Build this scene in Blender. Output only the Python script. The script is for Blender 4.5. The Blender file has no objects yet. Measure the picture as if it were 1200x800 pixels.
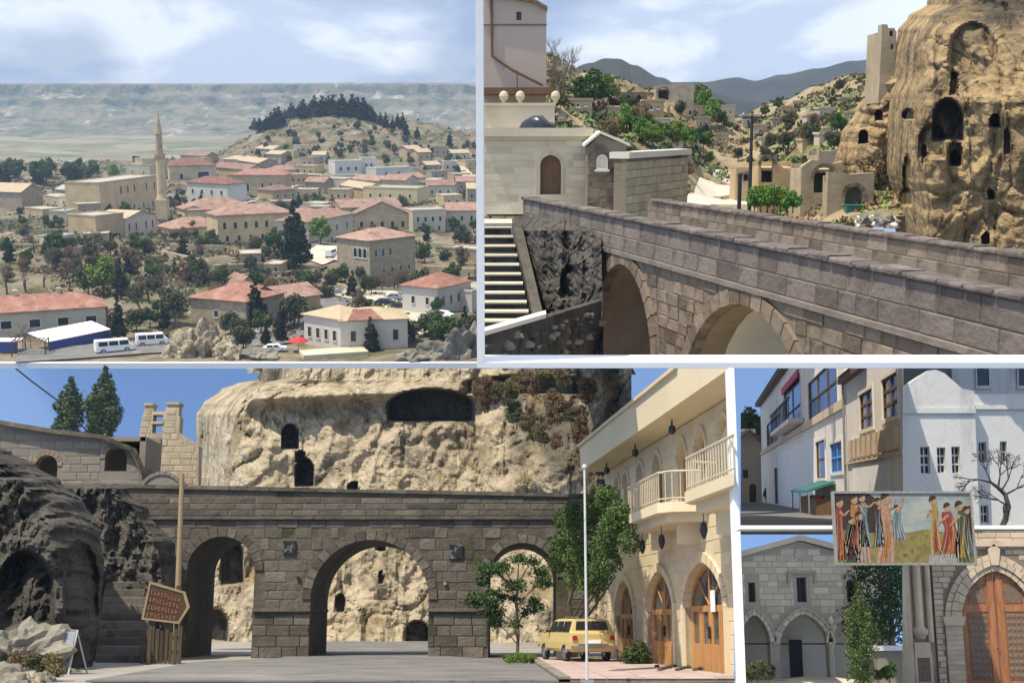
import bpy, bmesh, math, random
from mathutils import Vector, Matrix, noise
from mathutils.geometry import tessellate_polygon
R = math.radians
FPX = 1500.0                      # focal length in pixels of a 1200 x 800 picture
scn = bpy.context.scene
COL = scn.collection

# ---------------------------------------------------------------- camera
EYE = Vector((0, 0, 1.5))
PITCH = math.atan((727 - 400) / FPX)
cd = bpy.data.cameras.new('camera'); cam = bpy.data.objects.new('camera', cd); COL.objects.link(cam)
cd.sensor_width = 36.0; cd.lens = FPX / 1200 * 36.0; cd.clip_start = 0.2; cd.clip_end = 20000
cam.location = EYE; cam.rotation_euler = (R(90) + PITCH, 0, 0)
scn.camera = cam

# ---------------------------------------------------------------- sky and sun
SUN_DIR = Vector((-0.36, -0.42, 0.83)).normalized()       # towards the sun
w = bpy.data.worlds.new('World'); scn.world = w; w.use_nodes = True
nt = w.node_tree; nt.nodes.clear()
out = nt.nodes.new('ShaderNodeOutputWorld'); bg = nt.nodes.new('ShaderNodeBackground')
sky = nt.nodes.new('ShaderNodeTexSky'); sky.sky_type = 'NISHITA'; sky.sun_disc = False
sky.sun_elevation = math.asin(SUN_DIR.z); sky.sun_rotation = math.atan2(SUN_DIR.x, SUN_DIR.y)
sky.altitude = 1200; sky.air_density = 1.0; sky.dust_density = 0.3; sky.ozone_density = 2.5
tc = nt.nodes.new('ShaderNodeTexCoord')
lift = nt.nodes.new('ShaderNodeVectorMath'); lift.operation = 'ADD'; lift.inputs[1].default_value = (0, 0, 0.22)
nrm = nt.nodes.new('ShaderNodeVectorMath'); nrm.operation = 'NORMALIZE'
nt.links.new(tc.outputs['Generated'], lift.inputs[0]); nt.links.new(lift.outputs[0], nrm.inputs[0])
nt.links.new(nrm.outputs[0], sky.inputs['Vector'])
# cloud deck: fair weather clouds above a clear band along the horizon
mp = nt.nodes.new('ShaderNodeMapping'); mp.inputs['Scale'].default_value = (1.0, 1.0, 2.6)
mp.inputs['Location'].default_value = (0.35, 0.0, 0.12)
nz = nt.nodes.new('ShaderNodeTexNoise'); nz.inputs['Scale'].default_value = 6.5; nz.inputs['Detail'].default_value = 9
nz.inputs['Roughness'].default_value = 0.56; nz.inputs['Distortion'].default_value = 0.35
rp = nt.nodes.new('ShaderNodeValToRGB'); rp.color_ramp.elements[0].position = 0.44; rp.color_ramp.elements[1].position = 0.545
rp.color_ramp.elements[0].color = (.56, .56, .56, 1)
sep = nt.nodes.new('ShaderNodeSeparateXYZ')
band = nt.nodes.new('ShaderNodeMapRange'); band.inputs['From Min'].default_value = 0.20; band.inputs['From Max'].default_value = 0.33
band.interpolation_type = 'SMOOTHSTEP'
mul = nt.nodes.new('ShaderNodeMath'); mul.operation = 'MULTIPLY'
# self shading of the clouds: thick parts greyer below
nz2 = nt.nodes.new('ShaderNodeTexNoise'); nz2.inputs['Scale'].default_value = 4.3; nz2.inputs['Detail'].default_value = 5
rp2 = nt.nodes.new('ShaderNodeValToRGB')
rp2.color_ramp.elements[0].position = 0.38; rp2.color_ramp.elements[0].color = (3.8, 4.05, 4.7, 1)
rp2.color_ramp.elements[1].position = 0.52; rp2.color_ramp.elements[1].color = (7.9, 8.0, 8.1, 1)
mix = nt.nodes.new('ShaderNodeMix'); mix.data_type = 'RGBA'
L = nt.links.new
L(tc.outputs['Generated'], mp.inputs['Vector']); L(mp.outputs[0], nz.inputs['Vector']); L(mp.outputs[0], nz2.inputs['Vector'])
L(nz.outputs['Fac'], rp.inputs[0]); L(nz2.outputs['Fac'], rp2.inputs[0])
L(tc.outputs['Generated'], sep.inputs[0]); L(sep.outputs['Z'], band.inputs['Value'])
L(rp.outputs[0], mul.inputs[0]); L(band.outputs[0], mul.inputs[1])
L(mul.outputs[0], mix.inputs['Factor']); tint = nt.nodes.new('ShaderNodeMix'); tint.data_type = 'RGBA'; tint.blend_type = 'MULTIPLY'; tint.inputs['Factor'].default_value = 1.0
tint.inputs['B'].default_value = (0.98, 1.10, 1.32, 1); L(sky.outputs[0], tint.inputs['A'])
L(tint.outputs['Result'], mix.inputs['A']); L(rp2.outputs[0], mix.inputs['B'])
L(mix.outputs['Result'], bg.inputs['Color']); bg.inputs['Strength'].default_value = 0.13
L(bg.outputs[0], out.inputs['Surface'])
sl = bpy.data.lights.new('sun', 'SUN'); sl.energy = 5.0; sl.angle = R(0.55); sl.color = (1.0, 0.90, 0.74)
so = bpy.data.objects.new('sun', sl); COL.objects.link(so)
so.rotation_euler = SUN_DIR.to_track_quat('Z', 'Y').to_euler(); so.location = (-40, -40, 80)
vs = scn.view_settings; vs.view_transform = 'Standard'; vs.look = 'None'; vs.exposure = 0.36; vs.gamma = 1.0; vs.use_curve_mapping = False

# ---------------------------------------------------------------- the ground frames of the places
class Frame:
    """A place with its own level ground: horizon at picture row hy, eye height above its zero level."""
    def __init__(s, hy, eye):
        s.pl = math.atan((hy - 400) / FPX); s.eye = eye
        s.M = Matrix.Translation(EYE) @ Matrix.Rotation(PITCH - s.pl, 4, 'X') @ Matrix.Translation((0, 0, -eye))
    def d(s, x, y):
        a = (x - 600) / FPX; c = (400 - y) / FPX; co, si = math.cos(s.pl), math.sin(s.pl)
        return Vector((a, co - c * si, si + c * co))
    def P(s, x, y, Y):
        d = s.d(x, y); t = Y / d.y; return Vector((d.x * t, Y, s.eye + d.z * t))
    def G(s, x, y, z=0.0):
        d = s.d(x, y); t = (z - s.eye) / d.z; return Vector((d.x * t, d.y * t, z))
    def V(s, x, y, p, n):
        d = s.d(x, y); t = (p[0] * n[0] + p[1] * n[1]) / (d.x * n[0] + d.y * n[1])
        return Vector((d.x * t, d.y * t, s.eye + d.z * t))
    def T(s, x, y, hf, t0=20.0, t1=6000.0):
        """where the sight line meets the terrain hf(x, y)"""
        d = s.d(x, y); t = t0; st = 1.0
        while t < t1:
            if s.eye + d.z * t < hf(d.x * t, d.y * t):
                a, b = t - st, t
                for _ in range(14):
                    m = (a + b) / 2
                    if s.eye + d.z * m < hf(d.x * m, d.y * m): b = m
                    else: a = m
                return Vector((d.x * b, d.y * b, s.eye + d.z * b))
            st = max(0.5, t * 0.006); t += st
        return Vector((d.x * t1, d.y * t1, s.eye + d.z * t1))
LV = Frame(727, 1.5)      # street with the three-arched bridge, church and carved door: level
TL = Frame(105, 46.0)     # hill town
TR = Frame(150, 3.85)     # stone bridge under the cliff
ST = Frame(575, 1.1)      # sloping street with old houses

# ---------------------------------------------------------------- mesh helpers
class MB:
    def __init__(s): s.v = []; s.f = []
    def add(s, vs, fs):
        n = len(s.v); s.v += [tuple(v) for v in vs]; s.f += [tuple(i + n for i in f) for f in fs]; return s
    def box(s, x0, x1, y0, y1, z0, z1):
        return s.add([(x0,y0,z0),(x1,y0,z0),(x1,y1,z0),(x0,y1,z0),(x0,y0,z1),(x1,y0,z1),(x1,y1,z1),(x0,y1,z1)],
                     [(0,3,2,1),(4,5,6,7),(0,1,5,4),(1,2,6,5),(2,3,7,6),(3,0,4,7)])
    def cbox(s, x0, x1, y0, y1, z0, z1, b):
        """box whose front (-y) edges are chamfered by b"""
        vs = [(x0,y1,z0),(x1,y1,z0),(x1,y1,z1),(x0,y1,z1),(x0,y0+b,z0),(x1,y0+b,z0),(x1,y0+b,z1),(x0,y0+b,z1),
              (x0+b,y0,z0+b),(x1-b,y0,z0+b),(x1-b,y0,z1-b),(x0+b,y0,z1-b)]
        return s.add(vs, [(3,2,1,0),(0,1,5,4),(1,2,6,5),(2,3,7,6),(3,0,4,7),(4,5,9,8),(5,6,10,9),(6,7,11,10),(7,4,8,11),(8,9,10,11)])
    def hexa(s, p):
        """eight corners: bottom four, top four"""
        return s.add(p, [(0,3,2,1),(4,5,6,7),(0,1,5,4),(1,2,6,5),(2,3,7,6),(3,0,4,7)])
    def prism(s, poly, y0, y1):
        """polygon in x-z, counter-clockwise seen from -y, pushed from y0 to y1"""
        n = len(poly)
        vs = [(p[0], y0, p[1]) for p in poly] + [(p[0], y1, p[1]) for p in poly]
        return s.add(vs, [tuple(range(n)), tuple(range(2*n-1, n-1, -1))] + [(i, n+i, n+(i+1)%n, (i+1)%n) for i in range(n)])
    def slab(s, poly, z0, z1):
        """polygon in x-y, counter-clockwise from above"""
        n = len(poly)
        vs = [(p[0], p[1], z0) for p in poly] + [(p[0], p[1], z1) for p in poly]
        return s.add(vs, [tuple(range(n-1, -1, -1)), tuple(range(n, 2*n))] + [(i, (i+1)%n, n+(i+1)%n, n+i) for i in range(n)])
    def tube(s, path, rad, n=8, caps=True):
        path = [Vector(p) for p in path]; rs = rad if isinstance(rad, (list, tuple)) else [rad] * len(path)
        vs = []; ref = Vector((0.31, 0.2, 0.93))
        for i, p in enumerate(path):
            t = (path[min(i+1, len(path)-1)] - path[max(i-1, 0)]).normalized()
            a = t.cross(ref if abs(t.dot(ref)) < 0.95 else Vector((1, 0, 0))).normalized(); b = t.cross(a)
            for k in range(n):
                q = 2 * math.pi * k / n; vs.append(p + a * (rs[i] * math.cos(q)) + b * (rs[i] * math.sin(q)))
        fs = [(i*n+k, i*n+(k+1)%n, (i+1)*n+(k+1)%n, (i+1)*n+k) for i in range(len(path)-1) for k in range(n)]
        if caps: fs += [tuple(range(n-1, -1, -1)), tuple(range((len(path)-1)*n, len(path)*n))]
        return s.add(vs, fs)
    def lathe(s, prof, n=12, c=(0, 0)):
        vs = [(c[0] + r*math.cos(2*math.pi*k/n), c[1] + r*math.sin(2*math.pi*k/n), z) for r, z in prof for k in range(n)]
        fs = [(i*n+k, i*n+(k+1)%n, (i+1)*n+(k+1)%n, (i+1)*n+k) for i in range(len(prof)-1) for k in range(n)]
        fs += [tuple(range(n-1, -1, -1)), tuple(range((len(prof)-1)*n, len(prof)*n))]
        return s.add(vs, fs)
    def wall(s, outer, holes, y0, y1, back=True):
        """upright sheet with openings: outlines in x-z, front face at y0, reveals back to y1"""
        polys = [[Vector((p[0], p[1], 0)) for p in q] for q in [outer] + list(holes)]
        flat = [p for q in polys for p in q]; tri = tessellate_polygon(polys); N = len(flat)
        vs = [(p.x, y0, p.y) for p in flat] + [(p.x, y1, p.y) for p in flat]; fs = []
        for a, b, c in tri:
            ar = (flat[b].x-flat[a].x)*(flat[c].y-flat[a].y)-(flat[c].x-flat[a].x)*(flat[b].y-flat[a].y)
            if ar < 0: a, c = c, a
            fs.append((a, b, c))
            if back: fs.append((c+N, b+N, a+N))
        k = 0
        for q in polys:
            m = len(q)
            ar = sum(q[i].x*q[(i+1)%m].y-q[(i+1)%m].x*q[i].y for i in range(m))
            for i in range(m):
                a, b = k+i, k+(i+1)%m
                outerq = (k == 0)
                if (ar > 0) == outerq: fs.append((a, a+N, b+N, b))
                else: fs.append((b, b+N, a+N, a))
            k += m
        return s.add(vs, fs)
    def xf(s, M):
        s.v = [tuple(M @ Vector(v)) for v in s.v]; return s
    def mesh(s, name, mat, smooth=False):
        me = bpy.data.meshes.new(name); me.from_pydata(s.v, [], s.f); me.materials.append(mat)
        if smooth:
            for p in me.polygons: p.use_smooth = True
        me.update(); return me

def arch(cx, zs, r, rise=None, z0=None, n=16, pointed=0.0):
    """outline of an arched opening, counter-clockwise seen from -y: half width r, springing zs, sill z0"""
    rise = r if rise is None else rise
    pts = [] if z0 is None else [(cx - r, z0), (cx + r, z0)]
    for i in range(n + 1):
        a = math.pi * i / n; x = math.cos(a); z = math.sin(a)
        if pointed: z = z * (1 - pointed) + (1 - abs(x)) ** 0.62 * pointed
        pts.append((cx + r * x, zs + rise * z))
    return pts
def ring(cx, zs, r0, r1, y0, y1, n=16, rise0=None, rise1=None, pointed=0.0, a0=0.0, a1=math.pi):
    """voussoir pieces of an arch as a list of MB"""
    def pt(r, rise, a):
        x = math.cos(a); z = math.sin(a)
        if pointed: z = z * (1 - pointed) + (1 - abs(x)) ** 0.62 * pointed
        return cx + r * x, zs + rise * z
    rise0 = rise0 or r0; rise1 = rise1 or r1; res = []
    for i in range(n):
        a = a0 + (a1-a0)*(i+0.04)/n; b = a0 + (a1-a0)*(i+0.96)/n
        p = [pt(r0, rise0, a), pt(r1, rise1, a), pt(r1, rise1, b), pt(r0, rise0, b)]
        res.append(MB().prism(p, y0, y1))
    return res

def obj(name, me, parent=None):
    o = bpy.data.objects.new(name, me); COL.objects.link(o)
    if parent is not None: o.parent = parent
    return o
def part(name, mb, mat, parent, loc=None, rz=0.0, smooth=False, label=None):
    me = mb.mesh(name, MT[mat], smooth) if isinstance(mb, MB) else mb
    o = obj(name, me, parent)
    if loc is not None: o.location = loc
    if rz: o.rotation_euler.z = rz
    if label: o['label'] = label
    return o
def base(F, loc=(0, 0, 0), rz=0.0, sc=1.0):
    return F.M @ Matrix.Translation(loc) @ Matrix.Rotation(rz, 4, 'Z') @ Matrix.Scale(sc, 4)
def thing(name, label, cat, F, loc=(0, 0, 0), rz=0.0, group=None, sc=1.0):
    o = obj(name, None); o.matrix_basis = base(F, loc, rz, sc); o.empty_display_size = 0.2
    o['label'] = label; o['category'] = cat
    if group: o['group'] = group
    return o
def solo(name, mb, mat, label, cat, F, loc=(0, 0, 0), rz=0.0, group=None, smooth=False, sc=1.0):
    me = mb.mesh(name, MT[mat], smooth) if isinstance(mb, MB) else mb
    o = obj(name, me); o.matrix_basis = base(F, loc, rz, sc); o['label'] = label; o['category'] = cat
    if group: o['group'] = group
    return o
def struct(name, mb, mat, F, kind='structure', smooth=False):
    o = obj(name, mb.mesh(name, MT[mat], smooth)); o.matrix_basis = base(F); o['kind'] = kind
    return o
def clip_tree(root, F, **k):
    for c in list(root.children):
        for g in list(c.children):
            if g.data and not clip_ok(g, F, k): bpy.data.objects.remove(g)
        if c.data and not clip_ok(c, F, k):
            if not c.children: bpy.data.objects.remove(c)
def wmat(o): return o.matrix_basis if o.parent is None else wmat(o.parent) @ o.matrix_basis
def clip_ok(o, F, k):
    M = F.M.inverted() @ wmat(o); xs = []; ys = []
    for c in o.bound_box:
        q = M @ Vector(c); q = q - Vector((0, 0, F.eye)); co, si = math.cos(F.pl), math.sin(F.pl)
        yy = q.y * co + q.z * si; zz = -q.y * si + q.z * co
        xs.append(600 + FPX * q.x / yy); ys.append(400 - FPX * zz / yy)
    if (k.get('x0') is not None and max(xs) < k['x0']) or (k.get('x1') is not None and min(xs) > k['x1']): return False
    if (k.get('y0') is not None and max(ys) < k['y0']) or (k.get('y1') is not None and min(ys) > k['y1']): return False
    if (k.get('x0') is None or min(xs) >= k['x0']) and (k.get('x1') is None or max(xs) <= k['x1']) and \
       (k.get('y0') is None or min(ys) >= k['y0']) and (k.get('y1') is None or max(ys) <= k['y1']): return True
    n = 0
    me = o.data
    if me.users > 1: me = o.data = me.copy()
    inv = wmat(o).inverted(); bm = bmesh.new(); bm.from_mesh(me); co = inv @ EYE
    def cut(a, b, keep):
        n = F.d(*a).cross(F.d(*b)); n = (F.M.to_3x3() @ n); n = (inv.to_3x3() @ n).normalized()
        kk = inv.to_3x3() @ (F.M.to_3x3() @ F.d(*keep))
        if n.dot(kk) < 0: n = -n
        bmesh.ops.bisect_plane(bm, geom=bm.verts[:] + bm.edges[:] + bm.faces[:], plane_co=co, plane_no=-n, clear_outer=True)
        e = [q for q in bm.edges if q.is_boundary]
        if len(bm.faces) < 400: bmesh.ops.holes_fill(bm, edges=e, sides=0)
    if k.get('x0') is not None: cut((k['x0'], 100), (k['x0'], 700), (k['x0'] + 50, 400))
    if k.get('x1') is not None: cut((k['x1'], 100), (k['x1'], 700), (k['x1'] - 50, 400))
    if k.get('y0') is not None: cut((300, k['y0']), (900, k['y0']), (600, k['y0'] + 50))
    if k.get('y1') is not None: cut((300, k['y1']), (900, k['y1']), (600, k['y1'] - 50))
    bm.to_mesh(me); bm.free(); return len(me.polygons) > 0
def clip(o, F, **k): return clip_ok(o, F, k)
def copy_tree(o, parent=None):
    c = o.copy(); COL.objects.link(c); c.parent = parent
    for ch in list(o.children): copy_tree(ch, c)
    return c
def fbm(p, o=5): return noise.fractal(Vector(p), 1.0, 2.0, o, noise_basis='PERLIN_ORIGINAL')

# ---------------------------------------------------------------- materials
MT = {}
def mat(name, cols, scale=3.0, rough=0.9, bump=0.35, bscale=None, rand=0.0, detail=8, stretch=(1, 1, 1), isl=0.0, spec=0.3,
        spots=None, bdist=0.05, metal=0.0, veins=None, trans=0.0):
    m = bpy.data.materials.new(name); m.use_nodes = True; t = m.node_tree; N = t.nodes; K = t.links.new
    b = N['Principled BSDF']; b.inputs['Roughness'].default_value = rough; b.inputs['Specular IOR Level'].default_value = spec
    b.inputs['Metallic'].default_value = metal
    MT[name] = m
    tc = N.new('ShaderNodeTexCoord'); mp = N.new('ShaderNodeMapping'); mp.inputs['Scale'].default_value = stretch
    K(tc.outputs['Object'], mp.inputs['Vector'])
    vec = mp.outputs[0]
    oi = N.new('ShaderNodeObjectInfo')
    if rand:
        ad = N.new('ShaderNodeVectorMath'); ad.operation = 'ADD'
        sc_ = N.new('ShaderNodeMath'); sc_.operation = 'MULTIPLY'; sc_.inputs[1].default_value = 37.0
        K(oi.outputs['Random'], sc_.inputs[0]); K(vec, ad.inputs[0]); K(sc_.outputs[0], ad.inputs[1]); vec = ad.outputs[0]
    nz = N.new('ShaderNodeTexNoise'); nz.inputs['Scale'].default_value = scale; nz.inputs['Detail'].default_value = detail
    nz.inputs['Roughness'].default_value = 0.6
    K(vec, nz.inputs['Vector'])
    rp = N.new('ShaderNodeValToRGB'); n = len(cols)
    while len(rp.color_ramp.elements) < n: rp.color_ramp.elements.new(0.5)
    for i, c in enumerate(cols):
        e = rp.color_ramp.elements[i]; e.position = 0.5 if n == 1 else 0.30 + 0.40 * i / (n - 1); e.color = (*c, 1)
    K(nz.outputs['Fac'], rp.inputs[0]); col = rp.outputs[0]
    if spots:                                      # (colour, scale, threshold): stains and lichen with a shape of their own
        for sp in spots:
            n2 = N.new('ShaderNodeTexNoise'); n2.inputs['Scale'].default_value = sp[1]; n2.inputs['Detail'].default_value = 6
            n2.inputs['Roughness'].default_value = 0.65
            mp2 = N.new('ShaderNodeMapping'); mp2.inputs['Location'].default_value = (3.1 * sp[1], 1.7, 5.5)
            if len(sp) > 3: mp2.inputs['Scale'].default_value = sp[3]
            K(tc.outputs['Object'], mp2.inputs['Vector']); K(mp2.outputs[0], n2.inputs['Vector'])
            r2 = N.new('ShaderNodeMapRange'); r2.inputs['From Min'].default_value = sp[2]; r2.inputs['From Max'].default_value = sp[2] + 0.10
            K(n2.outputs['Fac'], r2.inputs['Value'])
            mx = N.new('ShaderNodeMix'); mx.data_type = 'RGBA'; K(r2.outputs[0], mx.inputs['Factor'])
            K(col, mx.inputs['A']); mx.inputs['B'].default_value = (*sp[0], 1); col = mx.outputs['Result']
    if veins:                                      # (colour, scale, width): cracks
        n3 = N.new('ShaderNodeTexNoise'); n3.inputs['Scale'].default_value = veins[1]; n3.inputs['Detail'].default_value = 4; n3.inputs['Distortion'].default_value = .6
        mp3 = N.new('ShaderNodeMapping'); mp3.inputs['Scale'].default_value = veins[3]; K(tc.outputs['Object'], mp3.inputs['Vector']); K(mp3.outputs[0], n3.inputs['Vector'])
        s3 = N.new('ShaderNodeMath'); s3.operation = 'SUBTRACT'; s3.inputs[1].default_value = .5; K(n3.outputs['Fac'], s3.inputs[0])
        a3 = N.new('ShaderNodeMath'); a3.operation = 'ABSOLUTE'; K(s3.outputs[0], a3.inputs[0])
        r3 = N.new('ShaderNodeMapRange'); r3.inputs['From Min'].default_value = 0; r3.inputs['From Max'].default_value = veins[2]; r3.inputs['To Min'].default_value = .75; r3.inputs['To Max'].default_value = 0
        K(a3.outputs[0], r3.inputs['Value']); mx = N.new('ShaderNodeMix'); mx.data_type = 'RGBA'; K(r3.outputs[0], mx.inputs['Factor'])
        K(col, mx.inputs['A']); mx.inputs['B'].default_value = (*veins[0], 1); col = mx.outputs['Result']
    if rand or isl:
        hs = N.new('ShaderNodeHueSaturation'); mr = N.new('ShaderNodeMapRange'); a = rand or isl
        mr.inputs['To Min'].default_value = 1 - a; mr.inputs['To Max'].default_value = 1 + a
        if isl:
            ge = N.new('ShaderNodeNewGeometry'); K(ge.outputs['Random Per Island'], mr.inputs['Value'])
            mh = N.new('ShaderNodeMapRange'); mh.inputs['To Min'].default_value = 0.47; mh.inputs['To Max'].default_value = 0.53
            K(oi.outputs['Random'], mh.inputs['Value']); K(mh.outputs[0], hs.inputs['Hue'])
        else: K(oi.outputs['Random'], mr.inputs['Value'])
        K(mr.outputs[0], hs.inputs['Value']); K(col, hs.inputs['Color']); col = hs.outputs[0]
    K(col, b.inputs['Base Color'])
    if bump:
        nb = N.new('ShaderNodeTexNoise'); nb.inputs['Scale'].default_value = bscale or scale * 4; nb.inputs['Detail'].default_value = 8
        K(vec, nb.inputs['Vector']); bp = N.new('ShaderNodeBump'); bp.inputs['Strength'].default_value = bump; bp.inputs['Distance'].default_value = bdist
        K(nb.outputs['Fac'], bp.inputs['Height']); K(bp.outputs[0], b.inputs['Normal'])
    if trans:
        b.inputs['Transmission Weight'].default_value = trans
    return m
def ridged(name, axis, period, amp=0.6):
    """add parallel ridges (roof tiles, planks) to a material's relief"""
    m = MT[name]; t = m.node_tree; N = t.nodes; K = t.links.new
    wv = N.new('ShaderNodeTexWave'); wv.bands_direction = axis; wv.inputs['Scale'].default_value = 0.314 / period; wv.inputs['Distortion'].default_value = 0.4
    tc = N.new('ShaderNodeTexCoord'); K(tc.outputs['Object'], wv.inputs['Vector'])
    bp = N.new('ShaderNodeBump'); bp.inputs['Strength'].default_value = amp; bp.inputs['Distance'].default_value = period * 0.3
    K(wv.outputs['Fac'], bp.inputs['Height']); b = N['Principled BSDF']
    if b.inputs['Normal'].is_linked: K(b.inputs['Normal'].links[0].from_socket, bp.inputs['Normal'])
    K(bp.outputs[0], b.inputs['Normal'])
# stone and earth
mat('border_white', [(.80,.80,.79),(.84,.84,.83)], 2, .8, .05)
mat('town_ground', [(.055,.05,.026),(.13,.105,.065),(.22,.185,.125),(.09,.085,.04),(.17,.14,.09)], .07, .95, .8, .6, spots=[((.36,.32,.25),.05,.61),((.05,.062,.022),.04,.54),((.24,.16,.09),.11,.63)], bdist=1.2)
mat('valley_ground', [(.13,.13,.06),(.22,.185,.11),(.11,.12,.05),(.28,.235,.155),(.16,.145,.075)], .009, .95, .6, .05, spots=[((.05,.07,.03),.03,.60)], bdist=6)
def fields(name, scale, amount):
    """patchwork of fields: a tint of its own for every plot"""
    t = MT[name].node_tree; N = t.nodes; K = t.links.new; b = N['Principled BSDF']; src = b.inputs['Base Color'].links[0].from_socket
    v = N.new('ShaderNodeTexVoronoi'); v.inputs['Scale'].default_value = scale; tc = N.new('ShaderNodeTexCoord'); K(tc.outputs['Object'], v.inputs['Vector'])
    rp = N.new('ShaderNodeValToRGB'); cs = [(.07,.10,.03), (.30,.24,.14), (.15,.15,.06), (.40,.34,.24), (.10,.12,.05), (.24,.20,.12)]; sp_ = N.new('ShaderNodeSeparateColor')
    while len(rp.color_ramp.elements) < len(cs): rp.color_ramp.elements.new(.5)
    for i, c in enumerate(cs): rp.color_ramp.elements[i].position = i / (len(cs) - 1); rp.color_ramp.elements[i].color = (*c, 1)
    K(v.outputs['Color'], sp_.inputs[0]); K(sp_.outputs[0], rp.inputs[0])
    mx = N.new('ShaderNodeMix'); mx.data_type = 'RGBA'; mx.inputs['Factor'].default_value = amount; K(src, mx.inputs['A']); K(rp.outputs[0], mx.inputs['B']); K(mx.outputs['Result'], b.inputs['Base Color'])
fields('valley_ground', .011, .6)
mat('mesa_rock', [(.10,.11,.055),(.21,.175,.11),(.09,.10,.05),(.26,.22,.15)], .014, .95, .6, .05, spots=[((.44,.39,.31),.02,.585,(.9,.3,2.2)),((.045,.06,.03),.02,.56),((.34,.26,.17),.02,.60,(.5,.3,3))], bdist=6)
mat('valley_ground_2', [(.16,.15,.09),(.24,.22,.13),(.11,.12,.06)], .05, .95, .5, .2, spots=[((.30,.27,.20),.06,.58)], bdist=1)
mat('tan_rock', [(.13,.088,.042),(.26,.178,.085),(.34,.245,.125),(.19,.135,.07),(.30,.21,.10)], .35, .93, 1.0, 2.2, spots=[((.06,.048,.034),.10,.53,(1,1,.55)),((.12,.082,.042),.45,.55,(1,1,.4)),((.08,.06,.038),1.6,.60)], bdist=.3, veins=((.04,.03,.018),.22,.016,(1,1,.3)))
mat('pale_rock', [(.19,.155,.10),(.30,.25,.165),(.39,.33,.23),(.23,.19,.12),(.34,.285,.19)], .3, .93, 1.0, 2.0, spots=[((.10,.085,.06),.09,.515,(1,1,.8)),((.21,.16,.085),.3,.56,(1,1,.5)),((.13,.11,.08),1.5,.60)], bdist=.3, veins=((.085,.07,.045),.18,.015,(1,1,.4)))
mat('shade_rock', [(.022,.02,.016),(.05,.046,.037),(.08,.072,.06),(.033,.034,.02)], .35, .95, .8, 2.0, bdist=.3, veins=((.012,.011,.009),.5,.03,(1,1,.6)))  # rock colours darkened to hold the shade of the rock mass
mat('grey_rock', [(.10,.095,.075),(.19,.175,.14),(.27,.25,.20)], .5, .95, .6, 2.4, bdist=.15)
mat('far_mountain', [(.02,.024,.022),(.042,.044,.034),(.06,.056,.042)], .012, .95, .4, .05, bdist=3)
mat('hill_scrub', [(.10,.095,.04),(.20,.16,.085),(.30,.24,.15),(.14,.125,.055)], .12, .95, .9, .7, spots=[((.075,.10,.025),.10,.53),((.40,.33,.23),.2,.60),((.15,.115,.07),.4,.58)], bdist=.8)
mat('dark_bridge_stone', [(.062,.052,.036),(.095,.08,.058),(.13,.112,.083)], .6, .92, .8, 4, spots=[((.04,.044,.018),.35,.54),((.17,.145,.11),.8,.62)], bdist=.08)  # stone darkened to stand for the shade on the three-arched bridge
mat('dark_bridge_block', [(.066,.057,.045),(.10,.088,.07),(.14,.122,.097)], .9, .92, .8, 6, rand=.32, spots=[((.045,.046,.022),.6,.56),((.19,.165,.13),1.1,.64)], bdist=.06)  # the single stones carry the same shade in their colour
mat('brown_mortar', [(.16,.13,.095),(.22,.185,.135)], .8, .95, .5, 6, spots=[((.07,.058,.045),.4,.56)], bdist=.05)
mat('brown_block', [(.12,.09,.062),(.175,.135,.095),(.23,.18,.13)], .7, .92, .7, 5, rand=.32, spots=[((.055,.044,.035),.5,.57)], bdist=.07)
mat('grey_brown_block', [(.105,.085,.072),(.15,.125,.106),(.19,.16,.135)], .8, .92, .7, 6, rand=.26, spots=[((.065,.054,.047),.5,.57),((.24,.205,.165),1.3,.65)], bdist=.06)
mat('lichen_coping', [(.06,.05,.045),(.12,.10,.09),(.19,.165,.145)], 2.2, .95, .8, 9, rand=.15, bdist=.08)
mat('vault_stone', [(.16,.12,.075),(.24,.185,.12),(.30,.24,.16)], .6, .95, .5, 4, bdist=.06)
mat('cream_wall', [(.43,.37,.26),(.50,.44,.32),(.56,.50,.375)], .35, .9, .2, 3, rand=.10, spots=[((.34,.285,.195),.3,.62)])
mat('tan_wall', [(.40,.29,.155),(.48,.36,.205),(.54,.43,.26)], .3, .9, .25, 3, rand=.14, spots=[((.28,.20,.12),.25,.60),((.52,.44,.31),.7,.63)])
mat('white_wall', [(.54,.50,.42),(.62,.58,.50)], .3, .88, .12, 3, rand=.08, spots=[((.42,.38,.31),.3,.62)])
mat('yellow_wall', [(.50,.41,.22),(.58,.49,.28)], .3, .9, .12, 3)
mat('stone_wall', [(.26,.21,.14),(.35,.29,.195),(.43,.36,.25)], .9, .92, .4, 4, rand=.12)
mat('red_roof', [(.19,.085,.06),(.26,.125,.09),(.31,.18,.14)], .5, .85, .3, 4, rand=.25, spots=[((.14,.08,.06),.35,.57),((.34,.25,.19),.6,.60)]); ridged('red_roof', 'X', .3)
mat('pink_roof', [(.20,.115,.085),(.27,.165,.125),(.32,.22,.175)], .45, .85, .3, 4, rand=.25, spots=[((.15,.10,.08),.35,.57),((.36,.28,.22),.6,.60)]); ridged('pink_roof', 'X', .3)
mat('beige_roof', [(.40,.31,.20),(.50,.40,.27)], .5, .85, .3, 4); ridged('beige_roof', 'X', .3)
mat('pink_wall', [(.40,.33,.27),(.47,.39,.32)], .3, .9, .15, 3)
mat('grey_wall', [(.15,.132,.105),(.21,.187,.15)], .5, .9, .4, 4, rand=.15)
mat('flat_roof', [(.34,.31,.26),(.44,.41,.36)], .3, .9, .2, 3)
mat('window_frame', [(.50,.47,.40)], 1, .7, 0)
mat('dark_glass', [(.018,.02,.023),(.035,.038,.042)], .8, .12, 0, spec=.5)
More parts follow.
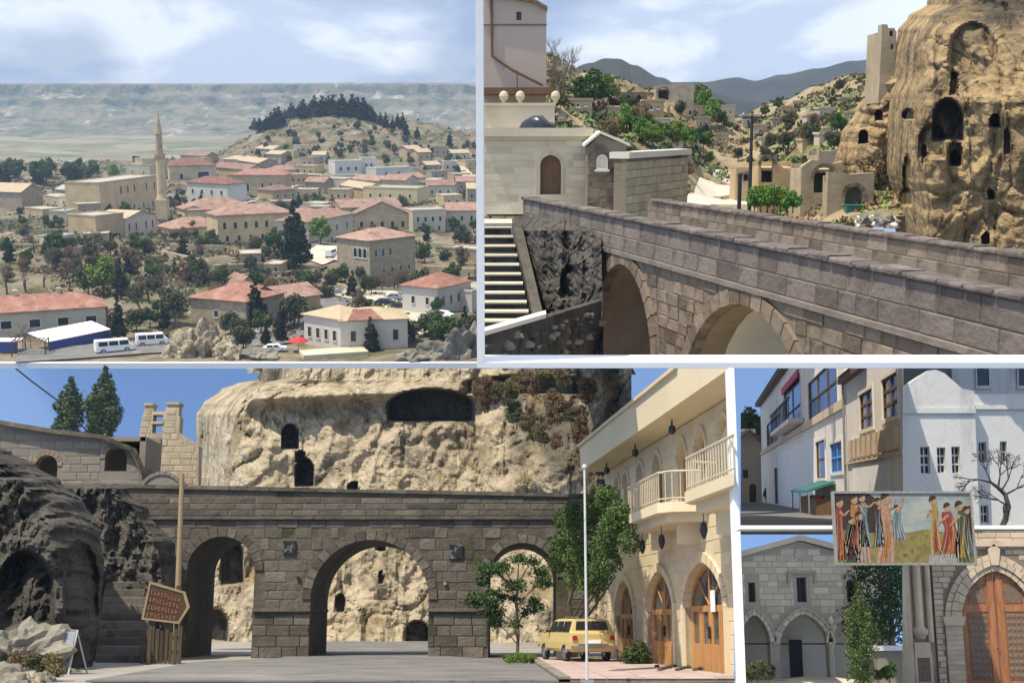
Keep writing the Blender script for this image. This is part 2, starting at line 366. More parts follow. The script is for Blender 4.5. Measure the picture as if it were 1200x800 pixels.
mat('dark_wood', [(.10,.055,.028),(.16,.09,.045)], 3, .7, .3, 12, stretch=(6,6,.6))
mat('black_metal', [(.02,.02,.02),(.03,.03,.03)], 4, .5, .05, spec=.4)
mat('grey_metal', [(.30,.31,.32),(.40,.41,.42)], 4, .45, .05, metal=.7)
mat('white_paint', [(.78,.78,.77),(.82,.82,.80)], 4, .45, .02, spec=.5)
mat('blue_paint', [(.03,.06,.22),(.05,.09,.28)], 3, .5, .1)
mat('red_cloth', [(.40,.03,.03),(.50,.05,.05)], 3, .8, .1)
mat('dark_car', [(.012,.014,.022),(.02,.022,.03)], 3, .25, 0, spec=.6)
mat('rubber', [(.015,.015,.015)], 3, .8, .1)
mat('asphalt', [(.115,.112,.11),(.15,.147,.142),(.19,.182,.172)], .5, .93, .4, 30, spots=[((.22,.21,.195),.22,.57),((.085,.083,.08),.35,.62)], bdist=.012, veins=((.06,.058,.055),.35,.006,(1,1,1)))
mat('dirt_road', [(.42,.38,.31),(.52,.48,.40)], .3, .95, .3, 3)
mat('bark', [(.09,.07,.05),(.15,.12,.09)], 3, .95, .5, 12)
mat('twig', [(.13,.10,.075),(.18,.14,.10)], 3, .95, .2, 12)
for nm_, cs_ in (('leaf_pine', [(.012,.024,.012),(.028,.045,.020)]), ('leaf_green', [(.045,.085,.018),(.075,.12,.028)]),
                 ('leaf_bright', [(.10,.19,.025),(.15,.24,.04)]), ('leaf_olive', [(.055,.065,.028),(.085,.09,.042)]),
                 ('leaf_dry', [(.14,.095,.045),(.21,.15,.075)]), ('leaf_poplar', [(.05,.085,.022),(.085,.13,.035)]),
                 ('leaf_vine', [(.03,.055,.014),(.055,.09,.022)])):
    mat(nm_, cs_, .6, .7, 0, isl=.45, spec=.25)

# ---------------------------------------------------------------- plants
def leaves(rng, n, clumps, size, flat=1.0, shell=0.55):
    m = MB(); tot = sum(c[3] ** 2 for c in clumps)
    for c in clumps:
        k = max(4, int(n * c[3] ** 2 / tot)); sz = c[4] if len(c) > 4 else 1.0
        for _ in range(k):
            v = Vector((rng.gauss(0, 1), rng.gauss(0, 1), rng.gauss(0, 1))).normalized()
            r = c[3] * (shell + (1 - shell) * rng.random()) * (0.85 + 0.3 * rng.random())
            p = Vector((c[0] + v.x * r, c[1] + v.y * r, c[2] + v.z * r * sz))
            nn = (v * 0.7 + Vector((rng.uniform(-1, 1), rng.uniform(-1, 1), rng.uniform(-.6, 1)))).normalized()
            a = nn.orthogonal().normalized(); b = nn.cross(a); q = rng.random() * 6.3
            a, b = a * math.cos(q) + b * math.sin(q), b * math.cos(q) - a * math.sin(q)
            s = size * rng.uniform(.6, 1.3); u_ = a * s; w_ = b * s * .55
            m.add([p - u_, p + w_ + nn * s * .15, p + u_, p - w_ + nn * s * .15], [(0, 1, 2, 3)])
    return m
def crown_round(seed, h, r, n, leaf, z0=.3):
    rng = random.Random(seed); cl = []
    for i in range(14):
        a = rng.random() * 6.3; z = rng.uniform(z0 + .1, .9); k = math.sqrt(max(.05, 1 - ((z - .58) / .46) ** 2))
        d = r * k * rng.uniform(.25, .75)
        cl.append((d * math.cos(a), d * math.sin(a), z * h, r * rng.uniform(.28, .48)))
    return leaves(rng, n, cl, leaf)
def crown_cone(seed, h, r, n, leaf, z0=.08):
    rng = random.Random(seed); cl = []
    for i in range(26):
        z = z0 + (1 - z0) * (i + .5) / 26; k = (1 - (z - z0) / (1 - z0)) ** .8
        for j in range(3 if k > .35 else 1):
            a = rng.random() * 6.3; d = r * k * rng.uniform(.3, .8)
            cl.append((d * math.cos(a), d * math.sin(a), z * h, max(r * .12, r * k * .36), .55))
    return leaves(rng, n, cl, leaf)
def crown_column(seed, h, r, n, leaf, z0=.06):
    rng = random.Random(seed); cl = []
    for i in range(75):
        z = z0 + (1 - z0) * i / 74; k = (math.sin(math.pi * min(1, .18 + .82 * z)) ** .6) * (1 - .5 * max(0, z - .7) / .3)
        a = i * 2.4 + rng.random(); d = r * k * rng.uniform(.25, .75)
        cl.append((d * math.cos(a), d * math.sin(a), z * h, max(.12 * r, r * k * rng.uniform(.26, .42)), 1.7))
    return leaves(rng, n, cl, leaf)
def trunk(seed, h, r, limbs=6, top=.8, spread=.35, n=7):
    rng = random.Random(seed); m = MB()
    pts = [(rng.uniform(-.03, .03) * h * (i / 5), rng.uniform(-.03, .03) * h * (i / 5), h * top * i / 5) for i in range(6)]
    m.tube(pts, [r * (1.25 if i == 0 else 1 - .16 * i) for i in range(6)], n)
    for j in range(limbs):
        i = rng.randint(1, 4); b = Vector(pts[i]); a = rng.random() * 6.3; l = h * spread * rng.uniform(.6, 1.1)
        e = b + Vector((math.cos(a) * l * .8, math.sin(a) * l * .8, l * .75)); mid = (b + e) / 2 + Vector((0, 0, -l * .07))
        m.tube([b, mid, e], [r * .45, r * .3, r * .08], 5)
    return m
def bare(seed, h, r, depth=4):
    rng = random.Random(seed); m = MB()
    def br(p, d, l, rr, k):
        e = p + d * l; mid = (p + e) / 2 + Vector((rng.uniform(-.1, .1), rng.uniform(-.1, .1), rng.uniform(-.05, .05))) * l
        m.tube([p, mid, e], [rr, rr * .8, rr * .6], 5 if k > 1 else 3, caps=False)
        if k == 0: return
        for _ in range(rng.randint(2, 4)):
            dd = (d + Vector((rng.uniform(-1, 1), rng.uniform(-1, 1), rng.uniform(-.25, .7))) * .85).normalized()
            br(e if rng.random() < .6 else mid, dd, l * rng.uniform(.55, .85), rr * .55, k - 1)
    br(Vector((0, 0, 0)), Vector((rng.uniform(-.1, .1), 0, 1)).normalized(), h * .32, r, depth)
    return m
TREES = {}
def tree(kind, F, loc, h, label, rz=0.0, group=None, name=None, var=0):
    """kinds share one mesh per variant, scaled to the tree's height"""
    key = (kind, var)
    if key not in TREES:
        sd = hash(kind) % 7 + var * 11 if False else {'pine': 3, 'cypress': 5, 'round': 7, 'bright': 9, 'olive': 13, 'poplar': 17, 'dry': 19, 'shrub': 23, 'brown': 29}[kind] + var * 31
        t = {'pine': ('leaf_pine', crown_cone(sd, 10, 3.1, 2600, .42), trunk(sd, 10, .22, 3, .9, .1)),
             'cypress': ('leaf_pine', crown_cone(sd, 10, 1.9, 1800, .36), trunk(sd, 10, .2, 2, .9, .08)),
             'round': ('leaf_green', crown_round(sd, 10, 4.4, 3000, .42), trunk(sd, 10, .3, 8)),
             'bright': ('leaf_bright', crown_round(sd, 10, 4.0, 2600, .42), trunk(sd, 10, .28, 8)),
             'olive': ('leaf_olive', crown_round(sd, 10, 5.0, 2600, .42), trunk(sd, 10, .3, 9)),
             'poplar': ('leaf_poplar', crown_column(sd, 10, 1.5, 7500, .17, .0), trunk(sd, 10, .18, 7, .9, .15)),
             'dry': ('leaf_dry', crown_round(sd, 10, 5.0, 2200, .40, .05), trunk(sd, 10, .3, 9)),
             'shrub': ('leaf_olive', crown_round(sd, 10, 8.0, 1300, .9, -.05), trunk(sd, 10, .4, 6, .5)),
             'brown': ('twig', None, None)}[kind]
        TREES[key] = (t[1].mesh('crown', MT[t[0]]), t[2].mesh('trunk', MT['bark']))
    cm, tm = TREES[key]
    t = thing(name or {'pine': 'pine_tree', 'cypress': 'cypress_tree', 'poplar': 'poplar_tree', 'shrub': 'shrub', 'dry': 'shrub'}.get(kind, 'tree'),
              label, 'shrub' if kind in ('shrub', 'dry') else 'tree', F, loc, rz, group, h / 10.0)
    part('trunk', tm, None, t); part('crown', cm, None, t)
    return t
BARE = {}
def bare_tree(F, loc, h, label, rz=0, group=None, var=0):
    if var not in BARE:
        BARE[var] = bare(100 + var, 10, .2, 5).mesh('branches', MT['twig'])
    t = thing('bare_tree', label, 'tree', F, loc, rz, group, h / 10.0); part('branches', BARE[var], None, t)
    part('trunk', MB().tube([(0, 0, 0), (.05, 0, 1.6), (0, 0, 3.2)], [.3, .24, .2], 7), 'bark', t)
    return t

# ---------------------------------------------------------------- houses
WIN = {}
def window(parent, x, z, w, h, M4, kind='rect', frame='window_frame', pane='dark_glass', d=.10, bars=True):
    """a framed window standing on the wall plane M4 (x right, -y out, z up)"""
    key = (round(w, 2), round(h, 2), kind, frame, pane)
    if key not in WIN:
        fr = max(.07, .10 * w)
        if kind == 'arch':
            o = arch(0, h - w / 2, w / 2, z0=0, n=10); i = arch(0, h - w / 2, w / 2 - fr, z0=fr, n=10)
        else:
            o = [(-w/2, 0), (w/2, 0), (w/2, h), (-w/2, h)]; i = [(-w/2+fr, fr), (w/2-fr, fr), (w/2-fr, h-fr), (-w/2+fr, h-fr)]
        m = MB().wall(o, [i], -d, .0, back=False); m.box(-w/2 - .08, w/2 + .08, -d - .06, 0, -.10, 0)
        p = MB().add([(q[0], -.025, q[1]) for q in i], [tuple(range(len(i)))])
        WIN[key] = (m.mesh('window', MT[frame]), p.mesh('pane', MT[pane]))
    a, b = WIN[key]
    o = obj('window', a, parent); o.matrix_basis = M4 @ Matrix.Translation((x, 0, z)); c = obj('pane', b, o)
    return o
def side(w, d, which):
    """wall planes of a box house: x 0..w, y 0..d"""
    return {'F': Matrix.Identity(4), 'R': Matrix.Translation((w, 0, 0)) @ Matrix.Rotation(R(90), 4, 'Z'),
            'L': Matrix.Translation((0, d, 0)) @ Matrix.Rotation(R(-90), 4, 'Z')}[which]
def house(F, loc, rz, w, d, h, label, roof='hip', rh=2.0, wall='cream_wall', rmat='red_roof', wins=(), ov=.45, name='house', group=None, cat='house',
          parapet=.5, chim=0, below=2.5, into=None, off=Matrix.Identity(4)):
    t = into or thing(name, label, cat, F, loc, rz, group)
    def part(n, mb, m, par, loc=None):
        if par is t: mb.xf(off)
        elif loc is not None: loc = off @ Vector(loc)
        return globals()['part'](n, mb, m, par, loc)
    part('wall', MB().box(0, w, 0, d, -below, h), wall, t)
    o = ov
    if roof == 'hip':
        k = min(w, d) / 2 + o
        v = [(-o,-o,h),(w+o,-o,h),(w+o,d+o,h),(-o,d+o,h),(-o,-o,h+.18),(w+o,-o,h+.18),(w+o,d+o,h+.18),(-o,d+o,h+.18)]
        if w >= d: v += [(k-o, d/2, h+rh), (w-k+o, d/2, h+rh)]; f = [(4,5,9,8),(5,6,9),(6,7,8,9),(7,4,8)]
        else: v += [(w/2, k-o, h+rh), (w/2, d-k+o, h+rh)]; f = [(4,5,8),(5,6,9,8),(6,7,9),(7,4,8,9)]
        rf = part('roof', MB().add(v, [(0,3,2,1),(0,1,5,4),(1,2,6,5),(2,3,7,6),(3,0,4,7)] + f), rmat, t)
    elif roof == 'gable':          # ridge along x
        v = [(-o,-o,h-.1),(w+o,-o,h-.1),(w+o,d+o,h-.1),(-o,d+o,h-.1),(-o,d/2,h+rh),(w+o,d/2,h+rh),(-o,-o,h+.1),(w+o,-o,h+.1),(w+o,d+o,h+.1),(-o,d+o,h+.1),(-o,d/2,h+rh+.2),(w+o,d/2,h+rh+.2)]
        rf = part('roof', MB().add(v, [(0,4,5,1),(2,5,4,3),(6,7,11,10),(8,9,10,11),(0,1,7,6),(2,3,9,8),(1,5,11,7),(5,2,8,11),(4,0,6,10),(3,4,10,9)]), rmat, t)
        part('gable', MB().add([(.02,0,h),(.02,d,h),(.02,d/2,h+rh)], [(0,2,1)]), wall, t); part('gable', MB().add([(w-.02,0,h),(w-.02,d,h),(w-.02,d/2,h+rh)], [(0,1,2)]), wall, t)
    elif roof == 'gablef':         # ridge along y, gable faces the front
        v = [(-o,-o,h-.1),(w+o,-o,h-.1),(w+o,d+o,h-.1),(-o,d+o,h-.1),(w/2,-o,h+rh),(w/2,d+o,h+rh),(-o,-o,h+.1),(w+o,-o,h+.1),(w+o,d+o,h+.1),(-o,d+o,h+.1),(w/2,-o,h+rh+.2),(w/2,d+o,h+rh+.2)]
        rf = part('roof', MB().add(v, [(0,3,5,4),(1,4,5,2),(6,10,11,9),(7,8,11,10),(0,4,10,6),(4,1,7,10),(2,5,11,8),(5,3,9,11),(1,2,8,7),(3,0,6,9)]), rmat, t)
        part('gable', MB().add([(0,.02,h),(w,.02,h),(w/2,.02,h+rh)], [(0,1,2)]), wall, t); part('gable', MB().add([(0,d-.02,h),(w,d-.02,h),(w/2,d-.02,h+rh)], [(0,2,1)]), wall, t)
    else:
        m = MB(); p = parapet
        m.box(-.12, w+.12, -.12, .25, h, h+p); m.box(-.12, w+.12, d-.25, d+.12, h, h+p); m.box(-.12, .25, .25, d-.25, h, h+p); m.box(w-.25, w+.12, .25, d-.25, h, h+p)
        rf = part('roof', MB().box(.25, w-.25, .25, d-.25, h, h+.12), 'flat_roof', t); part('parapet', m, wall, t)
    for i in range(chim):
        part('chimney', MB().box(-.35, .35, -.35, .35, 0, 1.5).box(-.45, .45, -.45, .45, 1.5, 1.7), wall, rf, (w*(.3+.35*i), d*.5, h+rh*.7))
    for s, x, z, ww, hh, k in wins: window(t, x, z, ww, hh, off @ side(w, d, s), k)
    return t
def row(s, n, x0, x1, z, ww, hh, k='rect'):
    return [(s, x0 + (x1 - x0) * (i + .5) / n, z, ww, hh, k) for i in range(n)]

# cars: boxy body lofted from side outlines
def car(F, loc, rz, paint, label, L=4.0, W=1.65, Hh=1.45, kind='sedan', group=None, name='car', cat='car'):
    t = thing(name, label, cat, F, loc, rz, group)
    if kind == 'sedan': prof = [(-.5,.28),(.5,.28),(.5,.60),(.30,.66),(.17,.97),(-.26,.97),(-.40,.68),(-.5,.64)]
    elif kind == 'wagon': prof = [(-.5,.28),(.5,.28),(.5,.62),(.28,.66),(.14,.97),(-.45,.98),(-.49,.64),(-.5,.6)]
    else: prof = [(-.5,.2),(.5,.2),(.5,.52),(.44,.62),(.36,.97),(-.49,1.0),(-.5,.9),(-.5,.5)]
    n = len(prof); vs = []
    for yy in (-1, -.94, .94, 1):
        for i, (a, b) in enumerate(prof):
            tum = 1 - .22 * max(0, b - .62) / .36
            k = .985 if abs(yy) == 1 else 1.0
            vs.append((a * L * k, (W/2) * yy * tum, (b * k + (.004 if k < 1 else 0)) * Hh))
    fs = [(j*n+i, (j+1)*n+i, (j+1)*n+(i+1)%n, j*n+(i+1)%n) for j in range(3) for i in range(n)] + [tuple(range(n)), tuple(range(4*n-1, 3*n-1, -1))]
    part('body', MB().add(vs, fs), paint, t)
    wr = .155 * Hh / .72 * .95
    wheel = MB().lathe([(wr*.6,-.10),(wr,-.09),(wr,.09),(wr*.6,.10)], 14).mesh('wheel', MT['rubber'])
    rim = MB().lathe([(wr*.5,-.115),(wr*.58,-.10),(wr*.58,.10),(wr*.5,.115)], 10).mesh('rim', MT['grey_metal'])
    for sx in (-.31, .31):
        for sy in (-1, 1):
            o = obj('wheel', wheel, t); o.rotation_euler.x = R(90); o.location = (sx*L, sy*(W/2-.08), wr); obj('rim', rim, o)
    g0, g1, zb, zt = {'sedan': (-.34,.22,.68,.93), 'wagon': (-.44,.20,.68,.93), 'van': (-.44,.38,.60,.90)}[kind]
    nw = 2 if kind == 'sedan' else 3
    for sy in (-1, 1):
        for k in range(nw):
            a = g0 + (g1-g0)*(k+.06)/nw; b = g0 + (g1-g0)*(k+.94)/nw
            def yy(z): return sy * ((W/2) * (1 - .22*max(0, z-.62)/.36) + .012)
            b2 = b - (.07 if (k == nw-1 and kind != 'van') else 0)
            q = [(a*L, yy(zb), zb*Hh), (b*L, yy(zb), zb*Hh), (b2*L, yy(zt), zt*Hh), (a*L, yy(zt), zt*Hh)]
            part('side_window', MB().add(q, [(0,1,2,3) if sy < 0 else (3,2,1,0)]), 'dark_glass', t)
    return t

def cover(F, name, matn, pts, size, rng, k=6):
    """ground cover: one mesh of many small leafy tufts, each a few blades or leaves"""
    m = MB()
    for p, s in pts:
        for _ in range(k):
            v = Vector((rng.gauss(0, 1), rng.gauss(0, 1), abs(rng.gauss(0, .8)))); q = Vector(p) + v * size * s * .55
            n = Vector((rng.uniform(-1, 1), rng.uniform(-1, 1), rng.uniform(.1, 1))).normalized(); a = n.orthogonal().normalized() * size * s * rng.uniform(.4, .8); b = n.cross(a) * .7
            m.add([q - a, q + b, q + a, q - b], [(0, 1, 2, 3)])
    o = obj(name, m.mesh(name, MT[matn])); o.matrix_basis = base(F); o['kind'] = 'stuff'
    return o
# ================================================================ HILL TOWN
def lerp_tab(t, x):
    if x <= t[0][0]: return t[0][1]
    for (a, u), (b, v) in zip(t, t[1:]):
        if x <= b:
            k = (x - a) / (b - a); k = k * k * (3 - 2 * k); return u + (v - u) * k
    return t[-1][1]
HX = [(-240, 0), (-180, 2), (-160, 14), (-140, 25), (-104, 33), (-72, 29), (-50, 26), (-22, 20), (20, 17)]
def hill_h(X, Y):
    q = X / Y * 760
    a = lerp_tab(HX, q); k = math.exp(-((Y - 760) / (95 if Y < 760 else 70)) ** 2)
    z = a * k
    if Y > 232:
        e = min(1, (Y - 232) / 40)
        z += e * 3.2 * fbm((X * .02, Y * .02, 3.3), 5) + e * .9 * fbm((X * .11, Y * .11, 1), 4)
        t = .5 + .5 * math.sin(Y * .085 + 3 * noise.noise((X * .012, Y * .01, 0)))
        if X / Y < -.25: z += e * 1.6 * max(0, min(1, (t - .35) * 3.5)) * min(1, (-.25 - X / Y) * 12)
        if k > .04: z += k * 5 * abs(noise.noise((X * .03, Y * .012, 8))) + k * 1.5 * fbm((X * .06, Y * .06, 2), 4)
    if Y > 800: z -= (Y - 800) * .08
    return z
def grid(F, rows, cols, hf):
    m = MB(); n = len(cols)
    for Y in rows:
        for c in cols:
            X = (c - 600) / FPX * Y; m.v.append((X, Y, hf(X, Y)))
    for i in range(len(rows) - 1):
        for j in range(n - 1): m.f.append((i*n+j, i*n+j+1, (i+1)*n+j+1, (i+1)*n+j))
    return m
Y0 = TL.G(300, 424.5).y
rows = [Y0 * (960 / Y0) ** (i / 170) for i in range(171)]; cols = [-80 + 4 * i for i in range(179)]
struct('hillside', grid(TL, rows, cols, hill_h), 'town_ground', TL, smooth=True)
VY = [(860, -10), (1000, -22), (1400, -42), (2000, -46), (2600, -44), (2760, -34), (2900, -12), (2960, 4), (2990, 12), (3005, 30), (3050, 38), (3062, 57), (3200, 61), (3600, 62)]
def valley_h(X, Y):
    g = 1 + .28 * noise.noise((X * .0022, 4, 0)) + .10 * noise.noise((X * .009, 7, 0)) + .04 * noise.noise((X * .03, 7, 0))
    yy = Y if Y < 2600 else 2600 + (Y - 2600) * g
    z = lerp_tab(VY, yy)
    e = max(0, 1 - max(0, z - 40) / 15); z += e * (5 * fbm((X * .006, Y * .004, 1), 5) + (13 * (abs(noise.noise((X * .012, Y * .004, 3))) - .3) + 6 * (abs(noise.noise((X * .03, Y * .01, 5))) - .3) if Y > 2600 else 0))
    if z > 50: z += 2.2 * noise.noise((X * .004, 0, 3)) + 2.5 * noise.noise((X * .0015, 0, 9))
    return z
rows = [860 * (2560 / 860) ** (i / 80) for i in range(80)] + [2560 + 7 * i for i in range(141)]; cols = [-80 + 3.5 * i for i in range(204)]
struct('valley', grid(TL, rows[:84], cols, valley_h), 'valley_ground', TL, smooth=True)
struct('mesa', grid(TL, rows[83:], cols, valley_h), 'mesa_rock', TL)
def tg(x, y): return TL.T(x, y, hill_h, 200, 1000)

def hs(x0, y0, x1, y1, hpx, d, label, **k):
    a, b = tg(x0, y0), tg(x1, y1); v = (b - a); rz = math.atan2(v.y, v.x); w = math.hypot(v.x, v.y); m = a.y / FPX
    wins = k.pop('W', None); h = hpx * m
    if wins: k['wins'] = wins(w, d, h, m)
    return house(TL, (a.x, a.y, min(a.z, b.z)), rz, w, d, h, label, **k)
# the long orange-roofed house
def W1(w, d, h, m): return row('F', 4, w*.10, w*.99, h*.36, 2.3, 1.9) + row('R', 2, 1, d-1, h*.36, 1.2, 1.6)
hs(-24, 400, 125, 385, 32, 10, 'long cream two storey house with orange tiled hip roof beside the blue canopy', roof='hip', rh=2.6, wall='cream_wall', rmat='red_roof', W=W1, chim=2)
# L shaped white house with beige and red roof
a, b = tg(400, 411), tg(478, 407.5); v = b - a; wv_ = math.hypot(v.x, v.y); rz_ = math.atan2(v.y, v.x)
wh = thing('house', 'white L-shaped house with half beige, half red low roof beside small dark fir', 'house', TL, (a.x, a.y, 0), rz_)
house(TL, None, 0, wv_, 10, 5.3, '', roof='hip', rh=1.7, wall='white_wall', rmat='beige_roof', into=wh,
      wins=row('F', 3, .3, wv_-.3, 1.5, 1.15, 2.1) + row('R', 3, .5, 9.5, 1.4, 1.1, 2.2))
a2, b2 = tg(357, 403), tg(399.5, 410.5); v2 = b2 - a2
off = Matrix.Translation(Vector((0, 0, .02))) @ Matrix.Rotation(-rz_, 4, 'Z') @ Matrix.Translation((a2.x-a.x, a2.y-a.y, 0)) @ Matrix.Rotation(math.atan2(v2.y, v2.x), 4, 'Z')
house(TL, None, 0, v2.length, 9, 5.5, '', roof='hip', rh=1.7, wall='white_wall', rmat='beige_roof', into=wh, off=off,
      wins=row('F', 4, .4, v2.length-.4, 1.5, 1.0, 2.0))
part('roof', MB().add([(1.2,-.5,5.56),(7.6,-.5,5.56),(5.9,3.6,6.9),(2.6,3.6,6.9),(1.2,-.5,5.44),(7.6,-.5,5.44)], [(0,1,2,3),(4,5,1,0)]), 'red_roof', wh, label='red tiled patch of the low roof')
# tower-like house with loggia
def W7(w, d, h, m): return row('F', 3, .8, w*.52, h*.62, 1.1, 2.1, 'arch') + row('F', 4, w*.2, w-.8, h*.24, 1.0, 1.4) + row('L', 3, d-6.0, d-.8, h*.60, 1.5, 2.6, 'arch') + row('L', 2, d-6, d-1, h*.22, 1.0, 1.4)
hs(434, 334, 487, 327, 53, 12, 'tall stone house with pink hip roof and arched top windows', roof='hip', rh=2.4, wall='stone_wall', rmat='pink_roof', W=W7)
# white pair at the right
def W8(w, d, h, m): return row('F', 4, .6, w-.5, h*.35, .9, 1.9) + row('L', 2, 1, d-.8, h*.38, .9, 1.6)
hs(513, 367, 552, 361, 33, 9, 'white house with bright red hip roof beside parked dark cars', roof='hip', rh=2.3, wall='white_wall', rmat='red_roof', W=W8)
hs(553, 366, 585, 362, 28, 8, 'low white flat-roofed annex beside white house with red hip roof', roof='flat', wall='white_wall')
# orange roofed cluster
def W5(w, d, h, m): return row('F', 2, w*.3, w-.5, h*.3, 1.1, 1.5)
hs(224, 375, 289, 384, 30, 13, 'shaded stone house with orange hip roof above the pale outcrop', roof='hip', rh=2.6, wall='stone_wall', rmat='red_roof', W=W5)
hs(290, 376, 330, 372, 26, 11, 'small orange-gabled house joining two others in a row', roof='gablef', rh=2.4, wall='tan_wall', rmat='red_roof')
hs(331, 372, 376, 366, 22, 10, 'low orange-gabled house at the end of the row by dark fir', roof='gable', rh=2.0, wall='tan_wall', rmat='pink_roof')
hs(276, 349, 306, 347, 12, 8, 'small gabled roof rising behind the orange house row', roof='gablef', rh=2.4, wall='tan_wall', rmat='pink_roof')
# school row
def W9(w, d, h, m): return row('F', 7, .5, w-.5, h*.52, 1.3, 2.4, 'arch') + row('F', 6, 1, w-1, h*.10, 1.1, 1.9)
hs(256, 286, 345, 282, 34, 12, 'long tan school-like building with arched windows and pink roof', roof='hip', rh=2.8, wall='tan_wall', rmat='pink_roof', W=W9)
def W9b(w, d, h, m): return row('F', 4, .5, w-.5, h*.50, 1.2, 2.2, 'arch') + row('F', 3, .5, w-.5, h*.10, 1.2, 2.0)
hs(362, 286, 414, 282, 34, 11, 'cream building with pink roof beside bright green tree and plaza', roof='hip', rh=2.4, wall='cream_wall', rmat='pink_roof', W=W9b)
def W10(w, d, h, m): return row('F', 5, .8, w-.8, h*.25, 1.3, 2.2, 'arch')
hs(415, 272, 481, 268, 20, 14, 'broad gabled building with pink roof and arcade of windows', roof='gablef', rh=4.2, wall='tan_wall', rmat='pink_roof', W=W10)
hs(400, 258, 470, 254, 14, 12, 'long pink-roofed house behind the gabled arcade building', roof='gable', rh=2.4, wall='tan_wall', rmat='pink_roof')
hs(484, 272, 522, 272, 26, 10, 'cream house with pale flat roof next to gabled building', roof='flat', wall='cream_wall', W=lambda w, d, h, m: row('F', 4, .5, w-.5, h*.5, 1.0, 1.7) + row('F', 3, .5, w-.5, h*.1, 1.0, 1.5))
hs(523, 271, 582, 270, 24, 10, 'stone house with pink roof above the lane of arches', roof='gable', rh=2.2, wall='cream_wall', rmat='pink_roof', W=lambda w, d, h, m: row('F', 5, .5, w-.5, h*.5, 1.0, 1.7))
hs(520, 302, 560, 306, 12, 7, 'low stone wall house with dark arched doorway', roof='flat', wall='stone_wall', W=lambda w, d, h, m: [('F', w*.55, 0, 2.0, 2.4, 'arch')])
hs(426, 238, 489, 239, 18, 12, 'wide pale yellow flat-roofed house on the slope below white houses', roof='flat', wall='yellow_wall', W=lambda w, d, h, m: row('F', 5, 1, w-1, h*.4, 1.1, 1.6))
hs(393, 209, 424, 208, 19, 10, 'white cubic house with dark windows at the foot of the pine hill', roof='flat', wall='white_wall', W=lambda w, d, h, m: row('F', 3, 1, w-1, h*.45, 1.4, 1.8))
hs(424, 205, 441, 205, 19, 9, 'taller white block adjoining the cubic houses under the hill', roof='flat', wall='white_wall', W=lambda w, d, h, m: row('F', 2, 1, w-1, h*.5, 1.2, 1.6))
hs(441, 211, 483, 209, 13, 9, 'long low white flat house with two dark windows', roof='flat', wall='white_wall', W=lambda w, d, h, m: row('F', 2, 2, w-4, h*.3, 1.5, 2.0))
hs(378, 218, 420, 217, 11, 8, 'low cream terrace house below the white cubic house', roof='flat', wall='cream_wall')
# mosque quarter
def W14(w, d, h, m): return row('F', 3, w*.28, w*.62, h*.62, 1.3, 3.0) + row('F', 2, w*.70, w*.98, h*.62, 1.2, 3.0) + row('F', 4, w*.3, w*.95, h*.12, 1.3, 2.2)
hs(118, 246, 188, 245, 42, 14, 'big tan stone building with tall dark windows beside the minaret', roof='flat', wall='tan_wall', W=W14)
hs(113, 277, 146, 277, 27, 12, 'blank tan stone wall house below the big tan building', roof='flat', wall='tan_wall')
hs(147, 277, 184, 274, 24, 11, 'cream gabled house with four narrow windows below the minaret', roof='gablef', rh=1.8, wall='cream_wall', rmat='beige_roof', W=lambda w, d, h, m: row('F', 2, .4, w*.45, h*.35, 1.0, 2.6) + row('F', 2, w*.55, w-.4, h*.35, 1.0, 2.6))
hs(220, 239, 267, 240, 25, 11, 'cream villa with red hip roof above the big pink roof', roof='hip', rh=2.6, wall='white_wall', rmat='red_roof', W=lambda w, d, h, m: row('F', 4, .5, w-.5, h*.5, 1.3, 2.0) + row('F', 3, .5, w-.5, h*.1, 1.3, 1.8))
hs(203, 277, 264, 277, 13, 12, 'yellow house under a broad red hip roof', roof='hip', rh=3.0, wall='yellow_wall', rmat='pink_roof')
hs(222, 258, 300, 256, 13, 15, 'house with wide dusty pink hip roof behind the yellow house', roof='hip', rh=3.6, wall='tan_wall', rmat='pink_roof')
hs(199, 212, 254, 212, 18, 14, 'tan house with red roof and dark pane for porch shade above the minaret foot', roof='hip', rh=3.6, wall='tan_wall', rmat='red_roof', W=lambda w, d, h, m: [('F', w*.72, .2, 6.5, 5.0, 'rect'), ('F', w*.25, 1, 2.0, 3.0, 'rect')])  # wide dark pane on the wall carries the shade of an open porch
hs(272, 229, 334, 230, 24, 12, 'tan houses with orange hip roof and row of dark arches', roof='hip', rh=2.6, wall='tan_wall', rmat='red_roof', W=lambda w, d, h, m: row('F', 3, .4, w*.35, h*.2, 2.0, 4.0, 'arch') + row('F', 3, w*.5, w-.5, h*.4, 1.3, 2.2))
hs(248, 212, 290, 213, 16, 11, 'tan house with faded pink roof on the ridge', roof='gable', rh=2.2, wall='tan_wall', rmat='pink_roof', W=lambda w, d, h, m: row('F', 3, 1, w-1, h*.3, 1.4, 2.0))
hs(168, 205, 198, 204, 18, 10, 'tan flat house behind the minaret shaft', roof='flat', wall='tan_wall', W=lambda w, d, h, m: row('F', 2, 1, w-1, h*.4, 1.4, 2.0))
hs(-16, 240, 26, 246, 20, 12, 'shadowed stone barn with dull gable roof by the green trees', roof='gable', rh=3.0, wall='stone_wall', rmat='beige_roof')
hs(66, 231, 108, 232, 9, 9, 'long low shed with pale roof below the green trees', roof='gable', rh=1.6, wall='stone_wall', rmat='flat_roof')
rng = random.Random(41)
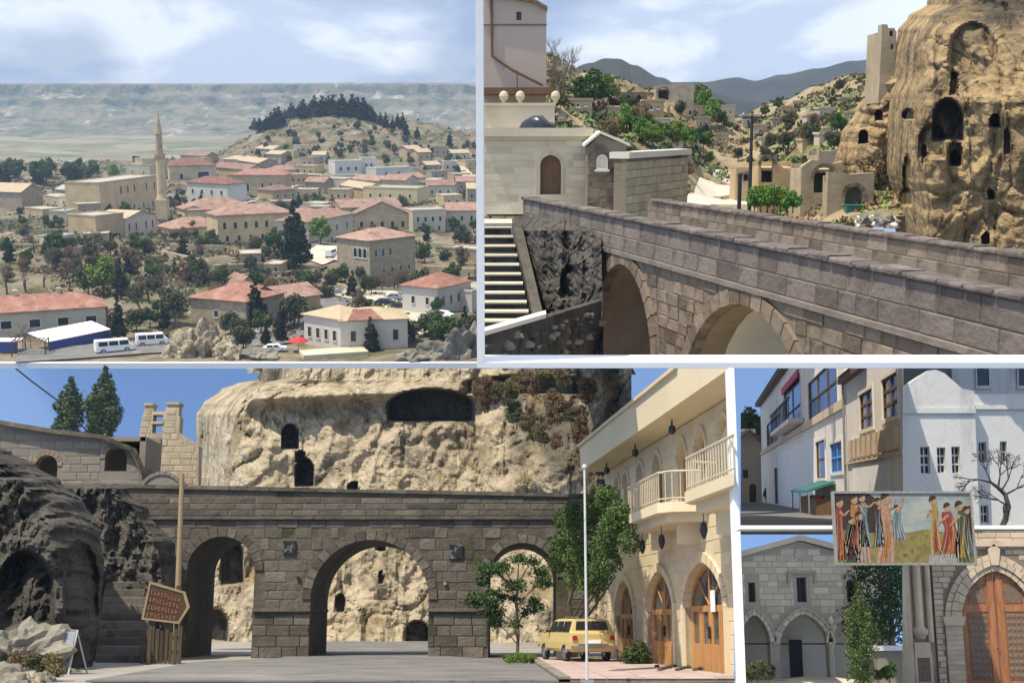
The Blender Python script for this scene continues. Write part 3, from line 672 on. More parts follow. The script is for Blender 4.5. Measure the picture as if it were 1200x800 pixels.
for i, (x, y) in enumerate([(30, 258), (58, 262), (92, 252), (98, 283), (64, 290), (344, 236), (318, 246), (300, 206), (352, 214), (498, 222), (532, 214), (520, 240), (356, 252), (148, 206), (46, 240), (282, 312), (310, 322)]):
    wq = rng.choice(['stone_wall', 'tan_wall', 'cream_wall']); wn = {'stone_wall': 'grey stone', 'tan_wall': 'tan', 'cream_wall': 'cream'}[wq]
    hs(x, y, x + rng.uniform(16, 30), y + rng.uniform(-2, 2), rng.uniform(9, 15), rng.uniform(6, 9), 'small %s flat-roofed hut among the scrub of the town slope' % wn, roof='flat',
       wall=wq, group=wn + ' huts on the town slope', name='stone_hut', cat='hut', parapet=.3,
       W=lambda w, d, h, m: row('F', 2, .4, w-.4, h*.25, .9, 1.4))
# minaret
p = tg(191, 257); s = p.y / FPX; t = thing('minaret', 'slender tan stone minaret with pointed cap above the town', 'minaret', TL, p)
part('shaft', MB().box(-2.3, 2.3, -2.3, 2.3, -2, 8).lathe([(2.2, 8), (1.75, 10), (1.65, 25)], 14), 'tan_wall', t)
part('balcony', MB().lathe([(1.65, 23.6), (2.3, 25.2), (2.35, 26.2), (2.2, 26.2), (2.2, 25.3), (1.4, 25.3)], 16), 'tan_wall', t)
part('upper_shaft', MB().lathe([(1.45, 25.2), (1.35, 34)], 14), 'tan_wall', t)
part('cap', MB().lathe([(1.6, 34), (1.5, 34.3), (.9, 38.5), (.15, 42.5), (.05, 43.6)], 14), 'tan_wall', t)
t.scale = (s * 127 / 43.6,) * 3
# flag on the hill top
p = tg(390, 124); t = thing('flagpole', 'red flag on a thin pole on the pine-topped hill', 'flag', TL, p)
part('pole', MB().tube([(0, 0, -1), (0, 0, 9)], .12, 6), 'grey_metal', t)
part('flag', MB().hexa([(.1,-.04,6.6),(3.3,-.3,6.4),(3.3,-.22,6.4),(.1,.04,6.6),(.1,-.04,8.8),(3.3,-.3,8.6),(3.3,-.22,8.6),(.1,.04,8.8)]), 'red_cloth', t)
p = tg(335, 140); house(TL, p, 0, 12, 7, 3.2, 'small pink-roofed lodge among the hilltop pines', roof='hip', rh=1.6, wall='cream_wall', rmat='pink_roof')

# trees of the hill town
rng = random.Random(7)
for i in range(34):
    q = i / 33; x = 300 + 140 * q + rng.uniform(-4, 4); yt = lerp_tab([(300, 153), (320, 146), (345, 137), (390, 131), (420, 134), (440, 142)], x)
    p = tg(x, yt + rng.uniform(-1, 4)); h = rng.uniform(9, 14) * (1.0 if x > 320 else .9)
    t = tree('pine', TL, p, h * .9, 'dark pine in the grove crowning the hill', rng.random() * 6, 'pines crowning the hill', var=i % 3); t.scale = (h * .15, h * .15, h * .085)
for x, y in ((452, 150), (460, 152), (466, 149), (472, 152), (476, 159), (489, 162), (446, 147)):
    tree('pine', TL, tg(x, y), rng.uniform(6, 10), 'dark pine in the small clump beside the hilltop grove', rng.random() * 6, 'pines beside the grove', var=x % 3)
tree('pine', TL, tg(527, 172), 8, 'lone pine on the bare ridge beside the pale track', var=1)
for i in range(30):
    x = rng.uniform(-10, 112); y = 214 + rng.uniform(-8, 3) - (x > 60) * 0
    kq = 'round' if rng.random() < .6 else 'pine'
    tree(kq, TL, tg(x, y), rng.uniform(6, 10), 'leafy round tree in the green belt on the edge of town' if kq == 'round' else 'dark conifer in the green belt on the edge of town', rng.random() * 6, 'leafy trees on the edge of town' if kq == 'round' else 'conifers on the edge of town', var=i % 3)
for x, y, h, k, lb in [(347, 313, 17, 'pine', 'large black-green fir standing beside the plaza'), (376, 287, 8.5, 'bright', 'bright spring-green tree beside the cream building'),
     (413, 347, 6, 'pine', 'small dark fir at the lane below the plaza wall'), (435, 411, 6.2, 'pine', 'dark fir in front of the white L-shaped house'),
     (300, 381, 9.5, 'pine', 'dark fir in front of the orange-roofed row'), (122, 347, 9.5, 'bright', 'bright green leafy tree above the orange-roofed house'),
     (142, 350, 9, 'cypress', 'thin dark cypress beside bright green tree'), (104, 349, 7, 'olive', 'dull green tree behind the orange-roofed house'),
     (528, 391, 3.5, 'bright', 'small bright green bush beside the white house with red roof'), (286, 414, 5, 'olive', 'dark olive tree beside the white car below the firs'),
     (140, 398, 9, 'cypress', 'dark cypress at the end of the blue canopy'), (66, 300, 7, 'round', 'green tree on the stone terraces above the bare trees'),
     (236, 242, 6, 'pine', 'dark fir against the end of the cream villa'), (208, 243, 7, 'pine', 'dark fir at the foot of the minaret'), (133, 212, 8, 'bright', 'bright green tree behind the big tan building'),
     (110, 240, 7, 'olive', 'olive tree at the end of the big tan building'), (330, 400, 5, 'pine', 'dark fir above the red parasol'), (312, 404, 4, 'pine', 'low dark fir beside the parked white car'),
     (545, 395, 6, 'pine', 'dark fir at the corner rocks'), (160, 193, 5, 'olive', 'dull tree behind the mosque houses'), (176, 195, 5, 'dry', 'brown bush beside the minaret shaft')]:
    tree(k, TL, tg(x, y), h, lb, x * .7, var=int(x) % 2)
for i, (x, y, h) in enumerate([(8, 345, 9), (30, 342, 9), (52, 338, 8), (82, 337, 8), (174, 352, 9), (190, 358, 10), (206, 362, 9), (222, 356, 8), (164, 372, 8), (448, 342, 7), (462, 338, 7), (478, 336, 6), (40, 296, 7), (20, 410, 6), (30, 408, 5), (210, 395, 6)]):
    bare_tree(TL, tg(x, y), h, 'leafless brown tree among the houses of the slope', i * 1.7, 'leafless trees of the town', i % 3)
for i, (x, y) in enumerate([(130, 300), (160, 298), (215, 302), (238, 296), (300, 300), (322, 296), (205, 322), (234, 330), (258, 338), (180, 332), (150, 322), (90, 322), (64, 318), (30, 318), (12, 308), (270, 392), (282, 398), (306, 392), (330, 388), (345, 384), (388, 342), (400, 336), (428, 338), (495, 346), (510, 340), (530, 336), (550, 340), (478, 400), (505, 398), (515, 404), (540, 408), (556, 404), (160, 388), (176, 384), (192, 386), (206, 380), (420, 262), (438, 296), (500, 282), (540, 288), (556, 250), (372, 246), (350, 244), (330, 252)]):
    tree(['olive', 'round', 'pine', 'olive'][i % 4], TL, tg(x, y), rng.uniform(4, 7), ['olive-green garden tree between the town houses', 'rounded green garden tree between the town houses', 'dark conical fir between the town houses', 'olive-green garden tree between the town houses'][i % 4], rng.random() * 6, ['olive-green garden trees', 'rounded green garden trees', 'dark garden firs', 'olive-green garden trees'][i % 4], name='garden_tree', var=i % 2)
for i, (x, y) in enumerate([(336, 262), (352, 258), (300, 218), (312, 210), (280, 205), (262, 200), (345, 206), (358, 228), (372, 224), (400, 232), (412, 222), (448, 226), (470, 222), (500, 232), (515, 226), (535, 224), (548, 238), (340, 218), (225, 200), (212, 196), (150, 222), (96, 240), (70, 244), (320, 236), (384, 236)]):
    ww_ = rng.uniform(20, 34)
    rq = rng.choice(['gable', 'flat', 'hip', 'gable']); wq = rng.choice(['tan_wall', 'stone_wall', 'cream_wall']); mq = rng.choice(['pink_roof', 'beige_roof', 'pink_roof'])
    lq = '%s house with %s packed among the town houses' % ({'stone_wall': 'grey stone', 'tan_wall': 'tan', 'cream_wall': 'cream'}[wq], 'a flat roof' if rq == 'flat' else 'a %s %s roof' % ('pink' if mq == 'pink_roof' else 'beige', 'hip' if rq == 'hip' else 'gable'))
    hs(x, y, x + ww_, y + rng.uniform(-2, 2), rng.uniform(11, 17), rng.uniform(8, 11), 'small ' + lq, roof=rq, rh=2.0, wall=wq, rmat=mq,
       name='town_house', group=lq, W=lambda w, d, h, m: row('F', 3, .6, w-.6, h*.35, 1.0, 1.6))
for i in range(70):
    x = rng.uniform(285, 556); y = lerp_tab([(285, 172), (320, 158), (390, 142), (450, 150), (520, 168), (556, 172)], x) + rng.uniform(4, 42)
    tree('olive' if i % 2 else 'round', TL, tg(x, y), rng.uniform(2.2, 4.2), 'dusty olive tree on the flank of the pine hill' if i % 2 else 'leafy green tree on the flank of the pine hill', rng.random() * 6, 'olive trees of the pine hill' if i % 2 else 'leafy trees of the pine hill', name='hill_tree', var=i % 2)
for i, (x, y) in enumerate([(490, 190), (508, 184), (530, 188), (546, 198), (500, 202), (520, 202), (478, 184), (352, 196), (366, 190), (330, 186), (312, 192), (345, 182), (540, 218), (506, 212), (300, 182)]):
    wq = ['tan_wall', 'stone_wall', 'cream_wall'][i % 3]; wn = ['tan', 'grey stone', 'cream'][i % 3]
    hs(x, y, x + rng.uniform(14, 22), y + rng.uniform(-1, 1), rng.uniform(8, 12), 8, 'small %s house at the foot of the pine hill' % wn, roof='flat' if i % 2 else 'gable', rh=1.6, wall=wq, rmat='beige_roof', name='hill_house', group=wn + ' houses under the pine hill', W=lambda w, d, h, m: row('F', 2, .6, w-.6, h*.35, 1.1, 1.6))
n = 0
while n < 230:
    x = rng.uniform(0, 556); y = rng.uniform(165, 372)
    if (x < 300 and y < 225) or (y > 330 and x < 135) or (340 < x < 420 and 285 < y < 325) or (262 < x < 420 and 250 < y < 285): continue
    if y > 300 and x > 380 and rng.random() < .6: continue
    k = rng.choice(['shrub', 'shrub', 'dry', 'olive', 'round'])
    p = tg(x, y)
    if p.y > 900: continue
    tree(k, TL, p, rng.uniform(1.4, 3.4) * (1 if k in ('shrub',) else 1.5), {'shrub': 'low wide grey-green scrub bush on the town slope', 'dry': 'rust-brown dry bush on the town slope', 'olive': 'small olive-green bushy tree on the town slope', 'round': 'small fresh green leafy tree on the town slope'}[k], rng.random() * 6, {'shrub': 'grey-green scrub on the town slope', 'dry': 'dry bushes on the town slope', 'olive': 'olive-green bushes on the town slope', 'round': 'fresh green trees on the town slope'}[k], name='shrub', var=n % 2); n += 1
# undergrowth on the slope
rg = random.Random(3)
for nm, mt_, cnt, sz_ in (('undergrowth', 'leaf_olive', 5200, .8), ('dry_grass', 'leaf_dry', 5200, .7), ('undergrowth', 'leaf_green', 1800, .7)):
    pts = []
    while len(pts) < cnt:
        Y = 235 * (880 / 235) ** rg.random(); x = rg.uniform(-60, 620); X = (x - 600) / FPX * Y
        if noise.noise((X * .03, Y * .03, cnt * .1 + sz_)) + .35 * noise.noise((X * .12, Y * .12, 5)) < .02: continue
        if 285 < 105 + 69000 / Y < 320 and 345 < x < 425: continue
        pts.append(((X, Y, hill_h(X, Y)), rg.uniform(.5, 1.5)))
    cover(TL, nm, mt_, pts, sz_, rg, 5)
# terrace walls
for i, (x0, y0, x1, y1) in enumerate([(0, 262, 60, 258), (40, 275, 112, 270), (0, 292, 70, 288), (70, 300, 118, 292), (190, 300, 250, 306), (200, 292, 262, 296), (262, 330, 342, 322), (250, 318, 320, 312), (420, 345, 345, 322), (380, 330, 410, 318), (500, 290, 556, 292), (495, 318, 556, 322), (480, 252, 556, 252)]):
    a, b = tg(x0, y0), tg(x1, y1); v = b - a
    solo('terrace_wall', MB().box(0, math.hypot(v.x, v.y), -.4, .4, -1.5, 1.6), 'stone_wall', 'rough stone terrace wall stepping the town slope', 'wall', TL, a, math.atan2(v.y, v.x), 'terrace walls of the slope')
def strip(F, pts, wpx, matn, name, hf=hill_h, lift=.25):
    """a road following the ground"""
    m = MB(); ps = [F.T(x, y, hf, 20, 1000) for x, y in pts]; fine = []
    for i in range(len(ps) - 1):
        for k in range(8): fine.append(ps[i].lerp(ps[i+1], k / 8))
    fine.append(ps[-1])
    for i, p in enumerate(fine):
        t = (fine[min(i+1, len(fine)-1)] - fine[max(i-1, 0)]); t.z = 0; n = Vector((-t.y, t.x, 0)).normalized()
        for k in (-1, -.33, .33, 1):
            q = p + n * wpx * k; m.v.append((q.x, q.y, hf(q.x, q.y) + lift))
    for i in range(len(fine) - 1):
        for k in range(3): m.f.append((i*4+k, (i+1)*4+k, (i+1)*4+k+1, i*4+k+1))
    return struct(name, m, matn, F)
strip(TL, [(268, 241), (295, 236), (322, 228), (350, 217), (372, 213)], 1.8, 'dirt_road', 'road')
strip(TL, [(352, 306), (372, 300), (392, 296), (410, 292)], 7.5, 'dirt_road', 'plaza', lift=.5)
strip(TL, [(395, 347), (420, 343), (440, 346), (470, 356), (490, 372), (515, 392)], 4.5, 'dirt_road', 'road')
strip(TL, [(20, 418), (90, 414), (170, 408), (250, 404), (330, 396), (352, 372), (385, 350)], 6, 'asphalt', 'road', lift=.3)
strip(TL, [(520, 178), (535, 190), (556, 212)], 2.5, 'dirt_road', 'road', lift=.6)
# canopy, parasol, vehicles
a, b = tg(57, 412), tg(128, 396); v = b - a
t = thing('market_canopy', 'long market canopy with white roof and deep blue side cloth', 'canopy', TL, a, math.atan2(v.y, v.x)); Lc = math.hypot(v.x, v.y)
part('roof', MB().add([(-.3,-.3,1.9),(Lc+.3,-.3,1.9),(Lc+.3,5,3.0),(-.3,5,3.0),(-.3,-.3,1.78),(Lc+.3,-.3,1.78),(Lc+.3,5,2.88),(-.3,5,2.88)], [(0,1,2,3),(4,7,6,5),(0,4,5,1),(1,5,6,2),(2,6,7,3),(3,7,4,0)]), 'white_paint', t)
part('side_cloth', MB().box(0, Lc, -.05, .05, 0, 1.78), 'blue_paint', t)
for k in range(5): part('post', MB().box(-.06, .06, -.06, .06, 0, 2.8), 'grey_metal', t, (Lc * k / 4, 4.8, 0))
a = tg(-6, 414); t = thing('market_canopy', 'short white-topped stall canopy behind the dark pergola', 'canopy', TL, a)
part('roof', MB().box(-.2, 4.2, -.2, 3, 2.1, 2.25), 'white_paint', t); part('side_cloth', MB().box(0, 4, -.05, .05, .2, 2.1), 'blue_paint', t)
for k in range(2): part('post', MB().box(-.06, .06, -.06, .06, 0, 2.1), 'grey_metal', t, (4 * k, 2.8, 0))
a = tg(14, 418); t = thing('pergola', 'dark timber pergola with open slats beside the blue canopy', 'pergola', TL, a, R(8))
for k in range(4): part('post', MB().box(-.1, .1, -.1, .1, 0, 2.6), 'dark_wood', t, (2.2 * (k % 2) * 2.6, 3.0 * (k // 2), 0))
for k in range(9): part('slat', MB().box(-.1, .1, -.3, 3.4, 2.6, 2.75), 'dark_wood', t, (.1 + k * .7, 0, 0))
def tlcar(x, y, rz, paint, lb, **k): car(TL, tg(x, y), rz, paint, lb, **k)
tlcar(134, 413, R(28), 'white_paint', 'white minibus parked below the blue canopy', L=6.6, W=2.1, Hh=2.5, kind='van', name='minibus', cat='minibus')
tlcar(178, 405, R(22), 'white_paint', 'white minibus parked beside bare trees and pale outcrop', L=5.6, W=2.0, Hh=2.4, kind='van', name='minibus', cat='minibus')
tlcar(290, 393, R(18), 'white_paint', 'white car parked below the dark firs', L=4.4, kind='sedan')
tlcar(388, 301, R(80), 'white_paint', 'white van standing alone on the pale plaza', L=4.8, W=1.9, Hh=2.2, kind='van', name='van', cat='van')
tlcar(452, 357, R(-12), 'dark_car', 'black car parked behind the white L-shaped house', L=4.4)
tlcar(470, 362, R(-14), 'dark_car', 'black car next to the white house with red roof', L=4.3)
tlcar(464, 351, R(-12), 'grey_metal', 'silver car behind two black cars in the lane', L=4.2)
tlcar(520, 372, R(-30), 'white_paint', 'white car in front of the white house with red roof', L=4.2)
tlcar(322, 412, R(10), 'white_paint', 'white car half hidden beside the red parasol', L=4.2)
a = tg(350, 412); t = thing('parasol', 'faded red parasol open beside the white L-shaped house', 'parasol', TL, a)
part('pole', MB().tube([(0, 0, 0), (0, 0, 2.6)], .05, 6), 'grey_metal', t); part('canopy', MB().lathe([(1.9, 1.9), (1.9, 1.95), (1.0, 2.5), (.05, 2.75)], 10), 'red_cloth', t)
# outcrops along the front edge
def rock(seed, rx, ry, rz, sub=4, amp=.35, fr=1.0, fine=0.0):
    bm = bmesh.new(); bmesh.ops.create_icosphere(bm, subdivisions=sub, radius=1)
    for v in bm.verts:
        q = v.co.normalized(); k = 1 + amp * fbm(q * fr + Vector((seed * 3.7, 0, 0)), 4) * 1.5 - amp * .5 * abs(noise.noise(q * fr * 2.4 + Vector((0, seed, 0)))) + fine * fbm(q * 7 + Vector((seed, 0, 0)), 4)
        v.co = Vector((q.x * rx * k, q.y * ry * k, max(-.4 * rz, q.z * rz * k)))
    m = MB(); bm.verts.ensure_lookup_table(); m.v = [tuple(v.co) for v in bm.verts]; m.f = [tuple(v.index for v in f.verts) for f in bm.faces]; bm.free()
    return m
for i, (x, y, rx, rz, lb) in enumerate([(212, 420, 3.4, 4.2, 'big pale rock outcrop at the end of the minibus lane'), (238, 418, 4.6, 5.0, 'tallest pale outcrop with a split face beside white car'), (262, 421, 3.4, 3.2, 'low pale boulder beside the tallest outcrop'),
        (512, 422, 4, 3.2, 'mossy boulder below the white L-shaped house'), (538, 420, 4.6, 4.4, 'mossy rock mound at the corner by the dark fir'), (556, 417, 3.5, 4.6, 'steep mossy rock at the end of the town'), (300, 422, 3.6, 1.6, 'flat dark boulder below parked cars'), (480, 424, 3, 1.4, 'small mossy boulder under the house terrace')]):
    o = solo('rock_outcrop', rock(i + 1, rx, 2.6, rz, fr=1.3), 'pale_rock' if i < 3 else 'grey_rock', lb, 'rock', TL, tg(x, y) + Vector((0, 2.4, 0)), i, smooth=False)
    clip(o, TL, y1=424.5)
a, b = tg(356, 421), tg(432, 416); v = b - a
solo('terrace', MB().box(0, math.hypot(v.x, v.y), 0, 5, -.5, .7), 'cream_wall', 'low cream terrace in front of the white L-shaped house', 'terrace', TL, a, math.atan2(v.y, v.x))
# the town's foot: a white strip standing for the border between places
a = TL.G(-90, 424.5); b = TL.G(561, 424.5); zb = TL.P(300, 431, Y0).z
solo('border_strip', MB().box(a.x, b.x, Y0 - .5, Y0 + .4, zb, .03), 'border_white', 'long white border strip along the foot of the hill town', 'wall', TL)
# ================================================================ STONE BRIDGE UNDER THE CLIFF
Lp = TR.G(612, 230, 1.0); Rp = TR.G(1200, 345, 1.0)
bu = Vector((Rp.x - Lp.x, Rp.y - Lp.y)); BL_ = bu.length; bu /= BL_; brz = math.atan2(bu.y, bu.x); bn = Vector((bu.y, -bu.x))
def bz(x, y, off=0.0):
    q = Lp.xy - bn * off; r = TR.V(x, y, q, bn); return (r.xy - Lp.xy).dot(bu), r.z
rng = random.Random(5)
BX = BL_ + 1.2; BW = 5.5; ZS = -0.28
br = thing('stone_bridge', 'grey-brown stone bridge with two arches below the cave cliff', 'bridge', TR, (Lp.x, Lp.y, 0), brz)
sL, sR = bz(697, 420)[0], bz(765, 420)[0]; c1 = (sL + sR) / 2; r1 = (sR - sL) / 2; ap1 = bz(725, 308)[1]
r2 = 4.5; c2 = 22.3; ap2 = bz(885, 361)[1]
A1 = arch(c1, ap1 - r1 * 1.12, r1, r1 * 1.12, -8, 20); A2 = arch(c2, ap2 - r2, r2, r2, -8, 24)
part('body', MB().wall([(2.0, -8), (c1-r1, -8)] + [q for q in A1[2:]][::-1] + [(c1+r1, -8)][:0] + [(c1+r1, -8), (c2-r2, -8)] + A2[2:][::-1] + [(c2+r2, -8), (BX, -8), (BX, ZS), (2.0, ZS)], [], .06, BW - .06), 'brown_mortar', br)
part('deck', MB().box(-2, BX, .45, BW - .45, ZS, 0), 'dirt_road', br)
part('string_course', MB().box(0, BX, -.09, BW + .09, ZS - .03, ZS + .10), 'grey_brown_block', br)
def inarch(x0, x1, z0, z1, pad=.42):
    for cx, zs, r, rs in ((c1, ap1 - r1*1.12, r1, r1*1.12), (c2, ap2 - r2, r2, r2)):
        for x in (x0, (x0+x1)/2, x1):
            for z in (z0, z1):
                if z < zs:
                    if abs(x - cx) < r + pad: return True
                elif ((x-cx)/(r+pad))**2 + ((z-zs)/(rs+pad))**2 < 1: return True
    return False
def blocks(parent, x0, x1, zs, y0, mat_, wmin, wmax, skip=None, back=.25, jit=.02, gap=.022, drop=0.0):
    """courses of separate dressed stones on a wall plane"""
    n = 0
    for z0, z1 in zs:
        x = x0 - rng.random() * wmax * .6
        while x < x1:
            w_ = rng.uniform(wmin, wmax); a, b = max(x, x0) + gap / 2, min(x + w_, x1) - gap / 2; x += w_
            if b - a < .12 or rng.random() < drop: continue
            runs = [(a, b)]
            if skip and skip(a, b, z0, z1):              # cut the stone back to the edge of the opening
                xs = [a + (b - a) * q / 10 for q in range(11)]; ok = [not skip(xs[q], xs[q+1], z0, z1) for q in range(10)]; runs = []; q = 0
                while q < 10:
                    if ok[q]:
                        e_ = q
                        while e_ < 10 and ok[e_]: e_ += 1
                        if xs[e_] - xs[q] > wmin * .3: runs.append((xs[q], xs[e_]))
                        q = e_
                    else: q += 1
            for a, b in runs:
                p = rng.uniform(-jit, jit); m = MB().cbox(0, b - a, -abs(p) - .012, back, 0, z1 - z0 - gap, .022)
                part('stone', m, mat_, parent, (a, y0, z0 + gap / 2)); n += 1
    return n
# near parapet: two courses of big blocks; far parapet: the inner face
part('parapet', MB().box(0, BX, .05, .42, ZS + .1, .86), 'brown_mortar', br)
blocks(br, 0, BX, [(ZS + .10, .30), (.30, .86)], .05, 'grey_brown_block', .75, 1.6)
part('parapet', MB().box(1.5, BX + 6, BW - .42, BW - .05, ZS + .1, .80), 'brown_mortar', br)
blocks(br, 1.5, BX + 6, [(-.02, .40), (.40, .82)], BW - .42, 'grey_brown_block', .6, 1.2)
x = 0.0
while x < BX + 6:
    w_ = rng.uniform(.7, 1.3); h_ = rng.uniform(.12, .17)
    if x < BX: part('coping_stone', MB().cbox(0, w_ - .02, -.10, .50, 0, h_, .04), 'lichen_coping', br, (x, .03, .86))
    if x > 1.5: part('coping_stone', MB().cbox(0, w_ - .02, -.07, .45, 0, h_ - .02, .04), 'lichen_coping', br, (x, BW - .46, .82))
    x += w_
zz = []; z = ZS - .05
while z > -3.6: hh = rng.uniform(.30, .46); zz.append((z - hh, z)); z -= hh
blocks(br, 3.2, BX, zz, .06, 'brown_block', .45, 1.05, inarch, jit=.045, drop=.04)
for m in ring(c1, ap1 - r1*1.12, r1, r1 + .40, -.05, .3, 17, r1*1.12, r1*1.12 + .40): part('voussoir', m, 'brown_block', br)
for m in ring(c2, ap2 - r2, r2, r2 + .42, -.05, .3, 23): part('voussoir', m, 'brown_block', br)
# inner linings of the vaults
def lining(c, zs, r, rs, y0, y1, a0, a1, n=18):
    m = MB()
    for i in range(n + 1):
        a = a0 + (a1 - a0) * i / n
        for yy in (y0, y1): m.v.append((c + (r - .01) * math.cos(a), yy, zs + (rs - .01) * math.sin(a)))
    m.v += [(c - r + .01 if a1 > 2 else m.v[-2][0], y0, -8), (c - r + .01, y1, -8)]; n += 1
    m.f = [(2*i, 2*i+1, 2*i+3, 2*i+2) for i in range(n)]
    return m
part('vault', lining(c1, ap1 - r1*1.12, r1, r1*1.12, .3, BW - .3, 0, math.pi), 'vault_stone', br)
part('vault', lining(c2, ap2 - r2, r2, r2, .3, 1.1, 0, math.pi), 'vault_stone', br)
part('vault', lining(c2, ap2 - r2, r2, r2, 1.1, BW - .3, 0, math.pi), 'white_wall', br, label='rear half of the vault, pale in place of sunlit ground beyond')  # pale colour stands for sunlit ground seen through the arch
clip_tree(br, TR, y1=424.5, x0=567)

# ground and hills of this place
RT = [(560, 68), (640, 70), (680, 92), (720, 106), (760, 112), (800, 112), (830, 118), (870, 132), (905, 126), (950, 106), (1000, 88), (1040, 72), (1100, 40), (1300, 20)]
def vale_h(X, Y):
    x = 600 + FPX * X / Y; top = 3.85 + (150 - lerp_tab(RT, x)) / FPX * 215
    c = math.exp(-((x - 850) / 75) ** 2); y0 = 62 + 55 * c; t = max(0, min(1, (Y - y0) / (215 - y0)))
    z = -1.3 - .8 * c + (top + 1.3) * t ** (.85 + .5 * c)
    if Y > 225: z -= (Y - 225) * .12
    k = min(1, max(0, (Y - 62) / 60))
    return z + k * (1.7 * fbm((X * .05, Y * .05, 2), 5) + 1.4 * (abs(noise.noise((X * .10, Y * .03, 5))) - .3)) + k * .9 * math.floor(2.2 * noise.noise((X * .03, Y * .06, 9)))
rows = [66 * (300 / 66) ** (i / 150) for i in range(151)]; cols = [558 + 3.2 * i for i in range(214)]
o = struct('hillside', grid(TR, rows, cols, vale_h), 'hill_scrub', TR); clip(o, TR, x0=567)
def far_ridge(name, tab, Y, th, matn, x0, x1, sd):
    m = MB(); n = 0; xs = [x0 + (x1 - x0) * i / 140 for i in range(141)]
    for j in range(25):
        v = j / 24; yy = Y + (v - .6) * th
        for x in xs:
            X = (x - 600) / FPX * yy; top = 3.85 + (150 - lerp_tab(tab, x)) / FPX * Y
            k = v / .6 if v < .6 else 1 - (v - .6) / .4 * .6
            m.v.append((X, yy, -40 + (top + 40) * k + Y * .006 * fbm((X * 12 / Y, yy * 12 / Y, sd), 5) * min(1, k * 1.2) * (1 if v < .55 else .25)))
    for j in range(24):
        for i in range(140): m.f.append((j*141+i, j*141+i+1, (j+1)*141+i+1, (j+1)*141+i))
    return struct(name, m, matn, TR, smooth=True)
far_ridge('mountain', [(560, 120), (640, 95), (690, 72), (706, 67), (722, 68), (740, 76), (770, 90), (800, 104), (900, 120), (1100, 130)], 900, 400, 'far_mountain', 640, 1060, 1)
far_ridge('mountain', [(640, 120), (780, 96), (820, 95), (858, 90), (880, 95), (910, 88), (950, 80), (990, 71), (1030, 66), (1100, 60)], 1500, 600, 'far_mountain', 640, 1110, 4)

# cliffs are sheets of rock with real caves pressed into them
def cliff(F, name, label, matn, x0f, x1f, y0, y1, nx, ny, depth, amp, caves, sd, fr=.12, ex=1.0, top=6.0, cat='cliff'):
    m = MB(); N = nx + 1
    for j in range(ny + 1):
        y = y0 + (y1 - y0) * j / ny; a, b = x0f(y), x1f(y)
        for i in range(nx + 1):
            t = i / nx; x = a + (b - a) * t; Yd = depth(x, y, t)
            p = F.P(x, y, Yd)
            q = Vector((p.x * fr, p.z * fr * .8, sd))
            wq = Vector((p.x * fr * 2.4 + .5 * noise.noise(q * 3), p.z * fr * 1.25 + .5 * noise.noise(q * 3 + Vector((7, 0, 0))), sd)); vd, vp = noise.voronoi(wq)
            wq2 = wq * 3.1; vd2, vp2 = noise.voronoi(wq2)
            dsp = amp * (.24 * noise.noise(vp[0] * 9.1) + .22 * max(0, 1 - (vd[1] - vd[0]) * 9) + .10 * noise.noise(vp2[0] * 5.3) + .12 * max(0, 1 - (vd2[1] - vd2[0]) * 6))
            dsp += amp * (.75 * fbm(q, 6) + .35 * (abs(noise.noise(q * 2.1)) - .3) + .26 * noise.noise((p.x * fr * 7, p.z * fr * .7, sd)) + .26 * (abs(noise.noise(q * 5.3)) - .3) + .22 * (abs(noise.noise(q * 12)) - .3) + .25 * fbm((p.x * fr * 5, p.z * fr * .9, sd), 4) + .30 * fbm(q * 7, 5) + .20 * (1 - noise.ridged_multi_fractal(q * 2.6, 1.0, 2.1, 5, 1.0, 2.0)))
            for cx, cy, rx, ry, dd in caves:
                u, v = (x - cx) / rx, (y - cy) / ry
                d = (u * u + v * v) if v < 0 else max(u * u, v * v)      # arched head, straight foot
                if d < 1.35: dsp += dd * min(1, max(0, (1.35 - d) / .40))
            m.v.append(tuple(F.P(x, y, Yd + dsp)))
    for j in range(ny):
        for i in range(nx): m.f.append((j*N+i, (j+1)*N+i, (j+1)*N+i+1, j*N+i+1))
    if top:                                                             # the top runs back into the hill
        k = len(m.v)
        for i in range(N): v = m.v[i]; m.v.append((v[0] * 1.1, v[1] + top, v[2] + .4))
        for i in range(nx): m.f.append((i, i + 1, k + i + 1, k + i))
    return solo(name, m, matn, label, cat, F)
XL = [(-60, 1120), (5, 1086), (20, 1064), (36, 1052), (60, 1049), (90, 1049), (112, 1043), (150, 1040), (200, 1039), (235, 1046), (300, 1052)]
o = cliff(TR, 'cave_cliff', 'tall tan cliff pitted with cave openings above the bridge', 'tan_rock', lambda y: lerp_tab(XL, y), lambda y: 1330, -60, 300, 130, 170,
      lambda x, y, t: 58 + 15 * max(0, 1 - t * 6) ** 2 - 5 * t + (y < 120) * (120 - y) * .03, 1.25,
      [(1140, 60, 25, 30, .8), (1111, 140, 16, 22, 2.6), (1119, 180, 8, 14, 1.0), (1119, 185, 5, 8, 3.5), (1065, 134, 6, 6, 2.5), (1166, 141, 5, 7, 2.5), (1063, 203, 4, 20, 2.4), (1083, 180, 3, 10, 1.2), (1118, 98, 4, 12, 1.4), (1180, 165, 3, 14, 1.0), (1161, 227, 3, 5, 2), (1155, 279, 4, 6, 2), (1092, 165, 14, 18, 1.2), (1062, 230, 7, 10, 2)], 3.1)
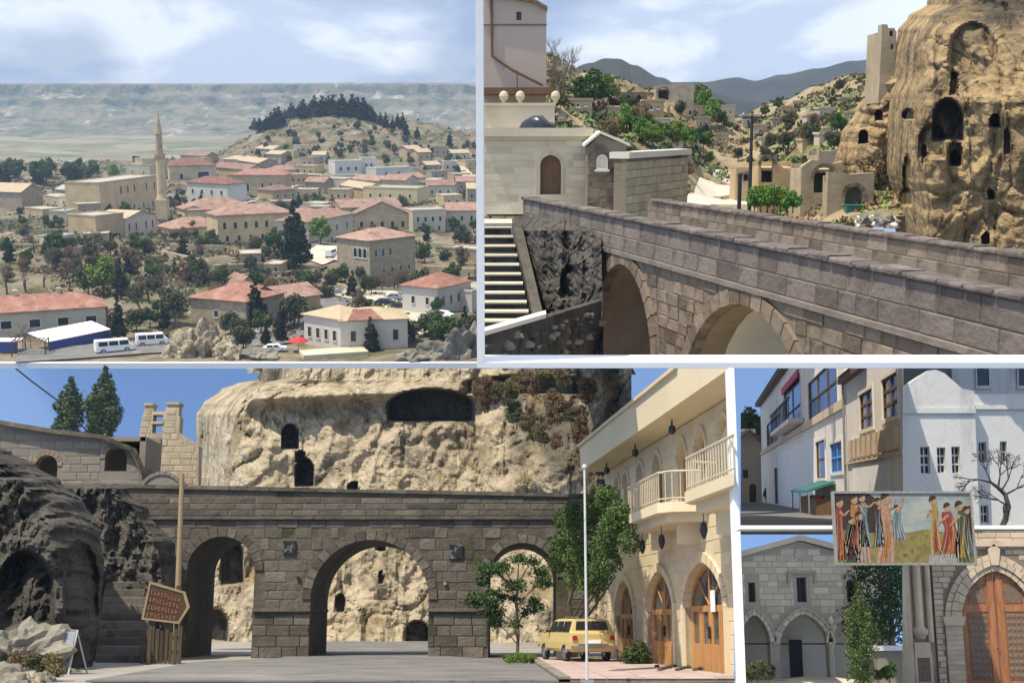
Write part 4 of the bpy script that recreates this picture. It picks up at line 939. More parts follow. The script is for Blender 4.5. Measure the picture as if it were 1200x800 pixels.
# ruined tower on the shoulder of the cliff
p = TR.P(1028, 100, 74); k = 74 / FPX
t = thing('ruined_tower', 'roofless ruined stone tower with a hole at its top beside the cliff', 'tower', TR, (p.x + .12, p.y, p.z - 1))
part('wall', MB().wall([(0, 0), (17*k, 0), (17*k, 60*k+1), (15*k, 62*k+1), (14.5*k, 64*k+1), (7*k, 64*k+1), (6*k, 68*k+1), (0, 68*k+1)], [[(9*k, 55*k+1), (13*k, 55*k+1), (13*k, 61*k+1), (9*k, 61*k+1)], [(11*k, 40*k+1), (14*k, 40*k+1), (14*k, 46*k+1), (11*k, 46*k+1)]], 0, .8), 'stone_wall', t)
part('side_wall', MB().box(.01, .7, .8, 3, 0, 60*k+1), 'stone_wall', t)

o = cliff(TR, 'rock_shoulder', 'scrubby rock shoulder sloping down from the ruined tower', 'tan_rock', lambda y: lerp_tab([(90, 1029), (104, 1020), (130, 1002), (160, 985), (200, 975), (240, 980)], y), lambda y: 1075, 90, 245, 60, 90, lambda x, y, t: 72 + 8 * (1 - t) ** 3 + (y < 130) * 0, 2.0, [(1012, 160, 5, 7, 3), (1030, 135, 4, 6, 2)], 9.9, .16)
# left-hand buildings at the bridge head
YB = 60.0; k = YB / FPX
p = TR.P(545, 236, YB); zb = p.z - .6
def wx(x): return TR.P(x, 236, YB).x - p.x
def wz(y, Y=YB): return TR.P(620, y, Y).z
t = gh = thing('gatehouse', 'cream ashlar building with moulded cornice and arched wooden door at the bridge head', 'house', TR, (p.x, p.y, 0))
dr = arch(wx(645), wz(194), 12*k, 12*k, wz(228), 12)
part('wall', MB().wall([(0, zb), (wx(690), zb), (wx(690), wz(164)), (0, wz(164))], [dr], 0, .35).box(0, wx(690), .9, 9, zb, wz(164)), 'cream_wall', t)
cs = [(wz(228) - .35, wz(228))]; z = wz(228); sh = (wz(164) - wz(228)) / 8
for i in range(8): cs.append((z + i * sh, z + (i + 1) * sh))
blocks(t, 0, wx(690), cs, 0, 'cream_wall', .8, 1.5, lambda a, b, z0, z1: b > wx(645) - 16.5*k and a < wx(645) + 16.5*k and z0 < wz(180), jit=.012, gap=.014, back=.1)
for m in ring(wx(645), wz(194), 12*k, 16*k, -.05, .3, 9): part('voussoir', m, 'cream_wall', t)
for s_ in (-1, 1): part('jamb', MB().box(wx(645) + s_*14*k - 2*k, wx(645) + s_*14*k + 2*k, -.04, .3, wz(228), wz(194)), 'cream_wall', t)
d_ = part('door', MB().prism(arch(wx(645), wz(194), 12*k - .02, None, wz(228), 12), .22, .3), 'dark_wood', t); part('handle', MB().box(wx(648), wx(649), .16, .22, wz(212), wz(208)), 'black_metal', d_)
part('cornice', MB().box(-.1, wx(692), -.15, 9, wz(164), wz(160)).box(-.1, wx(694), -.35, 9.1, wz(160), wz(150)), 'cream_wall', t)
part('terrace_wall', MB().box(0, wx(652), 3.0, 3.4, wz(152), wz(124, 63.4)), 'cream_wall', t)
part('coping', MB().box(0, wx(653), 2.9, 3.5, wz(124, 63.4), wz(121, 63.4)), 'cream_wall', t)
for x in (590, 610, 653): part('finial', MB().lathe([(.10, 0), (.10, .1), (.18, .18), (.23, .34), (.18, .5), (.04, .58)], 12), 'cream_wall', t, (wx(x), 3.2, wz(121, 63.4)))
solo('dark_heap', rock(9, .85, .6, .62, 3, .25), 'dark_car', 'dark blue rounded heap on the terrace of the gatehouse', 'dark_heap', TR, TR.P(629, 149, 61.6) - Vector((0, 0, .1)), smooth=True)  # rounded heap in place of a half-hidden car
YH = 72.0; p2 = TR.P(540, 112, YH); k2 = YH / FPX
t = thing('tall_house', 'tall blank pinkish house wall with drainpipe and one tiny window', 'house', TR, (p2.x, p2.y, 0))
def hx(x): return TR.P(x, 112, YH).x - p2.x
def hz(y): return TR.P(600, y, YH).z
w0 = [(hx(605), hz(24)), (hx(611), hz(24)), (hx(611), hz(14)), (hx(605), hz(14))]
part('wall', MB().wall([(0, hz(200)), (hx(640), hz(200)), (hx(640), hz(12)), (hx(626), hz(4)), (0, hz(-12))], [w0], 0, .3).box(0, hx(640), .3, 6, hz(200), hz(14)), 'pink_wall' if 'pink_wall' in MT else 'white_wall', t)
part('pane', MB().box(hx(604.5), hx(611.5), .2, .28, hz(24.5), hz(13.5)), 'dark_glass', t)
part('string_course', MB().box(0, hx(640.5), -.06, .01, hz(30), hz(28.5)), 'brown_block', t)
part('roof', MB().prism([(0, hz(-12)), (hx(626), hz(4)), (hx(641), hz(12.5)), (hx(641), hz(8)), (hx(627), hz(0)), (0, hz(-16))], -.25, 6), 'brown_block', t)
part('drainpipe', MB().tube([(hx(576), -.1, hz(-5)), (hx(577), -.1, hz(66)), (hx(600), -.1, hz(82)), (hx(636), -.1, hz(100))], .07, 6), 'dark_wood', t)
part('lean_to_roof', MB().box(0, hx(648), -3.5, 0, hz(112), hz(105)), 'dark_wood', t)
part('post', MB().box(hx(605), hx(606.5), -3.7, -3.55, hz(112), hz(86)), 'dark_wood', t)
clip_tree(t, TR, x0=566.6); clip_tree(gh, TR, x0=566.6)
# wayside shrine with pitched roof, long wall beyond
Y3 = 58.0; p = TR.P(688, 232, Y3); k = Y3 / FPX
t = thing('stone_kiosk', 'narrow stone kiosk with pale pitched roof and small white window', 'kiosk', TR, (p.x, p.y, p.z - 1.2))
ht = TR.P(688, 172, Y3).z - p.z + 1.2; wk = 45*k
part('wall', MB().box(0, wk, 0, 2.2, 0, ht).add([(0, 0, ht), (wk, 0, ht), (wk*.32, 0, ht + 14*k), (0, 2.2, ht), (wk, 2.2, ht), (wk*.32, 2.2, ht + 14*k)], [(0,1,2),(3,5,4)]), 'brown_mortar', t)
part('roof', MB().add([(-.15,-.2,ht),(wk*.32,-.2,ht+15*k),(wk+.15,-.2,ht+.02),(-.15,2.4,ht),(wk*.32,2.4,ht+15*k),(wk+.15,2.4,ht+.02),(-.15,-.2,ht+.12),(wk*.32,-.2,ht+15*k+.12),(wk+.15,-.2,ht+.14),(-.15,2.4,ht+.12),(wk*.32,2.4,ht+15*k+.12),(wk+.15,2.4,ht+.14)], [(0,1,4,3),(1,2,5,4),(6,9,10,7),(7,10,11,8),(0,6,7,1),(1,7,8,2),(2,8,11,5),(3,4,10,9),(4,5,11,10),(0,3,9,6)]), 'white_wall', t)
rows_ = [(i * .32, (i + 1) * .32) for i in range(int(ht / .32))]
blocks(t, 0, wk, rows_, 0, 'brown_block', .35, .7, lambda a, b, z0, z1: b > 9*k and a < 25*k and z1 > ht - 29*k and z0 < ht - 7*k, back=.1)
window(t, 17*k, ht - 26*k, 13*k, 17*k, Matrix.Identity(4), 'arch', 'white_wall', 'white_wall')
a = TR.P(734, 234, 57); b = TR.P(806, 234, 66); v = b - a; hw = TR.P(734, 186, 57).z - a.z
t = thing('boundary_wall', 'long ashlar wall with white coping leading from the kiosk', 'wall', TR, (a.x, a.y, a.z - 1), math.atan2(v.y, v.x)); lw = math.hypot(v.x, v.y)
part('core', MB().box(0, lw, .04, .6, 0, hw + 1), 'brown_mortar', t)
blocks(t, 0, lw, [(i * .38, (i + 1) * .38) for i in range(int((hw + 1) / .38))], .04, 'stone_wall', .6, 1.2, back=.1, jit=.012)
part('coping', MB().box(-.05, lw + .1, -.12, .8, hw + 1, hw + 1.28), 'white_wall', t)
# road beyond, lamp post, bollard
strip(TR, [(842, 243), (850, 228), (856, 214), (872, 204)], 2.6, 'dirt_road', 'road', vale_h, .12)
p = TR.G(878, 247, .0); p = TR.P(878, 247, 60); t = thing('lamp_post', 'tall thin dark utility pole beside the valley road', 'pole', TR, p); k = 60 / FPX
part('pole', MB().tube([(0, 0, -.6), (0, 0, 114*k)], [.10, .06], 8), 'black_metal', t); part('crossarm', MB().box(-.45, .45, -.05, .05, 106*k, 108*k), 'black_metal', t)
for x in (-.4, 0, .4): part('insulator', MB().lathe([(.05, 0), (.07, .1), (.03, .2)], 8), 'grey_metal', t, (x, 0, 108*k))
p = TR.P(866, 246, 57); solo('bollard', MB().lathe([(.09, -.5), (.09, 1.45), (.11, 1.46), (.11, 1.6), (.03, 1.66)], 10), 'black_metal', 'short dark iron post at the start of the valley road', 'post', TR, p)
# cave houses in the middle
def facade(F, x0, x1, ytop, ybot, Y, label, matn, arches, name='cave_house', cat='house', dep=3.0, rz=0.0, courses=True, below=1.5, top=None):
    k = Y / FPX; a = F.P(x0, ybot, Y); W_ = (x1 - x0) * k; H_ = F.P(x0, ytop, Y).z - a.z
    t = thing(name, label, cat, F, (a.x, a.y, a.z - below), rz)
    hol = [arch((cx - x0)*k, below + (ybot - yt)*k - r*k, r*k, None, max(.05, below + (ybot - yb)*k), 10) for cx, r, yt, yb in arches]
    o_ = [(0, 0), (W_, 0)] + ([((x - x0)*k, below + (ybot - y)*k) for x, y in top] if top else [(W_, H_ + below), (0, H_ + below)])
    part('wall', MB().wall(o_, hol, 0, .5), matn, t)
    part('inner_wall', MB().box(.05, W_ - .05, dep, dep + .3, 0, (H_ + below)*.98).box(.02, .3, .5, dep, 0, (H_ + below)*.9).box(W_ - .3, W_ - .02, .5, dep, 0, (H_ + below)*.9).box(.05, W_ - .05, .5, dep, (H_ + below)*.9 - .2, (H_ + below)*.9), matn, t)
    for cx, r, yt, yb in arches:
        for m in ring((cx - x0)*k, below + (ybot - yt)*k - r*k, r*k, r*k + .22, -.05, .25, 9): part('voussoir', m, 'brown_block', t)
    return t
facade(TR, 958, 1040, 176, 222, 82, 'pale stone cave house with flat terrace and small arches beside the cliff', 'stone_wall', [(990, 6, 193, 204), (972, 5, 196, 206), (1006, 6, 190, 200)], top=[(1040, 174), (1012, 176), (1010, 168), (1000, 166), (990, 176), (962, 178), (958, 176)])
facade(TR, 938, 986, 192, 232, 77, 'ruined vaulted house with one wide dark arch', 'stone_wall', [(965, 12, 196, 226)], top=[(986, 190), (975, 192), (950, 188), (938, 196)])
facade(TR, 888, 936, 190, 230, 84, 'ruined house with tall dark arch and sloping broken wall', 'tan_wall', [(898, 7, 186, 214)], top=[(936, 206), (915, 196), (905, 184), (888, 182)])
facade(TR, 968, 1022, 205, 262, 70, 'rubble stone porch with pale arched niche and teal chest', 'stone_wall', [(999, 10, 219, 247)], dep=1.0, top=[(1022, 203), (994, 205), (968, 202)])
facade(TR, 862, 886, 196, 214, 110, 'small far stone hut by the end of the valley road', 'tan_wall', [(874, 3, 204, 212)])
p = TR.P(999, 249, 69); t = thing('chest', 'teal painted chest standing below the pale niche', 'chest', TR, p)
mat('teal_paint', [(.03,.13,.12),(.05,.17,.16)], 3, .5, .1)
part('box', MB().box(-.4, .4, -.3, .3, -.3, .35), 'teal_paint', t); part('lid', MB().box(-.42, .42, -.32, .32, .36, .42), 'teal_paint', t)
for i in range(16):
    x = 1006 + rng.random() * 40; p = TR.P(x, 262 + rng.uniform(-8, 4), 60 + rng.random() * 5); s_ = rng.uniform(.25, .6)
    solo('rubble_stone', rock(20 + i, s_, s_*.8, s_*.7, 2, .4), 'white_wall' if i % 2 else 'grey_rock', 'loose pale stone in the rubble heap behind the parapet', 'stone', TR, p, i, 'rubble heap stones')
facade(TR, 768, 812, 100, 132, 190, 'distant flat-topped stone ruin with tall niche on the hillside', 'stone_wall', [(777, 6, 104, 122)], top=[(812, 101), (796, 99), (768, 102)])
facade(TR, 722, 758, 108, 126, 180, 'distant pinkish house with small dark openings on the hillside', 'pink_roof', [(735, 3, 112, 120), (748, 3, 112, 120)])
for i, (x, y) in enumerate([(690, 118), (712, 138), (842, 138), (905, 150), (930, 165), (960, 140), (985, 128), (930, 130), (760, 150), (815, 150), (838, 168), (892, 172), (1010, 150), (668, 128), (870, 150), (882, 160), (915, 138), (945, 150), (970, 160), (940, 178), (960, 170), (990, 142), (800, 138), (785, 160), (735, 140), (755, 132)]):
    p = TR.T(x, y, vale_h, 50, 400); k = p.y / FPX; w_ = rng.uniform(14, 26) * k; hh = rng.uniform(9, 14) * k
    house(TR, (p.x, p.y, p.z), rng.uniform(-.3, .3), w_, w_ * .7, hh, 'small %s house with arched door on the valley hillside' % ['grey stone', 'tan', 'cream'][i % 3], roof='flat', wall=['stone_wall', 'tan_wall', 'cream_wall'][i % 3], parapet=.2, name='stone_hut', cat='hut', group=['grey stone', 'tan', 'cream'][i % 3] + ' houses of the valley',
          wins=[('F', w_*.35, hh*.2, w_*.18, hh*.5, 'arch'), ('F', w_*.7, hh*.3, w_*.14, hh*.35, 'rect')])
n = 0; rng = random.Random(15)
while n < 70:
    x = rng.uniform(645, 1045); y = rng.uniform(80, 225)
    if y < lerp_tab(RT, x) + 6 or (812 < x < 892 and y > 196): continue
    p = TR.T(x, y, vale_h, 50, 400)
    if p.y > 300: continue
    kd = rng.choice(['shrub', 'dry', 'olive', 'round', 'shrub'])
    tree(kd, TR, p, rng.uniform(.8, 2.0) * (1.2 if kd != 'shrub' else .8), {'shrub': 'low wide grey-green bush on the valley hillside', 'dry': 'rust-brown dry bush on the valley hillside', 'olive': 'olive-green bushy tree on the valley hillside', 'round': 'rounded leafy tree on the valley hillside'}[kd], rng.random() * 6, {'shrub': 'grey-green bushes of the valley', 'dry': 'dry bushes of the valley', 'olive': 'olive-green trees of the valley', 'round': 'rounded trees of the valley'}[kd], name='shrub', var=n % 2); n += 1
for i in range(26):
    x = 715 + rng.random() * 115; y = lerp_tab([(715, 160), (760, 172), (800, 178), (830, 178)], x) - rng.uniform(0, 14)
    tree('bright' if i % 3 else 'round', TR, TR.T(x, y, vale_h, 50, 400), rng.uniform(1.4, 2.6), 'bright green bush in the hedge behind the boundary wall', rng.random() * 6, 'green hedge bushes', name='hedge_bush', var=i % 2)
for i, (x, y) in enumerate([(700, 128), (712, 124), (690, 132), (826, 140), (820, 130), (832, 150)]):
    tree('bright' if i % 2 else 'round', TR, TR.T(x, y, vale_h, 50, 400), 4.2, 'fresh green tree on the valley hillside', i, 'green trees of the valley hillside', var=i % 2)
for i in range(7): tree('bright', TR, TR.P(884 + i * 7.5, 250 + (i % 2) * 2, 56 + i % 3), 1.35 - .08 * abs(i - 2), 'bright green bush lining the far parapet', i, 'bushes by the far parapet', name='parapet_bush', var=i % 2)
for i, (x, y) in enumerate([(650, 72), (646, 90), (668, 84), (660, 100), (675, 96), (655, 112)]): bare_tree(TR, TR.T(x, y + 10, vale_h, 50, 400), 5.5, 'leafless tree beside the tall blank house', i, 'leafless trees by the tall house', i % 3)
rg = random.Random(6)
for nm, mt_, cnt, sz_ in (('undergrowth', 'leaf_olive', 3600, .42), ('dry_grass', 'leaf_dry', 3000, .36), ('undergrowth', 'leaf_bright', 1500, .36)):
    pts = []
    while len(pts) < cnt:
        Y = 66 * (235 / 66) ** rg.random(); x = rg.uniform(640, 1060); X = (x - 600) / FPX * Y
        if noise.noise((X * .06, Y * .06, cnt * .1)) + .35 * noise.noise((X * .25, Y * .25, 5)) < .02 or (Y < 135 and 805 < x < 900): continue
        pts.append(((X, Y, vale_h(X, Y)), rg.uniform(.5, 1.5) * min(1, Y / 140)))
    cover(TR, nm, mt_, pts, sz_, rg, 5)
# stairs at the left
t = thing('stone_stairs', 'stone staircase with pale treads and darker steps going down beside the bridge', 'stairs', TR, (0, 0, 0))
nst = 12
for i in range(nst):
    q = i / (nst - 1); y = 266 + (386 - 266) * q; z = -.35 - .21 * i
    P1 = TR.G(566, y, z); P2 = TR.G(599 + 24 * q, y, z); Y1 = TR.G(566, 266 + 120 * (i + 1) / (nst - 1), z - .21).y
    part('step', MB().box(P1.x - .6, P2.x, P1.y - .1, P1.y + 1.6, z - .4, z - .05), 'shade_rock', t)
    part('tread', MB().box(P1.x - .6, P2.x + .02, P1.y - .16, P1.y + .40, z - .055, z), 'cream_wall', t)  # treads coloured paler than the steps below them
A_ = TR.G(600, 262, -.1); B_ = TR.G(626, 384, -2.7)
part('side_wall', MB().hexa([(A_.x, A_.y, -6), (A_.x + .35, A_.y, -6), (B_.x + .35, B_.y, -6), (B_.x, B_.y, -6), (A_.x, A_.y, .15), (A_.x + .35, A_.y, .15), (B_.x + .35, B_.y, -2.45), (B_.x, B_.y, -2.45)][:0] or
     [(B_.x, B_.y, -6), (B_.x + .35, B_.y, -6), (A_.x + .35, A_.y, -6), (A_.x, A_.y, -6), (B_.x, B_.y, -2.45), (B_.x + .35, B_.y, -2.45), (A_.x + .35, A_.y, .1), (A_.x, A_.y, .1)]), 'dark_bridge_block', t)
clip_tree(t, TR, x0=567, y1=424.5)
a = TR.P(556, 237, 58); o = struct('landing', MB().box(a.x, 2.6, TR.G(580, 262, -.36).y, 60.2, -1, -.34), 'dirt_road', TR); clip(o, TR, x0=567)
# abutment rock and low wall in front of the stairs
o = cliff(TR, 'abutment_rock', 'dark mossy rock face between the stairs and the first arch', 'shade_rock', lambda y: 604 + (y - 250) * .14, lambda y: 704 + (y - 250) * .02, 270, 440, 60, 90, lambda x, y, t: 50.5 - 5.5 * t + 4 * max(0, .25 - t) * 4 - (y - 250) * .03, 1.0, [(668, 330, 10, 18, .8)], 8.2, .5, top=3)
clip(o, TR, y1=424.5)
P1 = TR.P(560, 395, 33); P2 = TR.P(640, 372, 36); P3 = TR.P(705, 352, 41)
t = thing('low_wall', 'dark rubble wall with pale sloping coping below the staircase', 'wall', TR)
m = MB(); cp = MB()
for a, b in ((P1, P2), (P2, P3)):
    m.hexa([(a.x, a.y, -7.5), (b.x, b.y, -7.5), (b.x, b.y + .6, -7.5), (a.x, a.y + .6, -7.5), (a.x, a.y, a.z), (b.x, b.y, b.z), (b.x, b.y + .6, b.z), (a.x, a.y + .6, a.z)])
a, b = P1, P2
cp.hexa([(a.x, a.y - .08, a.z), (b.x, b.y - .08, b.z), (b.x, b.y + .65, b.z), (a.x, a.y + .65, a.z), (a.x, a.y - .08, a.z + .12), (b.x, b.y - .08, b.z + .12), (b.x, b.y + .65, b.z + .12), (a.x, a.y + .65, a.z + .12)])
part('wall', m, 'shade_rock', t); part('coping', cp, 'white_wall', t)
for i in range(150):
    u_ = rng.random(); a, b = (P1, P2) if u_ < .55 else (P2, P3); u_ = u_ / .55 if u_ < .55 else (u_ - .55) / .45
    q = a.lerp(b, u_); z = q.z - .25 - rng.random() * 2.2; s_ = rng.uniform(.12, .26)
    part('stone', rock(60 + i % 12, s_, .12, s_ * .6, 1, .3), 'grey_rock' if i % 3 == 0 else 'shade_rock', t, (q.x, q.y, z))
clip_tree(t, TR, x0=567, y1=424.5)
# white strips standing for the borders below and towards the hill town
a = TR.P(559, 424.6, 20.5); b = TR.P(1230, 431, 20.5)
solo('lower_border_strip', MB().box(a.x, b.x, 20.5, 21.2, b.z, a.z), 'border_white', 'white border strip under the stone bridge place', 'lower_border_strip', TR)
a = TR.P(559, 424.4, 20.5); b = TR.P(566.5, -40, 20.5)
solo('upright_border_strip', MB().box(a.x, TR.P(566.5, 200, 20.5).x, 20.5, 21.1, a.z, b.z), 'border_white', 'thin white upright border strip between hill town and stone bridge', 'wall', TR)
# ================================================================ STREET WITH THE THREE-ARCHED BRIDGE
rng = random.Random(77)
mat('street_ground', [(.20,.185,.165),(.27,.25,.225),(.32,.30,.27)], .35, .95, .35, 14, spots=[((.13,.12,.105),.5,.60)], bdist=.03)
mat('pink_paving', [(.36,.27,.25),(.44,.34,.31)], 1.2, .9, .2, 20, rand=.12, bdist=.01)
mat('cream_stone', [(.54,.445,.27),(.61,.515,.335),(.66,.57,.39)], .7, .85, .2, 8, rand=.07, bdist=.02)
mat('cream_plaster', [(.60,.515,.34),(.65,.565,.39)], .6, .85, .1, 6)
mat('orange_wood', [(.36,.17,.05),(.46,.23,.08),(.52,.28,.10)], 1.6, .55, .2, 10, stretch=(5, 5, .5), spec=.4)
mat('yellow_paint', [(.52,.40,.155),(.56,.44,.18)], 1.5, .32, .03, spec=.5)
mat('chrome', [(.55,.55,.55)], 1, .25, 0, metal=.9)
mat('tail_red', [(.35,.02,.015)], 1, .25, 0, spec=.5)
mat('weathered_wood', [(.06,.045,.03),(.10,.075,.05)], 2, .9, .4, 14, stretch=(4, 4, .5), rand=.2)
mat('sign_wood', [(.055,.035,.02),(.085,.052,.03)], 2, .85, .3, 12, stretch=(.5, 4, 4))
mat('sign_letter', [(.28,.10,.06),(.33,.14,.085)], 3, .8, 0)
mat('sign_border', [(.25,.19,.11),(.31,.24,.145)], 3, .8, .1)
mat('pale_metal', [(.46,.46,.44),(.54,.54,.52)], 2, .5, .1, spots=[((.28,.14,.07),1.2,.62)])
mat('ivory_glass', [(.06,.065,.06),(.10,.10,.09)], .8, .15, 0, spec=.5)
mat('rail_paint', [(.50,.44,.31),(.56,.50,.37)], 3, .6, .05)
mat('paper', [(.8,.8,.78)], 1, .8, 0)
def lx(x, Y, y=700): return LV.P(x, y, Y).x
def lz(y, Y): return LV.P(430, y, Y).z
g = MB()
n = 0
for j in range(60):
    for i in range(60):
        X = -60 + 110 * i / 59; Y = 3 + 187 * (j / 59) ** 1.5
        g.v.append((X, Y, .035 * fbm((X * .2, Y * .2, 1), 3)))
for j in range(59):
    for i in range(59): g.f.append((j*60+i, j*60+i+1, (j+1)*60+i+1, (j+1)*60+i))
o = struct('ground', g, 'street_ground', LV, smooth=True); clip(o, LV, x1=860.5)
a = LV.G(100, 800); b = LV.G(655, 800); c = LV.G(622, 776); d = LV.G(520, 770); e = LV.G(505, 752); f_ = LV.G(372, 752); h_ = LV.G(330, 772); k_ = LV.G(225, 778)
m = MB().slab([(q.x, q.y) for q in (a, b, c, d, e, f_, h_, k_)], .02, .07); o = struct('road', m, 'asphalt', LV)
# pavement of separate pinkish slabs behind a kerb
pv = obj('pavement', MB().slab([(q.x, q.y) for q in (b, LV.G(861, 800), LV.G(861, 790), LV.G(700, 771), c)], .02, .10).mesh('pavement', MT['brown_mortar'])); pv.matrix_basis = base(LV); pv['kind'] = 'structure'
k = 0
for j in range(22):
    Y = b.y + j * .78
    if Y > 49: break
    xa = b.x + (c.x - b.x) * (Y - b.y) / (c.y - b.y) + .30; X = xa
    xb = lx(860, Y) if Y < 34.6 else min(lx(860, Y), 5.67 + (Y - 34.7) * -.112 - .05)
    while X < xb - .2 and k < 290:
        w_ = min(.9, xb - X); part('paving_slab', MB().box(0, w_ - .025, 0, .755, .07, .13), 'pink_paving', pv, (X, Y, 0)); X += .9; k += 1
for j in range(16):
    q0 = Vector((b.x, b.y, 0)).lerp(Vector((c.x, c.y, 0)), j / 16); q1 = Vector((b.x, b.y, 0)).lerp(Vector((c.x, c.y, 0)), (j + .98) / 16)
    part('kerb_stone', MB().hexa([(q0.x, q0.y, .03), (q0.x + .28, q0.y, .03), (q1.x + .28, q1.y, .03), (q1.x, q1.y, .03), (q0.x, q0.y, .16), (q0.x + .28, q0.y, .16), (q1.x + .28, q1.y, .16), (q1.x, q1.y, .16)]), 'grey_rock', pv)

# the bridge
YB = LV.G(430, 770.5).y; k = YB / FPX
br = thing('arched_bridge', 'dark three-arched stone bridge spanning the street below the cliff', 'bridge', LV, (0, YB, 0))
X0, X1 = lx(88, YB), lx(690, YB)
zt = lambda X: lz(566 + 12 * ((X - X0) / (X1 - X0)), YB); zs_ = lz(607, YB)
AR = [(lx(257, YB), 39 * k, lz(668, YB)), (lx(433, YB), 68 * k, lz(702, YB)), (lx(612.5, YB), 39.5 * k, lz(676, YB))]
out_ = [(X0, -.5)]
for cx, r, zs in AR: out_ += [(cx - r, -.5)] + arch(cx, zs, r, None, None, 22)[::-1] + [(cx + r, -.5)]
out_ += [(X1, -.5), (X1, zs_), (X0, zs_)]
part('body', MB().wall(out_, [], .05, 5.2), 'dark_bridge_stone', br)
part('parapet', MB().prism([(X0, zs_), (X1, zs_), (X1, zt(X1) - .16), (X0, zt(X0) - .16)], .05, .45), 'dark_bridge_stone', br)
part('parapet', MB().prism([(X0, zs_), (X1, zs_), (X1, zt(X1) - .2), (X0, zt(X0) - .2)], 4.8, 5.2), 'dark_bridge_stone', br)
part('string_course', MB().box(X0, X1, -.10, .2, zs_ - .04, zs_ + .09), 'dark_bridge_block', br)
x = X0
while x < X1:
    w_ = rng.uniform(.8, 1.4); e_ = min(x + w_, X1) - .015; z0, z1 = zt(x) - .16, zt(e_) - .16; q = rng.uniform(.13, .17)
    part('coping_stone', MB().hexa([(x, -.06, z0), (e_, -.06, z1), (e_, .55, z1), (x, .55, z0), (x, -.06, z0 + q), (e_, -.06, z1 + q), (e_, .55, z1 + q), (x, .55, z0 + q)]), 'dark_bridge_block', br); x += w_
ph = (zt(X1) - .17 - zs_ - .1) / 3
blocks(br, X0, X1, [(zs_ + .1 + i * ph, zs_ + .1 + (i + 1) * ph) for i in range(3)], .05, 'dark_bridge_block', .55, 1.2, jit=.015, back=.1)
def inA(a, b, z0, z1, pad=.40):
    for cx, r, zs in AR:
        for x in (a, (a + b) / 2, b):
            for z in (z0, z1):
                if (z < zs and abs(x - cx) < r + pad) or (z >= zs and (x - cx) ** 2 + (z - zs) ** 2 < (r + pad) ** 2): return True
    return False
zz = []; z = zs_ - .06
while z > lz(712, YB): hh = rng.uniform(.34, .5); zz.append((z - hh, z)); z -= hh
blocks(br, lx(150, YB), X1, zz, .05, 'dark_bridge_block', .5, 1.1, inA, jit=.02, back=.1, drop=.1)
for cx, r, zs in AR:
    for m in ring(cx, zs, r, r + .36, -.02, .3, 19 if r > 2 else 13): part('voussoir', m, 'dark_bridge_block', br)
for xa, xb in ((297.5, 364), (502, 571)):
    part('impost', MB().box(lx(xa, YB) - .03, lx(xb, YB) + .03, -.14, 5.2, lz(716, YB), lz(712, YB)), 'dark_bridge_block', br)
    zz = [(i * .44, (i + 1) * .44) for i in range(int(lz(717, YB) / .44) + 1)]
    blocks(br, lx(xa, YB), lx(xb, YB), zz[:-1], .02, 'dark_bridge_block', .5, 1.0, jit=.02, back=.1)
for x, y, w_ in ((337, 641, 15), (534, 646, 16), (349, 677, 4), (522, 683, 4), (250, 604, 4)):   # black blocks in place of the shade inside putlog holes
    part('putlog_shade', MB().box(lx(x - w_/2, YB), lx(x + w_/2, YB), -.065, .02, lz(y + w_/2, YB), lz(y - w_/2, YB)), 'rubber', br)

# cliff behind the bridge
XB = [(431, 304), (444, 302), (450, 275), (456, 258), (475, 237), (486, 230), (566, 229), (640, 205), (770, 190)]
o = cliff(LV, 'cliff', 'pale weathered cliff with caves rising behind the three-arched bridge', 'pale_rock', lambda y: lerp_tab(XB, y), lambda y: 740, 428, 756, 190, 170,
     lambda x, y, t: 100 + 22 * max(0, 1 - t * 9) ** 2 + (620 - y) * .035 - 3 * math.exp(-((y - 468 + 20 * t) / 9) ** 2) * (t > .1) * (t < .7) - (x > 560) * (x - 560) * .04, 1.7,
     [(505, 474, 45, 17, 9), (340, 511, 9, 13, 5), (357, 553, 10, 15, 6), (352, 534, 5, 6, 3), (399, 706, 5, 10, 3), (402, 651, 4, 6, 2.5), (446, 640, 4, 5, 2.5), (446, 676, 2.5, 7, 1.4), (489, 742, 13, 14, 3), (272, 655, 12, 26, 5), (246, 668, 4, 7, 3), (414, 569, 5, 5, 3), (252, 732, 14, 18, 4), (620, 450, 70, 10, 5), (240, 530, 5, 25, 1)], 6.4, .10)
clip(o, LV, y0=431.5)
p = LV.P(300, 440, 112)
o = cliff(LV, 'rock_pinnacle', 'lighter rock stub rising behind the cliff top', 'pale_rock', lambda y: 303, lambda y: 345, 424, 452, 20, 14, lambda x, y, t: 112 + 10 * (abs(t - .5) * 2) ** 3, .6, [], 2.2, .2); clip(o, LV, y0=431.5)
for i in range(70):
    x = rng.uniform(545, 735); lo = lerp_tab([(545, 478), (600, 500), (640, 545), (735, 560)], x); y = rng.uniform(440, lo)
    if x < 610 and y < 462: continue
    kq = 'dry' if rng.random() < .75 else 'olive'
    t = tree(kq, LV, LV.P(x, y, 95 - (x - 560) * .03), rng.uniform(.9, 1.9), 'dry rust-brown bush clinging to the cliff slope' if kq == 'dry' else 'olive-green bush clinging to the cliff slope', rng.random() * 6, 'dry bushes on the cliff' if kq == 'dry' else 'green bushes on the cliff', name='cliff_bush', var=i % 2)
    clip_tree(t, LV, y0=431.5)

